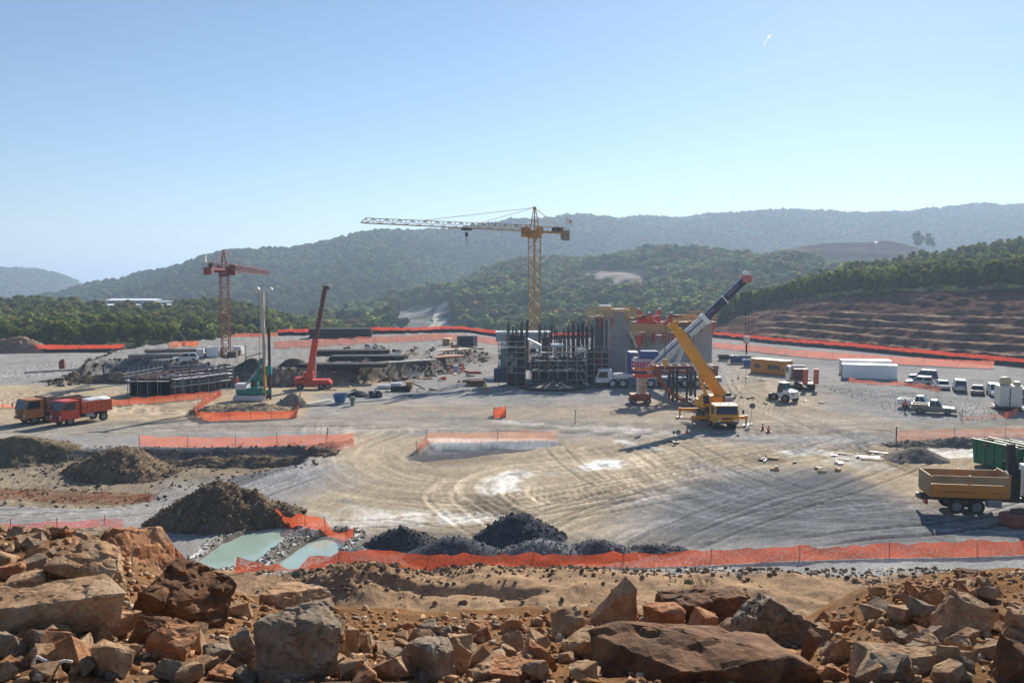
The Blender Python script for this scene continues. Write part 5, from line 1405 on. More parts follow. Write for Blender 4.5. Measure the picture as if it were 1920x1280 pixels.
# yellow three-axle tipper at the right, cut by the frame
g = GG(1908, 960)
ty = thing('tipper_lorry', 'yellow tipper lorry with black loading crane at the right edge', 'lorry', g, R(-9))
MB().b2((-6.7, -.45, .8), (2.2, .45, 1.12)).build('chassis', TRIM, ty)
bodm = pm('tipper_yellow', (.50, .20, .022), .45, 0, .1, .8, dirt=.2)
xa, xb = -6.35, -1.05
bo = MB().b2((xa, -1.24, 1.2), (xb, 1.24, 1.36)).b2((xa + .06, -1.24, 1.37), (xb - .06, -1.17, 2.15)).b2((xa + .06, 1.17, 1.37), (xb - .06, 1.24, 2.15)).build('tipping_body', bodm, ty)
for s in (-1, 1):
    for k, (u0, u1) in enumerate(((0, .5), (.5, 1))):
        a, b = xa + .1 + (xb - xa - .2) * u0, xa + .1 + (xb - xa - .2) * u1
        MB().b2((a + .05, s * 1.235, 2.17), (b - .05, s * 1.17, 2.75)).build('side_board', pm('pale_side_board', (.33, .23, .12), .75, 0, .2, 1.0), bo)
        MB().b2((b - .06, s * 1.25, 1.4), (b + .04, s * 1.14, 2.8)).build('side_post', bodm, bo)
MB().b2((xb - .05, -1.24, 1.37), (xb + .05, 1.24, 2.95)).build('front_board', pm('pale_side_board', (.42, .34, .24), .75), bo); MB().b2((xa - .05, -1.24, 1.37), (xa + .05, 1.24, 2.75)).build('tailgate', pm('pale_side_board', (.42, .34, .24), .75), bo)
m = MB()
for (u0, n_, h_) in ((.12, 11, .07), (.36, 9, .09), (.74, 8, .07)):
    for k in range(n_): m.b2((xa + (xb - xa) * u0 + k * .13, -1.262, 1.56), (xa + (xb - xa) * u0 + k * .13 + .075, -1.242, 1.56 + h_))
m.build('side_lettering', pm('letter_brown', (.14, .07, .03), .6), bo)
for x in (-4.5, -3.15, 1.6):
    for s in (-1, 1): wheel(ty, x, s * 1.0, .54, .54, .42)
for s in (-1, 1):
    MB().b2((-2.5, s * 1.2, .55), (-1.5, s * .7, 1.1)).build('fuel_tank', GSTEEL, ty, bevel=.08)
    MB().b2((-6.6, s * .5, .62), (-6.45, s * 1.2, .95)).build('tail_light', TAIL, ty)
ca = MB().box((-.55, 0, 1.9), (.7, 1.6, 1.9)).beam((-.55, -.2, 2.6), (-.75, -.3, 5.0), .4, .45).beam((-.75, -.3, 5.0), (-.2, .2, 2.9), .3, .34).build('loading_crane', BLACK, ty)
MB().tube((-.3, -.8, 1.4), (-.3, -.8, 3.3), .08, 6).tube((-.8, .7, 1.4), (-.8, .6, 3.6), .07, 6).build('crane_hose', BLACK, ca)
truck_cab(ty, .45, 2.7, .85, 3.35, 2.5, WHITE_P)
MB().b2((.5, -1.29, 1.3), (1.5, -1.255, 2.2)).build('side_locker', LGREY, ty)

# white flatbed lorry with ramps up
g = GG(1492, 722)
fb_ = thing('flatbed_lorry', 'low-loader lorry with white cab and two raised red ramps', 'lorry', g, yaw(1540, 733, 1488, 712))
truck_cab(fb_, -.6, 1.5, .75, 3.1, 2.45, WHITE_P)
MB().b2((-7.6, -.45, .75), (1.2, .45, 1.02)).build('chassis', TRIM, fb_)
MB().b2((-4.0, -1.2, 1.05), (-.9, 1.2, 1.35)).build('front_deck', RUST, fb_); MB().b2((-1.1, -1.1, 1.36), (-.85, 1.1, 3.3)).build('headboard', LGREY, fb_)
MB().b2((-2.7, -1.05, 1.36), (-1.15, 1.05, 2.9)).build('load_box', pm('dark_maroon_load', (.09, .035, .035), .6), fb_, bevel=.04)
for k in range(5): MB().b2((-7.6, -1.2 + k * .485, 1.05), (-4.02, -1.2 + k * .485 + .46, 1.13)).build('deck_board', pm('bleached_deck', (.55, .42, .38), .8, 0, .2, 1), fb_)
for x in (.7, -3.4, -4.6, -5.8):
    for s in (-1, 1): wheel(fb_, x, s * .98, .5, .5, .36)
for s in (-1, 1):
    rp_ = MB().box((-7.7, s * .8, 2.25), (.16, .75, 2.3), Matrix.Rotation(-.06, 3, 'Y')).build('ramp', pm('ramp_red', (.50, .12, .06), .55, dirt=.15), fb_)
    for k in range(6): MB().box((-7.59, s * .8, 1.4 + k * .35), (.05, .7, .06)).build('ramp_rung', TRIM, rp_)

# compact white loader
g = GG(1470, 752)
ld = thing('wheel_loader', 'compact white wheel loader standing on the gravel right of the yellow crane', 'loader', g, R(118))
MB().xz([(-1.9, .6), (.9, .6), (.9, 1.1), (-.2, 1.25), (-.5, 1.75), (-1.9, 1.55)], -.75, .75).build('body', WHITE_P, ld, bevel=.1)
MB().box((-1.75, 0, 1.1), (.36, 1.3, .7)).build('counterweight', LGREY, ld, bevel=.1)
MB().box((-1.95, .35, 1.15), (.04, .4, .18)).build('warning_label', SIGRED, ld)
c = MB().xz([(-.5, 1.25), (.75, 1.2), (.7, 1.8), (.45, 2.55), (-.45, 2.55)], -.62, .62).build('cab', pm('loader_frame', (.06, .07, .07), .5), ld, bevel=.06)
m = MB(); pane(m, [(.74, -.52, 1.4), (.74, .52, 1.4), (.5, .52, 2.45), (.5, -.52, 2.45)], (1, 0, .2)); pane(m, [(-.5, -.5, 1.6), (-.5, .5, 1.6), (-.47, .5, 2.4), (-.47, -.5, 2.4)], (-1, 0, 0)); m.build('window', glass('teal_glass', (.05, .13, .13)), c)
MB().box((0, 0, 2.62), (1.05, 1.3, .1)).build('roof', WHITE_P, c, bevel=.03)
for x in (-1.15, .95):
    for s in (-1, 1): wheel(ld, x, s * .85, .58, .58, .45)
MB().beam((.3, -.5, 1.3), (1.9, -.5, .65), .16, .22).beam((.3, .5, 1.3), (1.9, .5, .65), .16, .22).build('lift_arm', pm('loader_orange', (.5, .16, .03), .5), ld)
MB().xz([(1.8, .15), (2.6, .12), (2.6, .2), (2.05, .35), (2.0, .95), (1.85, .95)], -.95, .95).build('bucket', DSTEEL, ld)
for s in (-1, 1): MB().box((-1.9, s * .5, 1.45), (.05, .16, .12)).build('tail_light', TAIL, ld)

# ================================================================== CARS
def car(label, loc, rz, mat, kind='estate', name='parked_car', group='cars parked along the gravel edge'):
    L, W_, H = {'estate': (4.3, 1.75, 1.5), 'van': (4.4, 1.8, 1.85), 'pickup': (5.1, 1.8, 1.75), 'saloon': (4.4, 1.72, 1.42), 'suv': (4.5, 1.82, 1.75)}[kind]
    t = thing(name, label, 'pickup' if kind == 'pickup' else 'car', loc, rz, group)
    h = L / 2; zs, zb = .32, H * .56; w = W_ / 2
    def ring(x, z0, z1, ww): return [(x, -ww * .94, z0), (x, ww * .94, z0), (x, ww, (z0 + z1) / 2), (x, ww * .94, z1), (x, -ww * .94, z1), (x, -ww, (z0 + z1) / 2)]
    hood = zb * .93
    st = [(-h, zs + .12, zb * .86, w * .9), (-h + .12, zs, zb, w * .97), (-.2 * L, zs - .05, zb, w), (.16 * L, zs - .05, zb, w), (.25 * L, zs, hood, w), (h - .2, zs, hood * .88, w * .96), (h, zs + .1, hood * .72, w * .86)]
    if kind == 'pickup': st = [(-h, zs + .2, zb, w * .96), (-h + .1, zs + .1, zb + .05, w), (-.1 * L, zs, zb + .05, w), (.14 * L, zs, zb + .03, w), (.2 * L, zs, hood, w), (h - .2, zs, hood * .92, w * .97), (h, zs + .12, hood * .75, w * .9)]
    b = MB().loft([ring(*q) for q in st]).build('body', mat, t, bevel=.05)
    rear, rt, ft, fr = {'estate': (-h + .15, -h + .5, .06 * L, .24 * L), 'van': (-h + .05, -h + .25, .12 * L, .3 * L), 'saloon': (-.36 * L, -.2 * L, .05 * L, .22 * L), 'suv': (-h + .08, -h + .3, .06 * L, .22 * L), 'pickup': (-.1 * L, -.06 * L, .08 * L, .2 * L)}[kind]
    z1 = H; wi, wo = w * .78, w * .93
    cab = MB().add([(rear, -wo, zb), (fr, -wo, zb), (fr, wo, zb), (rear, wo, zb), (rt, -wi, z1), (ft, -wi, z1), (ft, wi, z1), (rt, wi, z1)], [(3, 2, 1, 0), (4, 5, 6, 7), (0, 1, 5, 4), (1, 2, 6, 5), (2, 3, 7, 6), (3, 0, 4, 7)]).build('cabin', mat, b, bevel=.05)
    lp = lambda p, q, f: tuple(p[i] + (q[i] - p[i]) * f for i in range(3))
    def win(p0, p1, p2, p3, n, nm):
        c = [sum(p[i] for p in (p0, p1, p2, p3)) / 4 for i in range(3)]
        m = MB(); pane(m, [lp(p, c, .13) for p in (p0, p1, p2, p3)], n, .012); m.build(nm, GLASS, b)
    win((fr, -wo, zb), (fr, wo, zb), (ft, wi, z1), (ft, -wi, z1), (1, 0, .8), 'windscreen'); win((rear, wo, zb), (rear, -wo, zb), (rt, -wi, z1), (rt, wi, z1), (-1, 0, .3), 'rear_window')
    for s in (-1, 1):
        mid_b, mid_t = (rear + fr) / 2, (rt + ft) / 2
        for (ba, bb, ta, tb) in ((rear, mid_b, rt, mid_t), (mid_b, fr, mid_t, ft)): win((ba, s * wo, zb), (bb, s * wo, zb), (tb, s * wi, z1), (ta, s * wi, z1), (0, s, .25), 'side_window')
        MB().box((h - .08, s * w * .68, zs + .32), (.12, .34, .14)).build('headlight', LAMP, b); MB().box((-h + .03, s * w * .78, zb * .78), (.08, .18, .3)).build('tail_light', TAIL, b)
        MB().box((fr - .1, s * (w + .06), zb + .08), (.12, .16, .1)).build('mirror', TRIM, b)
    MB().box((h - .02, 0, zs + .12), (.12, W_ * .82, .22)).box((-h + .02, 0, zs + .18), (.12, W_ * .84, .22)).build('bumper', TRIM if kind == 'pickup' else mat, b, bevel=.03)
    MB().box((-h - .005, 0, zs + .42), (.02, .5, .11)).build('number_plate', WHITE_P, b)
    if kind == 'pickup':
        MB().b2((-h + .15, -w * .82, zb + .052), (-.12 * L, w * .82, zb + .056)).build('load_bed', TRIM, b)
        for s in (-1, 1): MB().b2((-h + .08, s * w * .99, zb + .05), (-.11 * L, s * w * .86, zb + .22)).build('bed_side', mat, b)
        MB().b2((-h + .02, -w * .95, zb + .05), (-h + .12, w * .95, zb + .22)).build('tailgate', mat, b)
    for x in (-.31 * L, .31 * L):
        for s in (-1, 1): wheel(t, x, s * (w - .1), .33 if kind != 'pickup' else .37, .33 if kind != 'pickup' else .37, .22)
    return t
SILV = pm('car_silver', (.48, .49, .50), .3, .4, .05, .8, dirt=.06); CGREY = pm('car_grey', (.16, .16, .165), .3, .3, .05, .8, dirt=.1)
CBLUE = pm('car_blue', (.05, .10, .24), .3, .2, .05, .8); TAUPE = pm('car_taupe', (.26, .22, .18), .35, .3, .05, .8, dirt=.15)
car('silver hatchback nose-in nearest the white containers', GG(1724, 722), R(150), SILV, 'estate')
car('blue car just behind the silver hatchback', GG(1731, 712), R(152), CBLUE, 'suv')
car('white saloon second in the row of parked cars', GG(1767, 729), R(70), WHITE_P, 'saloon')
car('silver van-like car in the middle of the parked row', GG(1799, 733), R(66), SILV, 'van')
car('dark grey low car between the silver van and the white hut', GG(1833, 739), R(60), CGREY, 'saloon')
car('white car half hidden behind the pale hut', GG(1866, 742), R(250), WHITE_P, 'suv')
car('grey van at the right edge behind the pale hut', GG(1922, 752), R(20), pm('car_mauve', (.30, .27, .29), .35), 'van')
car('white pickup parked beside the taupe pickup', GG(1724, 766), R(-38), WHITE_P, 'pickup', 'pickup_truck', 'pickups on the open gravel')
car('dusty taupe pickup in front on the open gravel', GG(1750, 775), R(-25), TAUPE, 'pickup', 'pickup_truck', 'pickups on the open gravel')
car('white car parked among the pipes on the raised pad', Vector((P(348, 674, 150).x, 150, 2.5)), R(200), WHITE_P, 'estate', group='cars on the raised pad')
o = bpy.data.objects[-1]

# ================================================================== CONTAINERS, SKIPS, HUT
def container(name, label, cat, loc, rz, L, W_, H, mat, group=None, ribs=True, windows=0, door=True, roof=None):
    t = thing(name, label, cat, loc, rz, group)
    MB().b2((-L / 2, -W_ / 2, .12), (L / 2, W_ / 2, H)).build('shell', mat, t, bevel=.04)
    if ribs:
        for s in (-1, 1):
            n = int(L / .42)
            for k in range(n):
                x = -L / 2 + .25 + (L - .5) * k / (n - 1)
                if windows and s < 0 and abs(k / n - .45) < .38: continue
                MB().b2((x - .09, s * W_ / 2, .25), (x + .09, s * (W_ / 2 + .035), H - .15)).build('corrugation', mat, t)
    MB().b2((-L / 2 - .03, -W_ / 2 - .03, H), (L / 2 + .03, W_ / 2 + .03, H + .08)).build('roof', roof or mat, t)
    for sx in (-1, 1):
        for sy in (-1, 1): MB().b2((sx * (L / 2 - .1) - .1, sy * (W_ / 2 - .1) - .1, 0), (sx * (L / 2 - .1) + .1, sy * (W_ / 2 - .1) + .1, .2)).build('corner_foot', TRIM, t)
    for k in range(windows):
        x0 = -L / 2 + .9 + k * (L - 1.4) / windows; x1 = x0 + (L - 2.2) / windows * (.45 if k == 0 else 1.05)
        f = MB().b2((x0 - .06, -W_ / 2 - .03, H * .38), (x1 + .06, -W_ / 2 - .005, H * .72)).build('window_frame', mat, t)
        MB().b2((x0, -W_ / 2 - .04, H * .41), (x1, -W_ / 2 - .031, H * .69)).build('window_pane', GLASS, f)
    if door:
        d = MB().b2((-L / 2 - .03, -W_ * .42, .2), (-L / 2 - .005, W_ * .42, H - .12)).build('door', mat, t)
        for y in (-.35, -.12, .12, .35): MB().tube((-L / 2 - .06, y * W_, .25), (-L / 2 - .06, y * W_, H - .15), .03, 5).build('locking_bar', GSTEEL, d)
    return t
g = GG(1446, 701); container('site_cabin', 'long orange-yellow site cabin with dark windows', 'cabin', g, yaw(1410, 700, 1482, 708), 7.2, 2.5, 2.6, pm('cabin_orange', (.50, .21, .03), .55, dirt=.12), None, True, 2, roof=pm('cabin_roof', (.72, .60, .45), .6))
CW = pm('container_white', (.80, .80, .80), .5, 0, .05, .6, dirt=.06)
g = GG(1629, 710); container('shipping_container', 'long white container with dark open end, nearer of the two', 'container', g, yaw(1578, 710, 1676, 712), 8.6, 2.5, 2.45, CW, 'white containers', True)
MB().b2((-4.36, -.95, .25), (-4.34, .95, 2.2)).build('open_end', pm('dark_opening', (.03, .03, .03), .8), bpy.data.objects[[o.name for o in bpy.data.objects if o.name.startswith('shipping_container')][-1]])
g = GG(1622, 701); container('shipping_container', 'long white container standing behind the nearer white one', 'container', g, yaw(1578, 704, 1670, 705), 8.4, 2.5, 2.5, CW, 'white containers', True)
g = GG(876, 662); container('shipping_container', 'dark open-fronted grey container behind the timber stacks', 'container', Vector((g.x, g.y, g.z)), R(8), 4.4, 2.4, 2.5, pm('container_grey', (.20, .21, .22), .6), None, True)
MB().b2((-2.0, -1.29, .25), (1.2, -1.24, 2.25)).build('open_side', pm('dark_opening', (.03, .03, .03), .8), bpy.data.objects[[o.name for o in bpy.data.objects if o.name.startswith('shipping_container')][-1]])
p = Vector((P(400, 667, 157).x, 157, gz(P(400, 667, 157).x, 157))); container('generator_box', 'white generator box left of the red crane base', 'generator', p, R(5), 2.0, 1.6, 1.9, WHITE_P, None, False)
p = Vector((P(447, 662, 163).x, 163, 2.5)); container('generator_box', 'white box right of the red crane base', 'generator', p, R(-4), 1.6, 1.6, 1.6, WHITE_P, None, False)
p = Vector((P(376, 664, 158).x, 158, 2.5)); container('generator_box', 'small white and blue compressor beside the pipes', 'compressor', p, R(12), 1.3, 1.2, 1.5, WHITE_P, None, False)

def skip(label, loc, rz, L, W_, H, mat, group=None, load=None, name='skip_container'):
    t = thing(name, label, 'skip', loc, rz, group)
    def wall(a, b, z0, z1, th=.08): return MB().b2(a, b)
    MB().xz([(-L / 2 + .25, .18), (L / 2 - .25, .18), (L / 2 - .25, .26), (-L / 2 + .25, .26)], -W_ / 2 + .06, W_ / 2 - .06).build('floor', mat, t)
    for s in (-1, 1):
        w_ = MB().xz([(-L / 2 + .3, .2), (L / 2 - .3, .2), (L / 2, H), (-L / 2, H)], s * W_ / 2 - .04, s * W_ / 2 + .04).build('side_wall', mat, t)
        for k in range(5):
            x = -L / 2 + .5 + (L - 1) * k / 4
            MB().b2((x - .06, s * W_ / 2 + s * .041, .25), (x + .06, s * W_ / 2 + s * .12, H - .05)).build('rib', mat, w_)
        MB().b2((-L / 2, s * W_ / 2 - .09, H), (L / 2, s * W_ / 2 + .09, H + .12)).build('top_rail', mat, w_)
    for sx in (-1, 1): MB().prism([(sx * (L / 2 - .3), -W_ / 2 + .05, .2), (sx * (L / 2 - .3), W_ / 2 - .05, .2), (sx * L / 2, W_ / 2 - .05, H), (sx * L / 2, -W_ / 2 + .05, H)], (-sx * .07, 0, 0)).build('end_wall', mat, t)
    if load:
        rl_ = random.Random(H + L); m = MB()
        for k in range(26):
            c = (rl_.uniform(-L * .42, L * .42), rl_.uniform(-W_ * .36, W_ * .36), H - rl_.uniform(.0, .45)); m.box(c, (rl_.uniform(.3, 1.4), rl_.uniform(.1, .5), rl_.uniform(.08, .35)), Matrix.Rotation(rl_.uniform(0, 6), 3, 'Z') @ Matrix.Rotation(rl_.uniform(-.5, .5), 3, 'X'))
        tag(m.build('rubbish', load, t), kind='stuff')
        MB().b2((-L / 2 + .3, -W_ / 2 + .1, .3), (L / 2 - .3, W_ / 2 - .1, H - .4)).build('fill', RUST, t)
    return t
GRN = pm('skip_green', (.012, .13, .065), .5, 0, .12, .8, dirt=.1)
g = GG(1878, 878); t = skip('green skip with rusty inside, left of the pair', g, R(-72), 4.8, 1.9, 2.3, GRN, 'green skips', RUST)
MB().b2((2.36, -.25, 1.2), (2.40, .15, 1.55)).build('notice', WHITE_P, t)
g = GG(1922, 884); t = skip('green skip filled with pale rubbish, cut by the right edge', g, R(-70), 4.8, 1.9, 2.3, GRN, 'green skips', PALEW)
MB().b2((2.36, -.6, 1.2), (2.40, -.2, 1.55)).build('notice', WHITE_P, t)
g = GG(1387, 682); skip('larger dark blue skip behind the orange cabin', g, R(-12), 4.2, 1.9, 1.6, pm('skip_blue', (.025, .06, .15), .5, dirt=.1), 'blue skips', TRIM)
g = GG(1405, 688); skip('bright blue skip touching the orange cabin', g, R(-12), 2.6, 1.8, 1.4, pm('skip_bright_blue', (.03, .13, .33), .5, dirt=.1), 'blue skips')
g = GG(1357, 676); skip('small black skip beyond the blue ones', g, R(0), 2.4, 1.4, 1.2, pm('skip_black', (.03, .035, .035), .6), None)
g = GG(638, 756); skip('small blue tipping skip on the gravel', g, R(3), 1.7, 1.5, 1.2, pm('bin_blue', (.03, .15, .33), .5, dirt=.1))
# pale hut with water tank
g = GG(1889, 768)
ht = thing('site_hut', 'pale square hut on a low platform with a cream water tank on top', 'hut', g, R(-14))
MB().b2((-1.3, -1.2, .55), (1.3, 1.2, 3.1)).build('walls', pm('hut_cream', (.66, .62, .54), .65, 0, .06, .6, dirt=.1), ht, bevel=.03)
MB().b2((-1.4, -1.3, 3.1), (1.4, 1.3, 3.2)).build('roof', LGREY, ht)
d = MB().b2((-.85, -1.23, .6), (-.2, -1.205, 2.6)).build('door', LGREY, ht); MB().box((-.3, -1.25, 1.6), (.05, .05, .15)).build('handle', TRIM, d)
MB().b2((-.16, -1.225, .6), (-.05, -1.206, 2.9)).build('cable_duct', TRIM, ht)
MB().b2((-1.6, -1.6, .0), (1.6, 1.5, .2)).b2((-1.6, -1.6, .4), (1.6, 1.5, .54)).build('platform', TRIM, ht)
tk = MB().loft([[(r_ * math.cos(a) - .4, r_ * math.sin(a), z) for a in [k * math.pi / 6 for k in range(12)]] for r_, z in ((.62, 3.21), (.72, 3.4), (.72, 3.85), (.6, 4.15), (.25, 4.25))]).build('water_tank', pm('tank_cream', (.55, .43, .25), .5), ht, smooth=True)
MB().b2((.55, -.7, 3.2), (1.2, .2, 3.7)).build('vent_box', pm('tank_cream', (.55, .43, .25), .5), ht)
# ================================================================== PILES
def pile(name, label, cat, px, py, rx, ry, h, mat, seed, rough=.18, n=46, group=None, peaks=((0, 0, 1.0),), stones=0, stcol=None, zoff=0):
    """heap of loose material: flank at its angle of repose, lumpy skin, a skirt of stones that rolled off"""
    g = GG(px, py); ys = g.y + ry * .6
    t = thing(name, label, cat, (g.x, ys, gz(g.x, ys) + zoff), 0, group)
    u = np.linspace(-1.25, 1.25, n); A_, B_ = np.meshgrid(u, u); X_, Y_ = A_ * rx, B_ * ry
    z = np.full(X_.shape, -9.0)
    wob = 1 + .22 * fbm(A_ * 1.3 + seed, B_ * 1.3, 3, seed)
    for (cx, cy, s) in peaks:
        r_ = np.hypot(A_ - cx, B_ - cy) * wob / (.55 + .45 * s); z = np.maximum(z, h * s * (1 - r_ ** 1.12))
    k = 1.0
    z = z - .12 * h * np.exp(-((z / h - 1) / .15) ** 2)
    z += fbm(X_ * 1.1, Y_ * 1.1, 4, seed + 3, .65) * rough + fbm(X_ * 4, Y_ * 4, 2, seed + 5) * rough * .5
    gr = z_ground(X_ + g.x, Y_ + ys) - t.location.z
    z = np.where(z > 0, z + gr, gr - .12 + np.maximum(z, -1) * .1)
    cc = np.ones((n * n, 3)) * np.array(stcol or (.1, .1, .1)) * (1 + .35 * fbm(X_ * 2.5, Y_ * 2.5, 3, seed + 9)).reshape(-1, 1)
    o = link('heap', np_mesh('heap', np.stack([X_, Y_, z], -1).reshape(-1, 3), grid_faces(n, n), np.clip(cc, .01, .8), False), mat, t)
    if stones:
        rs = np.random.default_rng(seed); V, Fc, Cc = [], [], []; nb = 0
        fi = (z > gr - .1); ii = np.argwhere(fi)
        for k in range(stones):
            a, b = ii[rs.integers(len(ii))]; s = rs.uniform(.035, .085) * (1.9 if rs.random() < .12 else 1) * (h / 2.2) ** .35
            p = np.array([X_[a, b] + rs.normal(0, .08), Y_[a, b] + rs.normal(0, .08), z[a, b] + s * .2])
            q = ICO0[0] * s * rs.uniform(.6, 1.3, 3) * (1 + rs.normal(0, .2, (len(ICO0[0]), 1))) + p
            V.append(q); Fc.append(ICO0[1] + nb); nb += len(q); Cc.append(np.ones((len(q), 3)) * np.array(stcol) * rs.uniform(.7, 2.0))
        so = link('loose_stones', np_mesh('loose_stones', np.concatenate(V), np.concatenate(Fc), np.clip(np.concatenate(Cc), .01, .7)), mat, t); tag(so, kind='stuff')
    return t
GRAV = attr_mat('gravel_heap', .9, (2.0, .3), (14, .5), 1.0, .06, 12)
SOIL = attr_mat('soil_heap', .95, (1.5, .3), (8, .4), 1.0, .1, 8)
GC, LC = (.085, .087, .095), (.20, .20, .2)
gp = 'gravel heaps behind the near fence'
pile('gravel_pile', 'tallest blue-black gravel heap behind the near fence', 'gravel heap', 972, 1018, 3.0, 2.2, 1.75, GRAV, 1, .04, 50, gp, stones=500, stcol=GC)
pile('gravel_pile', 'low dark gravel heap with pale right flank, leftmost of the heaps', 'gravel heap', 752, 1028, 2.3, 1.7, 1.15, GRAV, 2, .05, 42, gp, stones=420, stcol=(.09, .088, .09))
pile('gravel_pile', 'smooth fine grey gravel heap between the leftmost and the tallest', 'gravel heap', 848, 1058, 3.2, 2.0, 1.5, GRAV, 3, .02, 50, gp, stones=220, stcol=(.115, .118, .125))
pile('gravel_pile', 'coarse pale grey stone heap in front of the tallest one', 'gravel heap', 1018, 1056, 3.0, 2.0, 1.25, GRAV, 4, .07, 46, gp, stones=520, stcol=LC)
pile('gravel_pile', 'coarse grey stone heap, rightmost of the heaps', 'gravel heap', 1122, 1050, 2.5, 1.7, 1.05, GRAV, 5, .07, 42, gp, stones=420, stcol=(.13, .13, .135))
pile('gravel_pile', 'flat scatter of dark stone right of the heaps', 'gravel heap', 1235, 1036, 1.9, .9, .45, GRAV, 6, .1, 36, gp, stones=300, stcol=(.11, .11, .112))
pile('gravel_pile', 'low stone bank beside the right-hand pond', 'gravel heap', 648, 1062, 1.2, 2.6, .5, GRAV, 7, .12, 36, gp, stones=420, stcol=(.2, .2, .2))
BR = (.155, .118, .082)
pile('dirt_pile', 'large brown earth heap behind the ponds', 'earth heap', 392, 990, 4.5, 3.4, 3.1, SOIL, 8, .3, 70, None, ((0, 0, 1), (.45, .1, .66), (-.35, -.05, .62), (.75, .2, .4)), 900, BR)
pile('dirt_pile', 'brown pointed earth heap left of the grey track', 'earth heap', 205, 897, 4.4, 4.0, 2.6, SOIL, 9, .26, 60, None, ((0, 0, 1), (-.5, .1, .5), (.5, 0, .5)), 700, (.19, .14, .095), zoff=0)
pile('dirt_pile', 'low brown earth bank at the left edge', 'earth heap', 15, 868, 5.5, 3.5, 1.5, SOIL, 10, .25, 50, None, ((0, 0, 1), (-.5, 0, .8)), 400, (.19, .15, .10))
pile('sand_pile', 'smooth grey-brown sand heap left of the green skips', 'sand heap', 1732, 866, 3.0, 2.4, 1.3, SOIL, 11, .04, 50, None, stcol=(.21, .185, .16), stones=30)
pile('dirt_pile', 'pale stony heap right of the drilling rig', 'earth heap', 543, 764, 2.0, 2.0, 2.0, SOIL, 12, .25, 40, None, ((0, 0, 1), (-.4, -.3, .6)), 300, (.27, .24, .19))
pile('dirt_pile', 'tan spoil heap under the drilling rig', 'earth heap', 440, 776, 5.2, 3.6, 1.1, SOIL, 13, .25, 50, None, ((0, 0, 1), (.5, .1, .9), (-.5, 0, .7)), 500, (.30, .24, .16))
pile('dirt_pile', 'dark earth tongue at the left end of the cut', 'earth heap', 180, 718, 9, 3.4, 1.7, SOIL, 14, .4, 50, None, ((.3, 0, 1), (-.3, .1, .6), (.6, .1, .9)), 500, (.115, .09, .066))
pile('dirt_pile', 'dark rounded heap in the cut behind the drilling rig', 'earth heap', 470, 719, 3.0, 2.0, 1.8, SOIL, 15, .15, 40, 'dark heaps in the cut', stones=150, stcol=(.10, .092, .085))
pile('dirt_pile', 'dark rounded heap in the cut left of the red truck crane', 'earth heap', 548, 716, 2.8, 1.8, 1.6, SOIL, 16, .15, 40, 'dark heaps in the cut', stones=150, stcol=(.105, .097, .088))
pile('dirt_pile', 'dark heap in the cut beside the foundation', 'earth heap', 406, 722, 2.6, 1.8, 1.5, SOIL, 17, .15, 40, 'dark heaps in the cut', stones=150, stcol=(.10, .09, .08))
pile('dirt_pile', 'small charcoal heap beside the blue skip', 'earth heap', 668, 744, 2.0, 1.6, .9, SOIL, 18, .12, 32, None, stones=120, stcol=(.07, .07, .08))
pile('dirt_pile', 'rocky rubble mound before the left wood', 'earth heap', 20, 661, 8, 5, 4.2, SOIL, 19, .5, 46, None, ((0, 0, 1), (-.5, 0, .8)), 500, (.25, .17, .12))
pile('dirt_pile', 'brown spoil along the trench right of the tan track', 'earth heap', 1800, 838, 5.5, 1.6, .8, SOIL, 20, .3, 46, None, ((0, 0, 1), (.6, 0, .9), (-.6, 0, .7)), 500, (.19, .165, .135))
pile('dirt_pile', 'brown clod bank at the right end of the grey dip', 'earth heap', 470, 862, 6.5, 1.8, .9, SOIL, 21, .3, 46, None, ((0, 0, 1), (.6, 0, .8), (-.6, 0, .8)), 500, (.18, .14, .10))

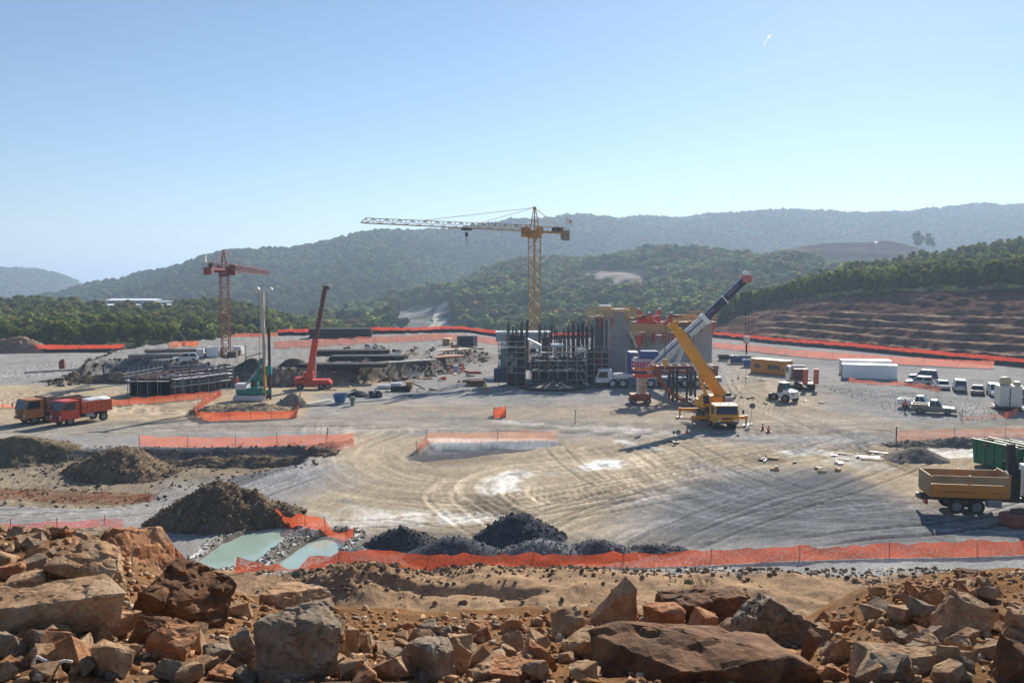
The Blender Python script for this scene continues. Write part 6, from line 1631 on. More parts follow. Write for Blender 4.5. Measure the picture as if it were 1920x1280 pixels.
# ================================================================== BARRIER NETTING
NET = net_mat('orange_netting', (.64, .12, .045), .74, 7)
NETP = net_mat('pale_orange_netting', (.70, .22, .14), .62, 5)
NETT = net_mat('thin_orange_netting', (.72, .24, .11), .26, 5)
LINER = pm('black_liner', (.018, .018, .02), .7, 0, .2, .8)
POST = pm('fence_post', (.14, .10, .08), .8, 0, .2, 2)
def fence(label, pts, h, mat, post=4.0, sag=.10, lean=0.0, seed=1, liner=0.0, postmat=None, ph=.25, jit=.06, name='barrier_fence', group='orange barrier fences'):
    """netting hung on posts; pts are ground pixels"""
    w = [GG(*p) if len(p) == 2 else Vector(p) for p in pts]
    base = w[0].copy(); t = thing(name, label, 'fence', base, 0, group)
    rr_ = random.Random(seed); P_ = []
    for i in range(len(w) - 1):
        L = (w[i + 1] - w[i]).length; n = max(1, int(L / .55))
        for k in range(n): P_.append(w[i].lerp(w[i + 1], k / n))
    P_.append(w[-1])
    for p in P_: p.z = gz(p.x, p.y)
    vs, fs, d = [], [], 0.0
    per = post
    for i, p in enumerate(P_):
        if i: d += (P_[i] - P_[i - 1]).length
        dr_ = (P_[min(i + 1, len(P_) - 1)] - P_[max(i - 1, 0)]); nrm = Vector((dr_.y, -dr_.x, 0)).normalized()
        s = sag * h * (math.sin(math.pi * ((d / per) % 1.0)) + .6 * math.sin(d * .37 + seed)) + rr_.uniform(-jit, jit) * h
        wv = .10 * math.sin(d * 1.3 + seed) + rr_.uniform(-.05, .05)
        for j, f in enumerate((0, .33, .66, 1.0)):
            vs.append(p - base + nrm * (wv * math.sin(f * 3) + lean * (1 - f)) + Vector((0, 0, .02 + f * (h - s))))
    for i in range(len(P_) - 1):
        for j in range(3): fs.append((i * 4 + j, i * 4 + 4 + j, i * 4 + 5 + j, i * 4 + 1 + j))
    MB().add(vs, fs).build('netting', mat, t, smooth=True)
    d = 0.0; nxt = 0.0
    for i, p in enumerate(P_):
        if i: d += (P_[i] - P_[i - 1]).length
        if d >= nxt:
            MB().tube((0, 0, -.2), (rr_.uniform(-.05, .05), rr_.uniform(-.05, .05), h + ph), .026, 5).build('post', postmat or POST, t).location = p - base; nxt += post
    if liner:
        m = MB(); vs = []; fs = []
        for i, p in enumerate(P_):
            dr_ = (P_[min(i + 1, len(P_) - 1)] - P_[max(i - 1, 0)]); nrm = Vector((dr_.y, -dr_.x, 0)).normalized()
            nrm = nrm if nrm.y < 0 else -nrm
            q = p - base
            vs += [q + nrm * .05 + Vector((0, 0, liner * rr_.uniform(.9, 1.1))), q + nrm * (.05 + liner * .35), q + nrm * (.6 + liner * .4) + Vector((0, 0, -.05))]
        for i in range(len(P_) - 1):
            for j in range(2): fs.append((i * 3 + j, i * 3 + 3 + j, i * 3 + 4 + j, i * 3 + 1 + j))
        m.add(vs, fs).build('black_liner', LINER, t)
    return t
def edge_pts(px0, px1, n, off=-1.5):
    r_ = []
    for k in range(n + 1):
        px = px0 + (px1 - px0) * k / n; Y = float(edge_y(px)) + off
        r_.append((XY(px, Y), Y, 0.0))
    return r_
fence('long orange fence running along the front of the site', [tuple(G(*q)) for q in ((446, 1086), (540, 1086), (640, 1083), (760, 1077), (850, 1070), (1000, 1064), (1150, 1060), (1300, 1056), (1450, 1049), (1600, 1043), (1750, 1038), (1930, 1032), (2050, 1028))], .78, NET, 5.5, .14, .45, 1, ph=.04, jit=.16)
fence('red netting with a red post left of the earth heap', [(-80, 1012), (20, 1009), (90, 1007), (160, 1004), (233, 998)], 1.0, net_mat('red_netting', (.62, .10, .08), .45, 6), 3.0, .1, .1, 2, 0, SIGRED, .3)
fence('short orange fence guarding the two ponds', [(486, 968), (520, 978), (560, 988), (610, 997), (664, 1006)], .85, NET, 2.2, .16, .1, 3)
fence('pale orange fence along the road at the left', [(262, 837), (340, 838), (430, 838), (520, 836), (580, 834), (664, 832)], 1.05, NETP, 4.5, .05, .05, 4)
fence('fallen orange netting at the end of the road fence', [(572, 846), (600, 848), (636, 842), (660, 836)], .9, NETP, 3, .2, .5, 5)
fence('thin faded fence above the sunken gravel island', [(800, 828), (860, 828), (985, 827), (1044, 826)], 1.0, NETT, 7, .05, .05, 6)
fence('scrap of netting hanging at the tip of the gravel island', [(782, 848), (792, 838), (799, 830)], .9, NETP, 5, .2, .2, 7)
fence('orange and yellow fence round the drilling rig mound', [(563, 748), (560, 768), (556, 784), (500, 786), (430, 788), (395, 790), (372, 784), (364, 776), (388, 756), (414, 742)], 1.0, NET, 2.5, .12, .1, 8)
fence('orange fence below the boxed foundation', [(414, 744), (372, 748), (330, 752), (290, 756), (250, 758), (215, 760), (180, 763)], .95, NET, 3, .14, .15, 9)
fence('low trampled orange fence left of the foundation', [(180, 764), (120, 765), (60, 764), (-40, 766)], .55, NETP, 4, .2, .3, 10)
fence('orange netting lying along the lower left track', [(-60, 932), (40, 934), (120, 938), (200, 940), (286, 936)], .55, net_mat('faded_netting', (.62, .18, .06), .42, 5), 5, .2, .8, 11)
fence('second strip of fallen netting above the lower left track', [(-60, 920), (60, 924), (180, 932), (300, 934)], .4, net_mat('faded_netting', (.62, .18, .06), .42, 5), 6, .2, .6, 12)
fence('far left red fence with black liner before the wood', edge_pts(-160, 232, 8), 1.75, net_mat('far_red_netting', (.66, .085, .05), .98, 2), 5, .04, 0, 13, .8)
fence('far centre red fence with black liner before the valley', edge_pts(520, 1105, 12, -1.5), 1.75, net_mat('far_red_netting', (.66, .085, .05), .98, 2), 5, .06, 0, 14, .9)
fence('far right red fence with black liner below the terraces', edge_pts(1338, 2060, 16, -1.5), 1.75, net_mat('far_red_netting', (.66, .085, .05), .98, 2), 5, .05, 0, 15, .9)
fence('broad pink netting strip before the far centre fence', [(p[0] * (1 - o_ / p[1]), p[1] - o_, 0) for p, o_ in zip(edge_pts(512, 935, 8, 0), [46 - 14 * q / 8 for q in range(9)])], 1.5, NETP, 6, .03, .1, 16)
fence('broad pink netting strip before the far right fence', [(p[0] * (1 - o_ / p[1]), p[1] - o_, 0) for p, o_ in zip(edge_pts(1338, 1868, 12, 0), [44 - 34 * q / 12 for q in range(13)])], 1.45, NETP, 6, .03, .1, 17)
fence('crumpled netting in front of the white containers', [(1592, 716), (1640, 721), (1690, 722), (1730, 728), (1765, 736)], .8, NETP, 4, .35, .3, 18)
fence('pale orange fence along the right end of the road', [(1680, 826), (1760, 824), (1840, 822), (1930, 820)], 1.1, NETT, 6, .05, .1, 19)
fence('faint netting scrap on the stones left of the pale hut', [(1800, 786), (1850, 785), (1888, 782)], .6, NETT, 4, .2, .4, 20)
fence('orange netting under the pale hut', [(1882, 784), (1900, 780), (1908, 772)], .9, NET, 3, .2, .2, 21)
fence('faint fence on the ridge left of the red crane', [(p[0], p[1], 0) for p in edge_pts(395, 520, 4, -4)], 1.0, NETP, 5, .1, .1, 22)
fence('small orange netting box round a manhole', [(926, 783), (948, 783), (948, 778), (926, 778), (926, 783)], 1.0, NET, 1.2, .08, 0, 23)
fence('orange sheet fence among the pipes on the raised pad', [(P(316, 650, 178).x, 178, 0), (P(345, 645, 184).x, 184, 0), (P(372, 645, 184).x, 184, 0)], 1.3, net_mat('orange_sheet', (.75, .16, .04), .9, 2), 3, .15, .3, 24)

# ================================================================== STACKS AND BITS
def bars(name, label, px, py, L, rows, cols, r, rz, mat, seed=1, z=None, group=None, cat='steel bars'):
    g = GG(px, py) if z is None else Vector((P(px, py, z).x, z, gz(P(px, py, z).x, z)))
    t = thing(name, label, cat, g, rz, group); rr_ = random.Random(seed)
    for j in range(rows):
        for i in range(cols - (j % 2)):
            y = (i - cols / 2 + .5 * (j % 2)) * r * 2.15; dx = rr_.uniform(-.25, .25)
            MB().tube((-L / 2 + dx, y, r + j * r * 1.85), (L / 2 + dx, y + rr_.uniform(-.05, .05), r + j * r * 1.85), r, 7).build('bar', mat, t)
    for x in (-L * .3, L * .3): MB().b2((x - .1, -cols * r * 1.1, -.15), (x + .1, cols * r * 1.1, .0)).build('bearer', PALEW, t)
    return t
DB = pm('rebar_dark', (.055, .05, .048), .75, .2, .3, 1.5)
bars('rebar_stack', 'long dark bundle of bars nearest the red truck crane', 645, 685, 14, 2, 10, .17, R(3), DB, 1, 140, 'dark bar stacks')
bars('rebar_stack', 'dark bar stack behind the nearest bundle', 690, 672, 13, 3, 10, .17, R(3), DB, 2, 152, 'dark bar stacks')
bars('rebar_stack', 'dark bar stack near the pink netting', 660, 662, 14, 3, 9, .18, R(4), DB, 3, 163, 'dark bar stacks')
bars('rebar_stack', 'dark heap of bars on the skyline behind the far fence', 640, 640, 15, 5, 8, .26, R(3), DB, 4, 212, 'dark bar stacks')
bars('pipe_stack', 'long grey concrete pipes lying beside the white car', 330, 668, 16, 1, 3, .4, R(14), pm('pipe_grey', (.23, .21, .19), .8, 0, .15, .6), 5, 158, None, 'pipes')
bars('pipe_stack', 'brown pipes behind the grey ones on the raised pad', 350, 660, 15, 1, 3, .4, R(14), pm('pipe_brown', (.17, .13, .11), .8, 0, .15, .6), 6, 168, None, 'pipes')
bars('rail_stack', 'row of long rails running up beside the tan track', 745, 705, 15, 1, 8, .14, R(38), pm('rail_grey', (.30, .28, .26), .6, .2, .2, 1), 7, None, None, 'rails')
bars('timber_stack', 'reddish timber beams laid beside the rails', 825, 690, 10, 1, 9, .18, R(42), pm('timber_red', (.36, .18, .12), .8, 0, .2, 1), 8, None, None, 'timber')
bars('timber_stack', 'pale planks spread before the grey container', 850, 678, 8, 1, 7, .16, R(38), PALEW, 9, None, None, 'timber')
bars('timber_stack', 'stack of upright pale timber left of the grey container', 838, 664, 3, 6, 6, .14, R(80), WOOD, 10, None, None, 'timber')
bars('steel_roll', 'rust-brown corrugated sheet bundle left of the scaffolding', 893, 722, 2.8, 2, 4, .24, R(0), RUST, 11, None, None, 'sheet bundle')
bars('pallet_stack', 'flat red formwork panels near the workers', 890, 700, 2.4, 2, 6, .12, R(5), pm('panel_red', (.42, .12, .08), .7), 12, None, None, 'panels')
bars('pallet_stack', 'flat red formwork panels beside the rails', 860, 696, 3.4, 1, 6, .12, R(5), pm('panel_red', (.42, .12, .08), .7), 13, None, None, 'panels')
bars('concrete_post', 'single white post lying on the gravel', 593, 756, 6.0, 1, 1, .14, R(62), pm('post_white', (.68, .66, .6), .7), 14, None, None, 'post')
bars('drain_pipe', 'long white pipe lying on the left yard', 95, 697, 9, 1, 1, .22, R(38), pm('pipe_white', (.55, .52, .46), .6), 15, None, None, 'pipe')
g = GG(117, 694); t = thing('stone_block', 'brown upright block beside the white pipe', 'block', g, .2); MB().box((0, 0, .9), (1.0, .9, 1.8)).build('block', RUST, t, bevel=.12); MB().box((.1, 0, 1.9), (.6, .6, .35)).build('cap', FORM, t, bevel=.08)
# pump set on skids
g = GG(752, 734); t = thing('pump_set', 'yellow and white pump set with a black tank', 'pump', g, R(4))
MB().tube((-1.5, 0, .45), (1.4, 0, .45), .42, 14).build('tank', BLACK, t); MB().box((-.8, .9, .9), (1.6, .8, .7)).build('white_housing', WHITE_P, t, bevel=.06)
MB().box((1.2, .9, .85), (1.0, .9, 1.2)).build('engine_cover', pm('pump_tan', (.50, .30, .10), .6), t, bevel=.06); MB().beam((1.7, .6, 1.2), (3.6, .9, .2), .18).build('tow_bar', DSTEEL, t)
g = GG(722, 728); t = thing('white_tank', 'low white skid tank left of the pump set', 'tank', g, R(3)); MB().box((0, 0, .35), (2.4, .9, .5)).build('shell', WHITE_P, t, bevel=.1); MB().b2((-1.1, -.5, 0), (1.1, .5, .1)).build('skid', TRIM, t)
g = GG(698, 745); t = thing('rubble_bag', 'dark sacks beside the charcoal heap', 'sacks', g, 0)
for k, (x, y) in enumerate(((0, 0), (.9, .3), (.4, .7))): MB().loft([[(x + r_ * math.cos(a), y + r_ * math.sin(a), z) for a in [q * math.pi / 4 for q in range(8)]] for r_, z in ((.45, 0), (.55, .35), (.5, .7), (.25, .95))]).build('sack', pm('sack_dark', (.07, .07, .085), .8), t, smooth=True)
g = GG(661, 760); t = thing('concrete_mixer', 'small grey-green barrel on a stand right of the blue skip', 'barrel', g, 0); MB().tube((0, 0, 0), (0, 0, .7), .25, 10).tube((0, 0, .7), (0, 0, .95), .42, 12).tube((0, 0, .95), (0, 0, 1.2), .42, 12, .3).build('drum', pm('mixer_green', (.18, .22, .17), .6), t)
# rotating sign posts, cones, poles
def sign_disc(label, px, py, h, r_, mat):
    g = GG(px, py); t = thing('road_sign', label, 'sign', g, 0)
    MB().tube((0, 0, -.1), (.25, 0, h), .03, 6).build('pole', GSTEEL, t); MB().tube((.25, -.02, h), (.25, .02, h), r_, 18).build('disc', mat, t); MB().b2((-.3, -.3, 0), (.3, .3, .12)).build('foot', TRIM, t)
sign_disc('round dark sign on a thin pole right of the yellow crane', 1406, 796, 2.2, .34, pm('sign_back', (.09, .09, .09), .5))
sign_disc('round greenish sign at the road edge left of the yellow crane shadow', 1267, 830, 1.1, .26, pm('sign_green', (.10, .16, .14), .5))
sign_disc('small dark sign beside the greenish one', 1259, 828, 1.0, .16, TRIM)
CO, CWH = pm('cone_orange', (.65, .12, .03), .5), pm('cone_white', (.75, .75, .72), .5)
for k, (px, py, lb) in enumerate(((1441, 809, 'traffic cone right of the yellow crane, farther from the sign'), (1430, 805, 'traffic cone right of the yellow crane, nearer the sign'), (1288, 812, 'traffic cone left of the yellow crane cab'), (1384, 711, 'traffic cone behind the yellow crane boom'))):
    g = GG(px, py); t = thing('traffic_cone', lb, 'cone', g, 0, 'traffic cones')
    MB().tube((0, 0, .05), (0, 0, .75), .19, 12, .04).build('cone', CO, t); MB().b2((-.25, -.25, 0), (.25, .25, .05)).build('base', CO, t); MB().tube((0, 0, .32), (0, 0, .48), .135, 12, .10).build('band', CWH, t)
for k, (px, py, h, lb) in enumerate(((1078, 795, 1.5, 'thin dark stake on the black rut by the road'), (1680, 832, 1.7, 'stake at the left end of the right road fence'), (1803, 788, 1.3, 'stake among the stones by the pickups'), (614, 826, 1.2, 'stake behind the left road fence'), (461, 690, 3.6, 'tall pole right of the red crane base'))):
    g = GG(px, py); t = thing('stake', lb, 'stake', g, 0); MB().tube((0, 0, -.2), (.04, 0, h), .045, 6).build('shaft', TRIM, t); MB().tube((.04, 0, h), (.04, 0, h + .12), .08, 8).build('knob', TRIM, t)
# scattered planks and scrap around the works: each its own piece
rr = random.Random(21)
for k in range(46):
    px, py = rr.uniform(700, 925), rr.uniform(668, 716)
    if py < 690 - (px - 700) * .12 or px > 900 and py > 705: continue
    g = GG(px, py); L = rr.uniform(.8, 3.0); t = thing('scrap_piece', 'loose board or scrap between the rails and the scaffolding', 'scrap', g, rr.uniform(0, 3.1), 'scrap between rails and scaffolding')
    MB().box((0, 0, .12), (L, rr.uniform(.15, .6), rr.uniform(.1, .35))).build('board', rr.choice((PALEW, RUST, DSTEEL, LGREY, WOOD)), t); MB().box((L * .2, .1, .3), (L * .4, .12, .1), .4).build('batten', rr.choice((PALEW, DSTEEL)), t)
for k in range(34):
    px, py = rr.uniform(640, 860), rr.uniform(656, 682); Y = rr.uniform(142, 185); x = P(px, 660, Y).x
    L = rr.uniform(.6, 2.2); t = thing('scrap_piece', 'loose material lying around the dark bar stacks', 'scrap', (x, Y, gz(x, Y)), rr.uniform(0, 3.1), 'scrap around the bar stacks')
    MB().box((0, 0, .2), (L, rr.uniform(.3, .8), rr.uniform(.2, .6))).build('piece', rr.choice((PALEW, RUST, DSTEEL, LGREY, SIGRED)), t); MB().box((L * .2, .2, .5), (L * .5, .2, .2), .4).build('batten', rr.choice((PALEW, DSTEEL)), t)
# sheds far off at the left, and huts on the levelled pad
def shed(label, px0, px1, y0, y1, Y, dep, roofm, wallm, cat='shed'):
    a, b = P(px0, y1, Y), P(px1, y0, Y); w, h = b.x - a.x, b.z - a.z
    t = thing('industrial_shed', label, cat, (a.x + w / 2, Y, a.z), 0)
    MB().b2((-w / 2, 0, -6), (w / 2, dep, h)).build('walls', wallm, t)
    MB().prism([(-w / 2 - .6, -.8, h), (-w / 2 - .6, dep / 2, h + dep * .06), (-w / 2 - .6, dep + .8, h)], (w + 1.2, 0, 0)).build('roof', roofm, t)
    n = max(3, int(w / 5))
    for k in range(n):
        x = -w / 2 + w * (k + .5) / n
        MB().b2((x - w / n * .32, -.06, h * .25), (x + w / n * .32, -.01, h * .7)).build('window', GLASS, t)
RW = pm('roof_white', (.78, .80, .82), .5); WB = pm('wall_blue_grey', (.35, .40, .48), .6)
shed('long white-roofed shed among the trees, rearmost of the sheds', 200, 284, 563, 573, 520, 16, RW, WB)
shed('small white-roofed shed left below the long one', 198, 250, 572, 578, 480, 10, RW, WB)
shed('white-roofed shed at the right of the group', 272, 335, 574, 582, 470, 14, RW, WB)
shed('grey shed behind the right-hand one', 285, 312, 566, 574, 510, 10, pm('roof_grey', (.45, .47, .5), .6), WB)
shed('long pale hall on the levelled pad in the hills', 1126, 1200, 510, 518, 770, 10, RW, pm('wall_tan', (.5, .44, .38), .6), 'hall')
shed('small white hut on top of the bare hill', 1641, 1645, 454, 456.5, 985, 5, RW, WB, 'hut')
# white waste sacks and timber by the puddles
for k in range(7):
    px, py = rr.uniform(1555, 1650), rr.uniform(846, 862)
    g = GG(px, py); t = thing('pale_board', 'pale board lying on the wet ground by the right puddle', 'board', g, rr.uniform(-.8, -.3), 'boards by the right puddle'); MB().box((0, 0, .08), (rr.uniform(.8, 2.2), .22, .07)).build('board', LGREY if k % 2 else PALEW, t)
g = GG(1905, 985); t = thing('rock_block', 'brown boulder pallet below the yellow tipper lorry', 'rock', g, .2); MB().box((0, 0, .45), (1.7, 1.4, .9)).build('block', RUST, t, bevel=.15); MB().box((.2, -.1, 1.0), (1.0, .8, .3)).build('top_slab', FORM, t, bevel=.08)

# more of the things a building site leaves about
for (n_, x0, x1, y0, y1, lb, gp_) in ((26, 600, 930, 700, 745, 'small scrap piece on the gravel before the scaffolding', 'scrap on the gravel'), (14, 1350, 1560, 690, 760, 'small scrap piece between the cranes and the loader', 'scrap by the loader'), (16, 250, 420, 655, 672, 'small scrap piece among the pipes on the raised pad', 'scrap on the raised pad'), (12, 1420, 1640, 855, 885, 'wet board or lump beside the right puddle', 'scrap by the puddle')):
    for k in range(n_):
        px, py = rr.uniform(x0, x1), rr.uniform(y0, y1); g = GG(px, py, 5); L = rr.uniform(.3, 1.6)
        t = thing('scrap_piece', lb, 'scrap', g, rr.uniform(0, 3.1), gp_)
        MB().box((0, 0, .09), (L * .8, rr.uniform(.1, .4), rr.uniform(.06, .25))).build('piece', rr.choice((PALEW, RUST, DSTEEL, LGREY, WOOD, WHITE_P, TRIM)), t); MB().box((L * .2, .1, .3), (L * .4, .12, .1), .4).build('batten', rr.choice((PALEW, DSTEEL)), t)
# ================================================================== PEOPLE
def skin_mesh(name, verts, edges, radii, mat, parent=None, root=0):
    me = bpy.data.meshes.new(name); me.from_pydata(verts, edges, []); o = link(name, me, mat, parent)
    o.modifiers.new('skin', 'SKIN'); o.modifiers.new('sub', 'SUBSURF').levels = 1; o.modifiers['sub'].render_levels = 2
    sv = me.skin_vertices[0].data
    for i, r_ in enumerate(radii): sv[i].radius = (r_, r_)
    sv[root].use_root = True
    o.modifiers['skin'].use_smooth_shade = True
    return o
SKIN = pm('skin', (.42, .24, .16), .6)
def person(label, loc, rz, jacket, trous, helm, arm=(.0, .0), stride=.12):
    """standing worker, 1.76 m; faces +x"""
    a1, a2 = arm
    V = [(0, 0, .95), (0, 0, 1.15), (.01, 0, 1.38), (.02, 0, 1.5), (.03, 0, 1.6), (.04, 0, 1.7)]; E = [(0, 1), (1, 2), (2, 3), (3, 4), (4, 5)]; Rr = [.13, .12, .14, .055, .09, .075]
    jv, je, jr = [(0, 0, .93), (0, 0, 1.15), (.01, 0, 1.40)], [(0, 1), (1, 2)], [.155, .15, .165]
    tv, te, tr_ = [(0, 0, .95)], [], [.15]
    for s, aa in ((-1, a1), (1, a2)):
        b = len(V); sh = (.01, s * .19, 1.42); el = (.05 + .2 * aa, s * .25, 1.14 + .08 * aa); wr = (.12 + .38 * aa, s * .23, .92 + .3 * aa)
        V += [sh, el, wr, (wr[0] + .05, wr[1], wr[2] - .07)]; E += [(2, b), (b, b + 1), (b + 1, b + 2), (b + 2, b + 3)]; Rr += [.06, .045, .032, .035]
        for f in range(4):
            V += [(wr[0] + .075 + .01 * f, wr[1] + (f - 1.5) * .018, wr[2] - .12 - .008 * (f == 1))]; E += [(b + 3, len(V) - 1)]; Rr += [.009]
        V += [(wr[0] + .09, wr[1] - s * .04, wr[2] - .06)]; E += [(b + 3, len(V) - 1)]; Rr += [.01]
        j = len(jv); jv += [sh, el, (wr[0] - .02, wr[1], wr[2] + .05)]; je += [(2, j), (j, j + 1), (j + 1, j + 2)]; jr += [.08, .062, .05]
        b = len(V); hp = (0, s * .09, .9); kn = (.03 + s * stride * .5, s * .11, .5); an = (-.02 + s * stride, s * .11, .09); to = (an[0] + .16, s * .12, .04)
        V += [hp, kn, an, to]; E += [(0, b), (b, b + 1), (b + 1, b + 2), (b + 2, b + 3)]; Rr += [.085, .06, .045, .04]
        j = len(tv); tv += [hp, kn, (an[0], an[1], .14)]; te += [(0, j), (j, j + 1), (j + 1, j + 2)]; tr_ += [.105, .08, .07]
    o = skin_mesh('person', V, E, Rr, SKIN); o.location = loc; o.rotation_euler = (0, 0, rz); tag(o, label, 'person')
    skin_mesh('jacket', jv, je, jr, jacket, o); skin_mesh('trousers', tv, te, tr_, trous, o)
    hm_ = MB().loft([[(.04 + r_ * math.cos(a), r_ * .85 * math.sin(a), z) for a in [q * math.pi / 5 for q in range(10)]] for r_, z in ((.16, 1.70), (.125, 1.72), (.12, 1.79), (.085, 1.85), (.02, 1.87))]).build('helmet', helm, o, smooth=True)
    bt = MB()
    for s in (-1, 1): bt.box((.05 + s * stride, s * .115, .06), (.30, .12, .13))
    bt.build('boots', TRIM, o, bevel=.03)
    for s in (-1, 1): MB().box((.115, s * .035, 1.655), (.02, .025, .014)).build('eye', TRIM, o)
    MB().box((.128, 0, 1.63), (.035, .025, .05)).build('nose', SKIN, o)
    return o
HV, HVG, NAV, ORT = pm('hi_vis_orange', (.80, .16, .03), .6), pm('hi_vis_lime', (.45, .70, .06), .6), pm('work_navy', (.03, .04, .09), .8), pm('work_orange', (.60, .13, .05), .8)
HW, HY = pm('helmet_white', (.78, .78, .76), .35), pm('helmet_yellow', (.7, .45, .04), .35)
person('worker in orange vest and dark trousers standing by the pickups', GG(1697, 774), R(200), HV, NAV, HW, (.1, .3))
person('worker in lime vest and red trousers walking on the gravel', GG(910, 738), R(-60), HVG, ORT, HW, (.2, .1), .2)
person('worker in orange standing below the cut left of the drilling rig', GG(445, 728), R(-90), HV, ORT, HY, (.1, .1))
person('worker in orange left of the pale blue drum', GG(845, 695), R(-20), HV, NAV, HW, (.8, .6))
person('worker in orange right of the pale blue drum', GG(869, 696), R(190), HV, ORT, HW, (.6, .5))
g = GG(855, 697); t = thing('drum', 'pale blue drum between two orange workers', 'drum', g, 0); MB().tube((0, 0, 0), (0, 0, 1.15), .5, 14).build('barrel', pm('drum_blue', (.35, .48, .68), .5), t); MB().tube((0, 0, 1.15), (0, 0, 1.2), .52, 14).build('lid', WHITE_P, t)
# vapour trail high in the sky
VAP = net_mat('vapour', (.95, .95, .96), .62, .02); VAP.node_tree.nodes['Mix Shader'].inputs[0].default_value = .9
a, b = Vector((P(1432, 84, 9000))), Vector((P(1443, 68, 9300)))
vt = MB().tube(a, b, 6, 10, 11).build('vapour_trail', VAP, None, smooth=True); tag(vt, 'short white vapour trail in the upper right sky', 'vapour trail')
# ================================================================== FOREGROUND BANK AND ROCKS
from mathutils import noise as mnoise
CR = np.array([(-900, 930), (-400, 955), (0, 1012), (110, 1012), (190, 1062), (330, 1100), (450, 1135), (620, 1160), (800, 1168), (1000, 1165), (1100, 1165), (1300, 1170), (1500, 1180), (1570, 1170), (1650, 1118), (1720, 1098), (1920, 1085), (2300, 1060), (2900, 1030)], float)
YC = 12.0
def z_bank(X, Y):
    px = 960 + F * X / np.clip(Y, 6, 13)
    cy = np.interp(px, CR[:, 0], CR[:, 1]); v = (640 - cy) / F
    zc = CAM_Z + (-_s + v * _c) * YC / (_c + v * _s)
    v0 = (640 - 1335) / F; z0 = CAM_Z + (-_s + v0 * _c) * 6 / (_c + v0 * _s)
    t = np.clip((Y - 6) / (YC - 6), -.6, 1)
    z = z0 + (zc - z0) * t
    z = np.where(t < 0, np.minimum(z, z0 + .1), z)
    over = np.clip(Y - YC, 0, 40)
    z = z - .22 * np.minimum(over, 1.2) - .62 * np.clip(over - 1.2, 0, 40)
    return z + fbm(X * .7, Y * .7, 4, 101) * .12 + fbm(X * 2.6, Y * 2.6, 3, 102) * .05
nu_, nv_ = 260, 190
yb_ = np.concatenate([np.linspace(1.5, 5, 12)[:-1], np.linspace(5, 14, 140), np.linspace(14, 36, 40)[1:]]); nv_ = len(yb_)
pxb = np.linspace(-800, 2700, nu_)
BY = np.repeat(yb_[:, None], nu_, 1); BX = (pxb[None] - 960) / F * (BY * .75 + 3.2)
BZ = z_bank(BX, BY)
n1, n2 = fbm(BX * 1.1, BY * 1.1, 4, 103), fbm(BX * 5, BY * 5, 3, 104)
bcol = np.array((.235, .128, .064)) * (1 + .3 * n1[..., None] + .25 * n2[..., None]); w = sstep(.1, .5, n1)[..., None] * .6; bcol = bcol * (1 - w) + np.array((.22, .15, .095)) * w
o = link('bank', np_mesh('bank', np.stack([BX, BY, BZ], -1).reshape(-1, 3), grid_faces(nu_, nv_), np.clip(bcol, .02, .7).reshape(-1, 3), True), attr_mat('bank_soil', .95, (6, .3), (40, .45), 1.0, .03, 45)); tag(o, kind='structure')
def zb1(x, y):
    """height of the bank at a place, read off its mesh"""
    y = min(max(y, 1.5), 35.9); px = 960 + F * x / (y * .75 + 3.2)
    i = min(max((px + 800) / 3500 * (nu_ - 1), 0), nu_ - 1.001); j = int(np.searchsorted(yb_, y) - 1); j = min(max(j, 0), nv_ - 2); b = (y - yb_[j]) / (yb_[j + 1] - yb_[j]); a = i - int(i); i = int(i)
    return float((BZ[j, i] * (1 - a) + BZ[j, i + 1] * a) * (1 - b) + (BZ[j + 1, i] * (1 - a) + BZ[j + 1, i + 1] * a) * b)
def bank_hit(px, py):
    lo = 4.5
    d = ray(px, py)
    Y = lo
    while Y < 14:
        t = Y / d[1]
        if CAM_Z + d[2] * t <= zb1(d[0] * t, Y): return Y
        Y += .08
    return 12.5

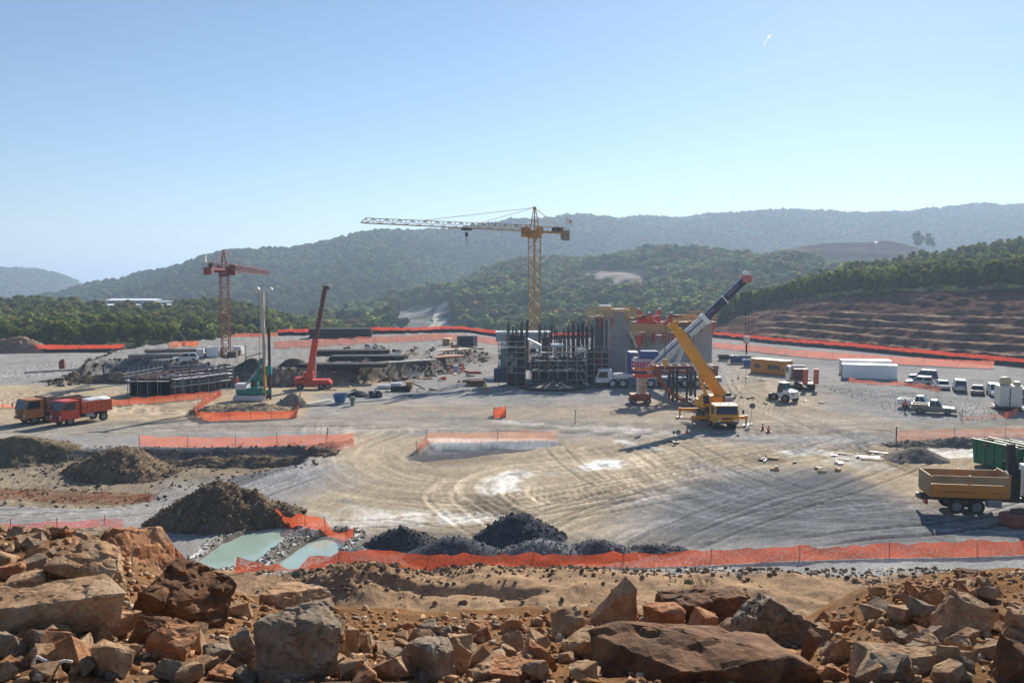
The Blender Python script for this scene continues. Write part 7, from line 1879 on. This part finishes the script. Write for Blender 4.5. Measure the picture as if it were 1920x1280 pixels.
def rock_mat(name, a, b, c, sc=2.2, dark=0.0):
    m = bpy.data.materials.new(name); m.use_nodes = True; nt = m.node_tree; L = nt.links.new; bs = nt.nodes['Principled BSDF']
    bs.inputs['Roughness'].default_value = .88; bs.inputs['Specular IOR Level'].default_value = .15
    tc = N(nt, 'TexCoord'); n0 = N(nt, 'TexNoise', Scale=sc, Detail=7.0, Roughness=.62, Distortion=.6); L(tc.outputs['Object'], n0.inputs['Vector'])
    cr = N(nt, 'ValToRGB'); e = cr.color_ramp.elements; e[0].position = .34; e[0].color = (*a, 1); e[1].position = .66; e[1].color = (*c, 1); k = e.new(.5); k.color = (*b, 1)
    L(n0.outputs['Fac'], cr.inputs[0])
    n2_ = N(nt, 'TexNoise', Scale=sc * 11, Detail=6.0, Roughness=.7); L(tc.outputs['Object'], n2_.inputs['Vector'])
    mr = N(nt, 'MapRange'); mr.inputs[1].default_value = .3; mr.inputs[2].default_value = .7; mr.inputs[3].default_value = .62; mr.inputs[4].default_value = 1.3; L(n2_.outputs['Fac'], mr.inputs[0])
    mx = N(nt, 'Mix', data_type='RGBA', blend_type='MULTIPLY'); mx.inputs[0].default_value = 1; L(cr.outputs[0], mx.inputs[6]); L(mr.outputs[0], mx.inputs[7])
    # iron stains as veins
    n3 = N(nt, 'TexNoise', Scale=sc * .8, Detail=5.0, Roughness=.6, Distortion=1.5); L(tc.outputs['Object'], n3.inputs['Vector'])
    m3 = N(nt, 'MapRange'); m3.inputs[1].default_value = .54 - dark * .12; m3.inputs[2].default_value = .66 - dark * .08; m3.inputs[3].default_value = 0; m3.inputs[4].default_value = .65 + dark * .3; L(n3.outputs['Fac'], m3.inputs[0])
    x2 = N(nt, 'Mix', data_type='RGBA'); L(m3.outputs[0], x2.inputs[0]); L(mx.outputs[2], x2.inputs[6]); x2.inputs[7].default_value = (.075, .042, .026, 1)
    L(x2.outputs[2], bs.inputs['Base Color'])
    nb_ = N(nt, 'TexNoise', Scale=sc * 7, Detail=10.0, Roughness=.72); L(tc.outputs['Object'], nb_.inputs['Vector'])
    bp = N(nt, 'Bump', Strength=.9, Distance=.035); L(nb_.outputs['Fac'], bp.inputs['Height']); L(bp.outputs[0], bs.inputs['Normal'])
    return m
RT = rock_mat('sandstone_tan', (.30, .155, .075), (.44, .275, .155), (.54, .385, .25))
RO = rock_mat('sandstone_orange', (.31, .12, .05), (.44, .21, .10), (.52, .32, .19))
RG = rock_mat('sandstone_grey', (.20, .13, .085), (.30, .225, .155), (.38, .32, .25), 1.8)
RD = rock_mat('sandstone_dark', (.10, .048, .026), (.20, .095, .045), (.28, .155, .08), 1.6, .5)
RMATS = [RT, RT, RO, RG, RT]
def rock_mesh(seed, dims, cuts=7, fine=2, rough=.05, flat=0.0, wedge=0.0):
    """angular broken stone: a block cut by planes, edges worn, faces roughened"""
    rr_ = random.Random(seed); bm = bmesh.new()
    for k in range(9 + cuts):
        q = Vector((rr_.gauss(0, 1), rr_.gauss(0, 1), rr_.gauss(0, 1))).normalized()
        q = Vector([math.copysign(abs(c_) ** (.48 - .15 * flat), c_) for c_ in q])
        if wedge and q.z > .2: q.x = q.x * .45 + wedge * .5
        bm.verts.new(q * rr_.uniform(.85, 1.1))
    r_ = bmesh.ops.convex_hull(bm, input=bm.verts[:])
    bmesh.ops.delete(bm, geom=[v for v in r_['geom_interior'] if isinstance(v, bmesh.types.BMVert)], context='VERTS')
    bmesh.ops.dissolve_limit(bm, angle_limit=.14, verts=bm.verts[:], edges=bm.edges[:])
    lo_ = [min(v.co[i] for v in bm.verts) for i in range(3)]; hi_ = [max(v.co[i] for v in bm.verts) for i in range(3)]
    for v in bm.verts: v.co = Vector([((v.co[i] - lo_[i]) / (hi_[i] - lo_[i]) - .5) * dims[i] for i in range(3)])
    m_ = min(dims); M_ = max(dims)
    bmesh.ops.bevel(bm, geom=bm.edges[:], offset=m_ * .022, segments=1, affect='EDGES', clamp_overlap=True)
    bmesh.ops.triangulate(bm, faces=bm.faces)
    for k in range(fine):
        lim = M_ / (3.0 * 2 ** k)
        ed = [e for e in bm.edges if e.calc_length() > lim]
        bmesh.ops.subdivide_edges(bm, edges=ed, cuts=1); bmesh.ops.triangulate(bm, faces=bm.faces)
    bm.normal_update()
    off = Vector((seed * 1.7, seed * .9, seed * 2.3)); sc = 2.2 / M_
    for v in bm.verts:
        p = v.co * sc + off
        wq = p + mnoise.noise_vector(p * 2.0) * .25
        dv = mnoise.voronoi(wq * Vector((1.5, 1.5, 2.6)) if False else Vector((wq.x * 1.7, wq.y * 1.7, wq.z * 3.0)))
        chip = (mnoise.cell(dv[1][0] * 7.3) if True else 0) ; crack = math.exp(-((dv[0][1] - dv[0][0]) / .07) ** 2)
        h = mnoise.fractal(p * 2.2, .8, 2.1, 5) * .55
        v.co += v.normal * rough * m_ * (h + .85 * chip - .6 * crack - .3)
    me = bpy.data.meshes.new('rock'); bm.to_mesh(me); bm.free()
    for q in me.polygons: q.use_smooth = False
    return me
def hero(label, x0, y0, x1, y1, mat, seed, cuts=7, rz=None, tilt=(0, 0), depth=.8, back=0.0, fine=4, rough=.038, flat=0.0, wedge=0.0, name='boulder', Y=None, sink=.06):
    cx = (x0 + x1) / 2
    Yh = Y or bank_hit(cx, min(y1, 1277)); Yh += back
    w, h = (x1 - x0) / F * Yh, (y1 - y0) / F * Yh; d = w * depth
    c = P(cx, (y0 + y1) / 2, Yh + d * .35)
    k = (Yh + d * .35) / Yh
    me = rock_mesh(seed, (w * 1.0 * k, d, h * 1.06 * k), cuts, fine if x1 - x0 > 110 else 3, rough, flat, wedge); me.materials.append(mat)
    o = bpy.data.objects.new(name, me); COL.objects.link(o); o.location = c - Vector((0, 0, h * sink))
    o.rotation_euler = (tilt[0], tilt[1], rz if rz is not None else 0)
    tag(o, label, 'rock', 'large rocks in the foreground')
    return o
hero('big dark brown stained boulder with flat top at the left', 258, 1056, 443, 1178, RD, 3, 5, .15, (.05, .03), .75, rough=.05)
hero('orange boulder with sloping lit face behind the dark one', 168, 990, 336, 1072, RO, 8, 6, -.3, (.1, .12), .8, 1.6, wedge=-.5)
hero('tan boulder with pale worn top left of the dark one', 92, 1012, 236, 1112, RT, 5, 6, .2, (.1, .05), .8)
hero('long tan slab lying at the left edge', -40, 1092, 256, 1190, RT, 11, 5, .1, (0, -.05), .5, flat=.5)
hero('rounded grey-brown boulder standing in front at the left centre', 474, 1130, 641, 1285, RG, 14, 8, .5, (.05, 0), .7)
hero('tan boulder peeping out behind the grey-brown one', 492, 1100, 622, 1160, RT, 17, 6, -.2, (0, .1), .8, .9)
hero('square tan block below the long slab', 158, 1146, 257, 1205, RT, 21, 5, .1, (.1, 0), .8)
hero('dark-sided wedge leaning below the dark boulder', 245, 1146, 330, 1215, RD, 23, 6, .6, (.2, .3), .8)
hero('pale orange block in front of the dark wedge', 284, 1170, 382, 1240, RO, 25, 6, -.3, (.1, .1), .8)
hero('tall tan block near the bottom left', 170, 1196, 252, 1290, RT, 27, 6, .2, (0, .05), .8)
hero('small tan wedge left of the square block', 10, 1070, 90, 1120, RT, 29, 6, .4, (.1, -.2), .8, .3)
hero('flat grey slab behind the tan boulder at the left', 128, 985, 200, 1022, RG, 31, 5, .2, (.1, .1), .8, 1.0)
hero('brown rock on the left edge of the pile', 0, 1050, 50, 1090, RO, 33, 6, .1, (0, 0), .9)
hero('pointed upright fin of the big broken rock', 1106, 1074, 1205, 1200, RT, 41, 6, -.25, (.1, .15), .45, .9, wedge=.6)
hero('dark jagged rear slab of the big broken rock', 1225, 1098, 1420, 1190, RD, 43, 7, .25, (.2, .1), .45, 1.2, rough=.08)
hero('grey lit right shoulder of the big broken rock', 1370, 1110, 1525, 1225, RG, 47, 7, .35, (.25, .42), .6, .8, rough=.08)
hero('huge brown front ledge of the big broken rock', 1095, 1182, 1545, 1300, RD, 45, 6, .06, (.12, .02), .5, 0, rough=.05, flat=.4)
hero('brown square stone resting in the big broken rock', 1204, 1130, 1284, 1196, RO, 51, 5, .2, (.1, 0), .6, .35)
hero('tan slab resting at the right of the big broken rock', 1336, 1156, 1416, 1208, RT, 53, 6, .3, (.1, -.4), .7, .3)
hero('small brown stone between the two resting stones', 1290, 1142, 1354, 1182, RO, 55, 6, .5, (.1, .3), .8, .5)
hero('round brown stone lodged high in the big broken rock', 1272, 1128, 1304, 1158, RO, 57, 7, .5, (.1, .3), .9, .5)
hero('long pale slab at the bottom right', 1606, 1222, 1850, 1300, RT, 61, 5, -.05, (.1, .04), .5, flat=.5)
hero('large rounded tan boulder at the right', 1764, 1112, 1858, 1194, RT, 63, 9, .4, (.1, .1), .9)
hero('rusty knobbly boulder left of the rounded one', 1698, 1090, 1778, 1158, RO, 65, 9, .2, (.1, .1), .9, .2, rough=.09)
hero('brown block high on the right pile', 1786, 1066, 1852, 1112, RD, 67, 6, .2, (.1, .1), .9, .9)
hero('tan stone on top of the right pile', 1780, 1090, 1842, 1122, RT, 69, 6, .2, (.1, -.2), .9, .6)
hero('pale rock cut by the right edge', 1876, 1136, 1950, 1205, RT, 71, 6, .2, (.1, .2), .8)
hero('dark brown rock in the bottom right corner', 1862, 1196, 1960, 1300, RD, 73, 6, .2, (.1, .2), .8)
hero('grey flat stone left of the long pale slab', 1654, 1178, 1710, 1222, RG, 75, 6, .2, (.2, .2), .8)
hero('tan wedge beside the grey flat stone', 1700, 1184, 1764, 1226, RT, 77, 6, -.2, (.2, -.2), .8)
hero('brown stone behind the long pale slab', 1778, 1192, 1826, 1232, RT, 79, 7, -.2, (.2, -.2), .8)
hero('dark rock at the right foot of the big broken rock', 1500, 1170, 1548, 1260, RD, 81, 6, .3, (.2, .1), .8)
for k, (bx, m_, lb) in enumerate((((772, 1186, 858, 1290), RG, 'tall grey leaning slab at the bottom centre'), ((826, 1180, 886, 1262), RT, 'upright tan slab right of the tall grey one'), ((895, 1234, 1012, 1292), RO, 'brown lumpy rock at the bottom centre'),
        ((868, 1238, 938, 1292), RT, 'pale stone left of the brown lumpy rock'), ((966, 1192, 1050, 1262), RO, 'brown leaning slab above the lumpy rock'), ((1048, 1178, 1132, 1236), RT, 'pale lit boulder left of the big broken rock'),
        ((1030, 1142, 1102, 1196), RT, 'tan block behind the pale lit boulder'), ((874, 1162, 922, 1190), RO, 'small brown block among the centre rubble'), ((936, 1150, 980, 1186), RT, 'small tan block among the centre rubble'),
        ((938, 1184, 985, 1224), RT, 'squared tan stone below the small tan block'), ((782, 1166, 832, 1200), RG, 'rounded grey stone above the leaning slab'), ((646, 1170, 676, 1230), RT, 'narrow stone right of the grey-brown boulder'),
        ((382, 1205, 440, 1250), RG, 'grey stone below the dark boulder'), ((440, 1170, 490, 1260), RG, 'dark grey stone left of the grey-brown boulder'), ((385, 1245, 455, 1292), RO, 'tan lump at the bottom left'), ((425, 1122, 475, 1160), RT, 'tan stone right of the dark boulder'),
        ((0, 1190, 30, 1240), RT, 'tan stone at the left edge of the frame'), ((1330, 1240, 1400, 1292), RT, 'stone under the big broken rock'), ((1560, 1185, 1600, 1240), RT, 'brown stone right of the big broken rock'), ((1540, 1240, 1590, 1290), RO, 'brown stone left of the long pale slab'))):
    hero(lb, *bx, m_, 90 + k * 2, 6, (k * .7) % 1.2 - .6, (.15, ((k * 37) % 10 - 5) * .05), .8)
# medium stones: individuals that look alike
VAR = [rock_mesh(200 + k, (1, random.Random(k).uniform(.6, 1), random.Random(k + 5).uniform(.45, .8)), 3, 2, .03) for k in range(14)]
VM = []
for k, me in enumerate(VAR):
    m2 = me; m2.materials.append(RMATS[k % 5]); VM.append(m2)
rr = random.Random(31)
def stone_zone(n, box, smin, smax, label, group, pw=1.5):
    for k in range(n):
        px, py = rr.uniform(box[0], box[2]), rr.uniform(box[1], box[3])
        Y = bank_hit(px, py)
        if Y > 13.2: continue
        d = ray(px, py); x = d[0] * Y / d[1]; s = smin + (smax - smin) * rr.random() ** pw
        o = bpy.data.objects.new('stone', rr.choice(VM)); COL.objects.link(o)
        o.location = (x, Y, zb1(x, Y) + s * .18); o.scale = (s, s * rr.uniform(.8, 1.2), s * rr.uniform(.8, 1.2)); o.rotation_euler = (rr.uniform(-.6, .6), rr.uniform(-.6, .6), rr.uniform(0, 6.28))
        cw = {'sandstone_tan': 'tan', 'sandstone_orange': 'rusty', 'sandstone_grey': 'grey'}[o.data.materials[0].name]
        tag(o, ('small ' if s < (smin + smax) * .42 else 'larger ') + cw + ' ' + label, 'rock', group)
stone_zone(84, (0, 985, 200, 1090), .10, .42, 'stone heaped on the left-hand pile', 'stones on the left pile')
stone_zone(84, (0, 1190, 640, 1280), .09, .38, 'stone among the boulders at the bottom left', 'stones at the bottom left')
stone_zone(80, (640, 1165, 1110, 1280), .08, .36, 'stone among the centre rubble', 'stones in the centre rubble')
stone_zone(96, (1540, 1085, 1920, 1280), .08, .38, 'stone on the right-hand pile', 'stones on the right pile')
stone_zone(16, (1180, 1120, 1420, 1180), .06, .16, 'stone lodged in the big broken rock', 'stones in the big broken rock')
# gravel between the rocks and on the soil strip: nobody could count it
def gravel(name, label, xs, ys, zf, smin, smax, n, seed, cols, pw=3.0, mask=None):
    rs = np.random.default_rng(seed); X_ = rs.uniform(*xs, n); Y_ = rs.uniform(*ys, n)
    if mask is not None:
        k = mask(X_, Y_, rs); X_, Y_ = X_[k], Y_[k]; n = len(X_)
    Z_ = zf(X_[None], Y_[None])[0]; s = smin + (smax - smin) * rs.random(n) ** pw
    bv, bf = ICO0; q = bv[None] * (1 + rs.normal(0, .3, (n, len(bv), 1))) * (s[:, None] * rs.uniform(.6, 1.25, (n, 3)))[:, None, :]
    an = rs.uniform(0, 6.28, n); c, sn = np.cos(an)[:, None], np.sin(an)[:, None]
    V_ = np.stack([q[..., 0] * c - q[..., 1] * sn + X_[:, None], q[..., 0] * sn + q[..., 1] * c + Y_[:, None], q[..., 2] * .8 + Z_[:, None] + s[:, None] * .35], -1)
    ci = rs.integers(0, len(cols), n); cc = np.array(cols)[ci] * rs.uniform(.65, 1.3, (n, 1))
    o = link(name, np_mesh(name, V_.reshape(-1, 3), (bf[None] + (np.arange(n) * len(bv))[:, None, None]).reshape(-1, 3), np.repeat(cc, len(bv), 0).clip(.01, .8)), attr_mat('pebbles', .9, (20, .2), (60, .3), .4, .01, 60)); tag(o, label, kind='stuff')
SC_ = [(.37, .22, .12), (.43, .28, .17), (.30, .15, .07), (.38, .30, .22), (.22, .11, .055)]
gravel('rubble', 'small broken stone covering the near bank', (-9.5, 9.5), (5.6, 12.8), z_bank, .010, .065, 8500, 1, SC_, 2.8, lambda x, y, r: np.abs(x) < y * .68)
gravel('loose_clods', 'dark clods and stones along the soil strip below the near fence', (-14, 34), (41, 48), z_ground, .03, .17, 5200, 2, [(.20, .14, .09), (.27, .19, .12), (.14, .10, .07), (.33, .26, .18)], 2.6,
       lambda x, y, r: r.random(len(x)) < np.clip(sstep(45, 46.5, y - .02 * x) * .9 + .05 + .9 * np.exp(-((x + 8) / 4.5) ** 2 - ((y - 44.3) / 2) ** 2) + .55 * sstep(13, 20, x) * sstep(.0, .3, fbm(x * .3, y * .3, 3, 5) + .05), 0, 1))
# dry stalks and a bleached root among the rocks
STK = pm('dry_stalk', (.34, .26, .17), .85); BLE = pm('bleached_root', (.62, .56, .48), .7)
Y = bank_hit(130, 1262); b = P(130, 1262, Y)
t = thing('bleached_root', 'pale curved root lying among the stones at the bottom left', 'root', b, 0)
pp = [P(x, y, Y - .1) - b for x, y in ((60, 1250), (64, 1238), (70, 1230), (80, 1236), (100, 1244), (122, 1238), (135, 1240))]
MB().path(pp, .013, 7).build('stem', BLE, t, smooth=True); MB().path([P(x, y, Y - .1) - b for x, y in ((46, 1262), (50, 1274), (56, 1290))], .011, 6).build('branch', BLE, t)
Y = bank_hit(248, 1080) ; b = P(249, 1090, Y); t = thing('dry_weed', 'dry thistle stalk standing before the orange boulder', 'weed', b, 0)
hgt = P(248, 1028, Y).z - b.z
MB().tube((0, 0, 0), (.0, 0, hgt), .01, 5).build('stalk', STK, t)
for k in range(7): MB().tube((0, 0, hgt), (.05 * math.cos(k), .05 * math.sin(k), hgt + .035), .008, 4).build('seed_head', STK, t)
g = GG(1296, 1092); rs = random.Random(2); m = MB()
for k in range(60):
    a = rs.uniform(0, 6.28); r_ = rs.uniform(0, .8); p = Vector((r_ * math.cos(a) * 1.5, r_ * math.sin(a) * .5, 0)); q = p + Vector((rs.uniform(-.15, .15), rs.uniform(-.15, .15), rs.uniform(.1, .35))); m.add([p, p + Vector((.04, 0, 0)), q], [(0, 1, 2)])
t = thing('grass_tuft', 'small green weed tuft on the clod strip above the big broken rock', 'weed', g, 0); m.build('blades', pm('weed_green', (.10, .16, .03), .8), t)

# stones and clods along the cut faces of the raised pad
def cut_mask(x, y, r):
    d = sdist(x[None], y[None], BENCH)[0]; return (d > -2.5) & (d < 1.8) & (x < -6) & (r.random(len(x)) < .8)
gravel('cut_rubble', 'stones and clods lying along the foot of the earth cut', (-82, 0), (120, 200), z_ground, .06, .42, 26000, 9, [(.11, .09, .07), (.17, .14, .11), (.24, .20, .16), (.08, .065, .05)], 3.0, cut_mask)
gravel('site_stones', 'stones strewn over the rough ground at the left', (-60, -14), (62, 92), z_ground, .03, .2, 4200, 10, [(.18, .15, .12), (.25, .22, .18), (.12, .10, .08)], 3.0, lambda x, y, r: (sdist(x[None], y[None], LOWER)[0] > -2) & (r.random(len(x)) < .9))
gravel('pond_stones', 'pale and dark stones on the banks of the ponds', (-20.5, -8), (46, 60), z_ground, .02, .11, 3800, 11, [(.62, .60, .56), (.16, .14, .12), (.3, .28, .26), (.55, .53, .5), (.12, .11, .10)], 2.0, lambda x, y, r: (np.maximum(sdist(x[None], y[None], POND1)[0], sdist(x[None], y[None], POND2)[0]) < .05) & (np.maximum(sdist(x[None], y[None], POND1)[0], sdist(x[None], y[None], POND2)[0]) > -.9))
gravel('ballast', 'coarse grey ballast beside the parked cars', (48, 92), (100, 135), z_ground, .03, .085, 6500, 12, [(.26, .26, .26), (.33, .33, .33), (.21, .21, .215)], 1.5, lambda x, y, r: sdist(x[None], y[None], gl([(1540, 722), (1760, 740), (1900, 760), (1880, 790), (1720, 785), (1600, 760)]))[0] > 0)
# ================================================================== HAZE
hz = MB().b2((-15000, -1000, -99.5), (15000, 20000, 240)).build('haze', None)
hm = bpy.data.materials.new('air_haze'); hm.use_nodes = True
hn = hm.node_tree; hn.nodes.remove(hn.nodes['Principled BSDF'])
pv = hn.nodes.new('ShaderNodeVolumePrincipled')
pv.inputs['Color'].default_value = (.58, .76, 1.0, 1)
pv.inputs['Density'].default_value = .00028
pv.inputs['Anisotropy'].default_value = .25
hn.links.new(pv.outputs[0], hn.nodes['Material Output'].inputs['Volume'])
hz.data.materials.append(hm)
tag(hz, 'thin blue haze in the air over the valley', kind='stuff')
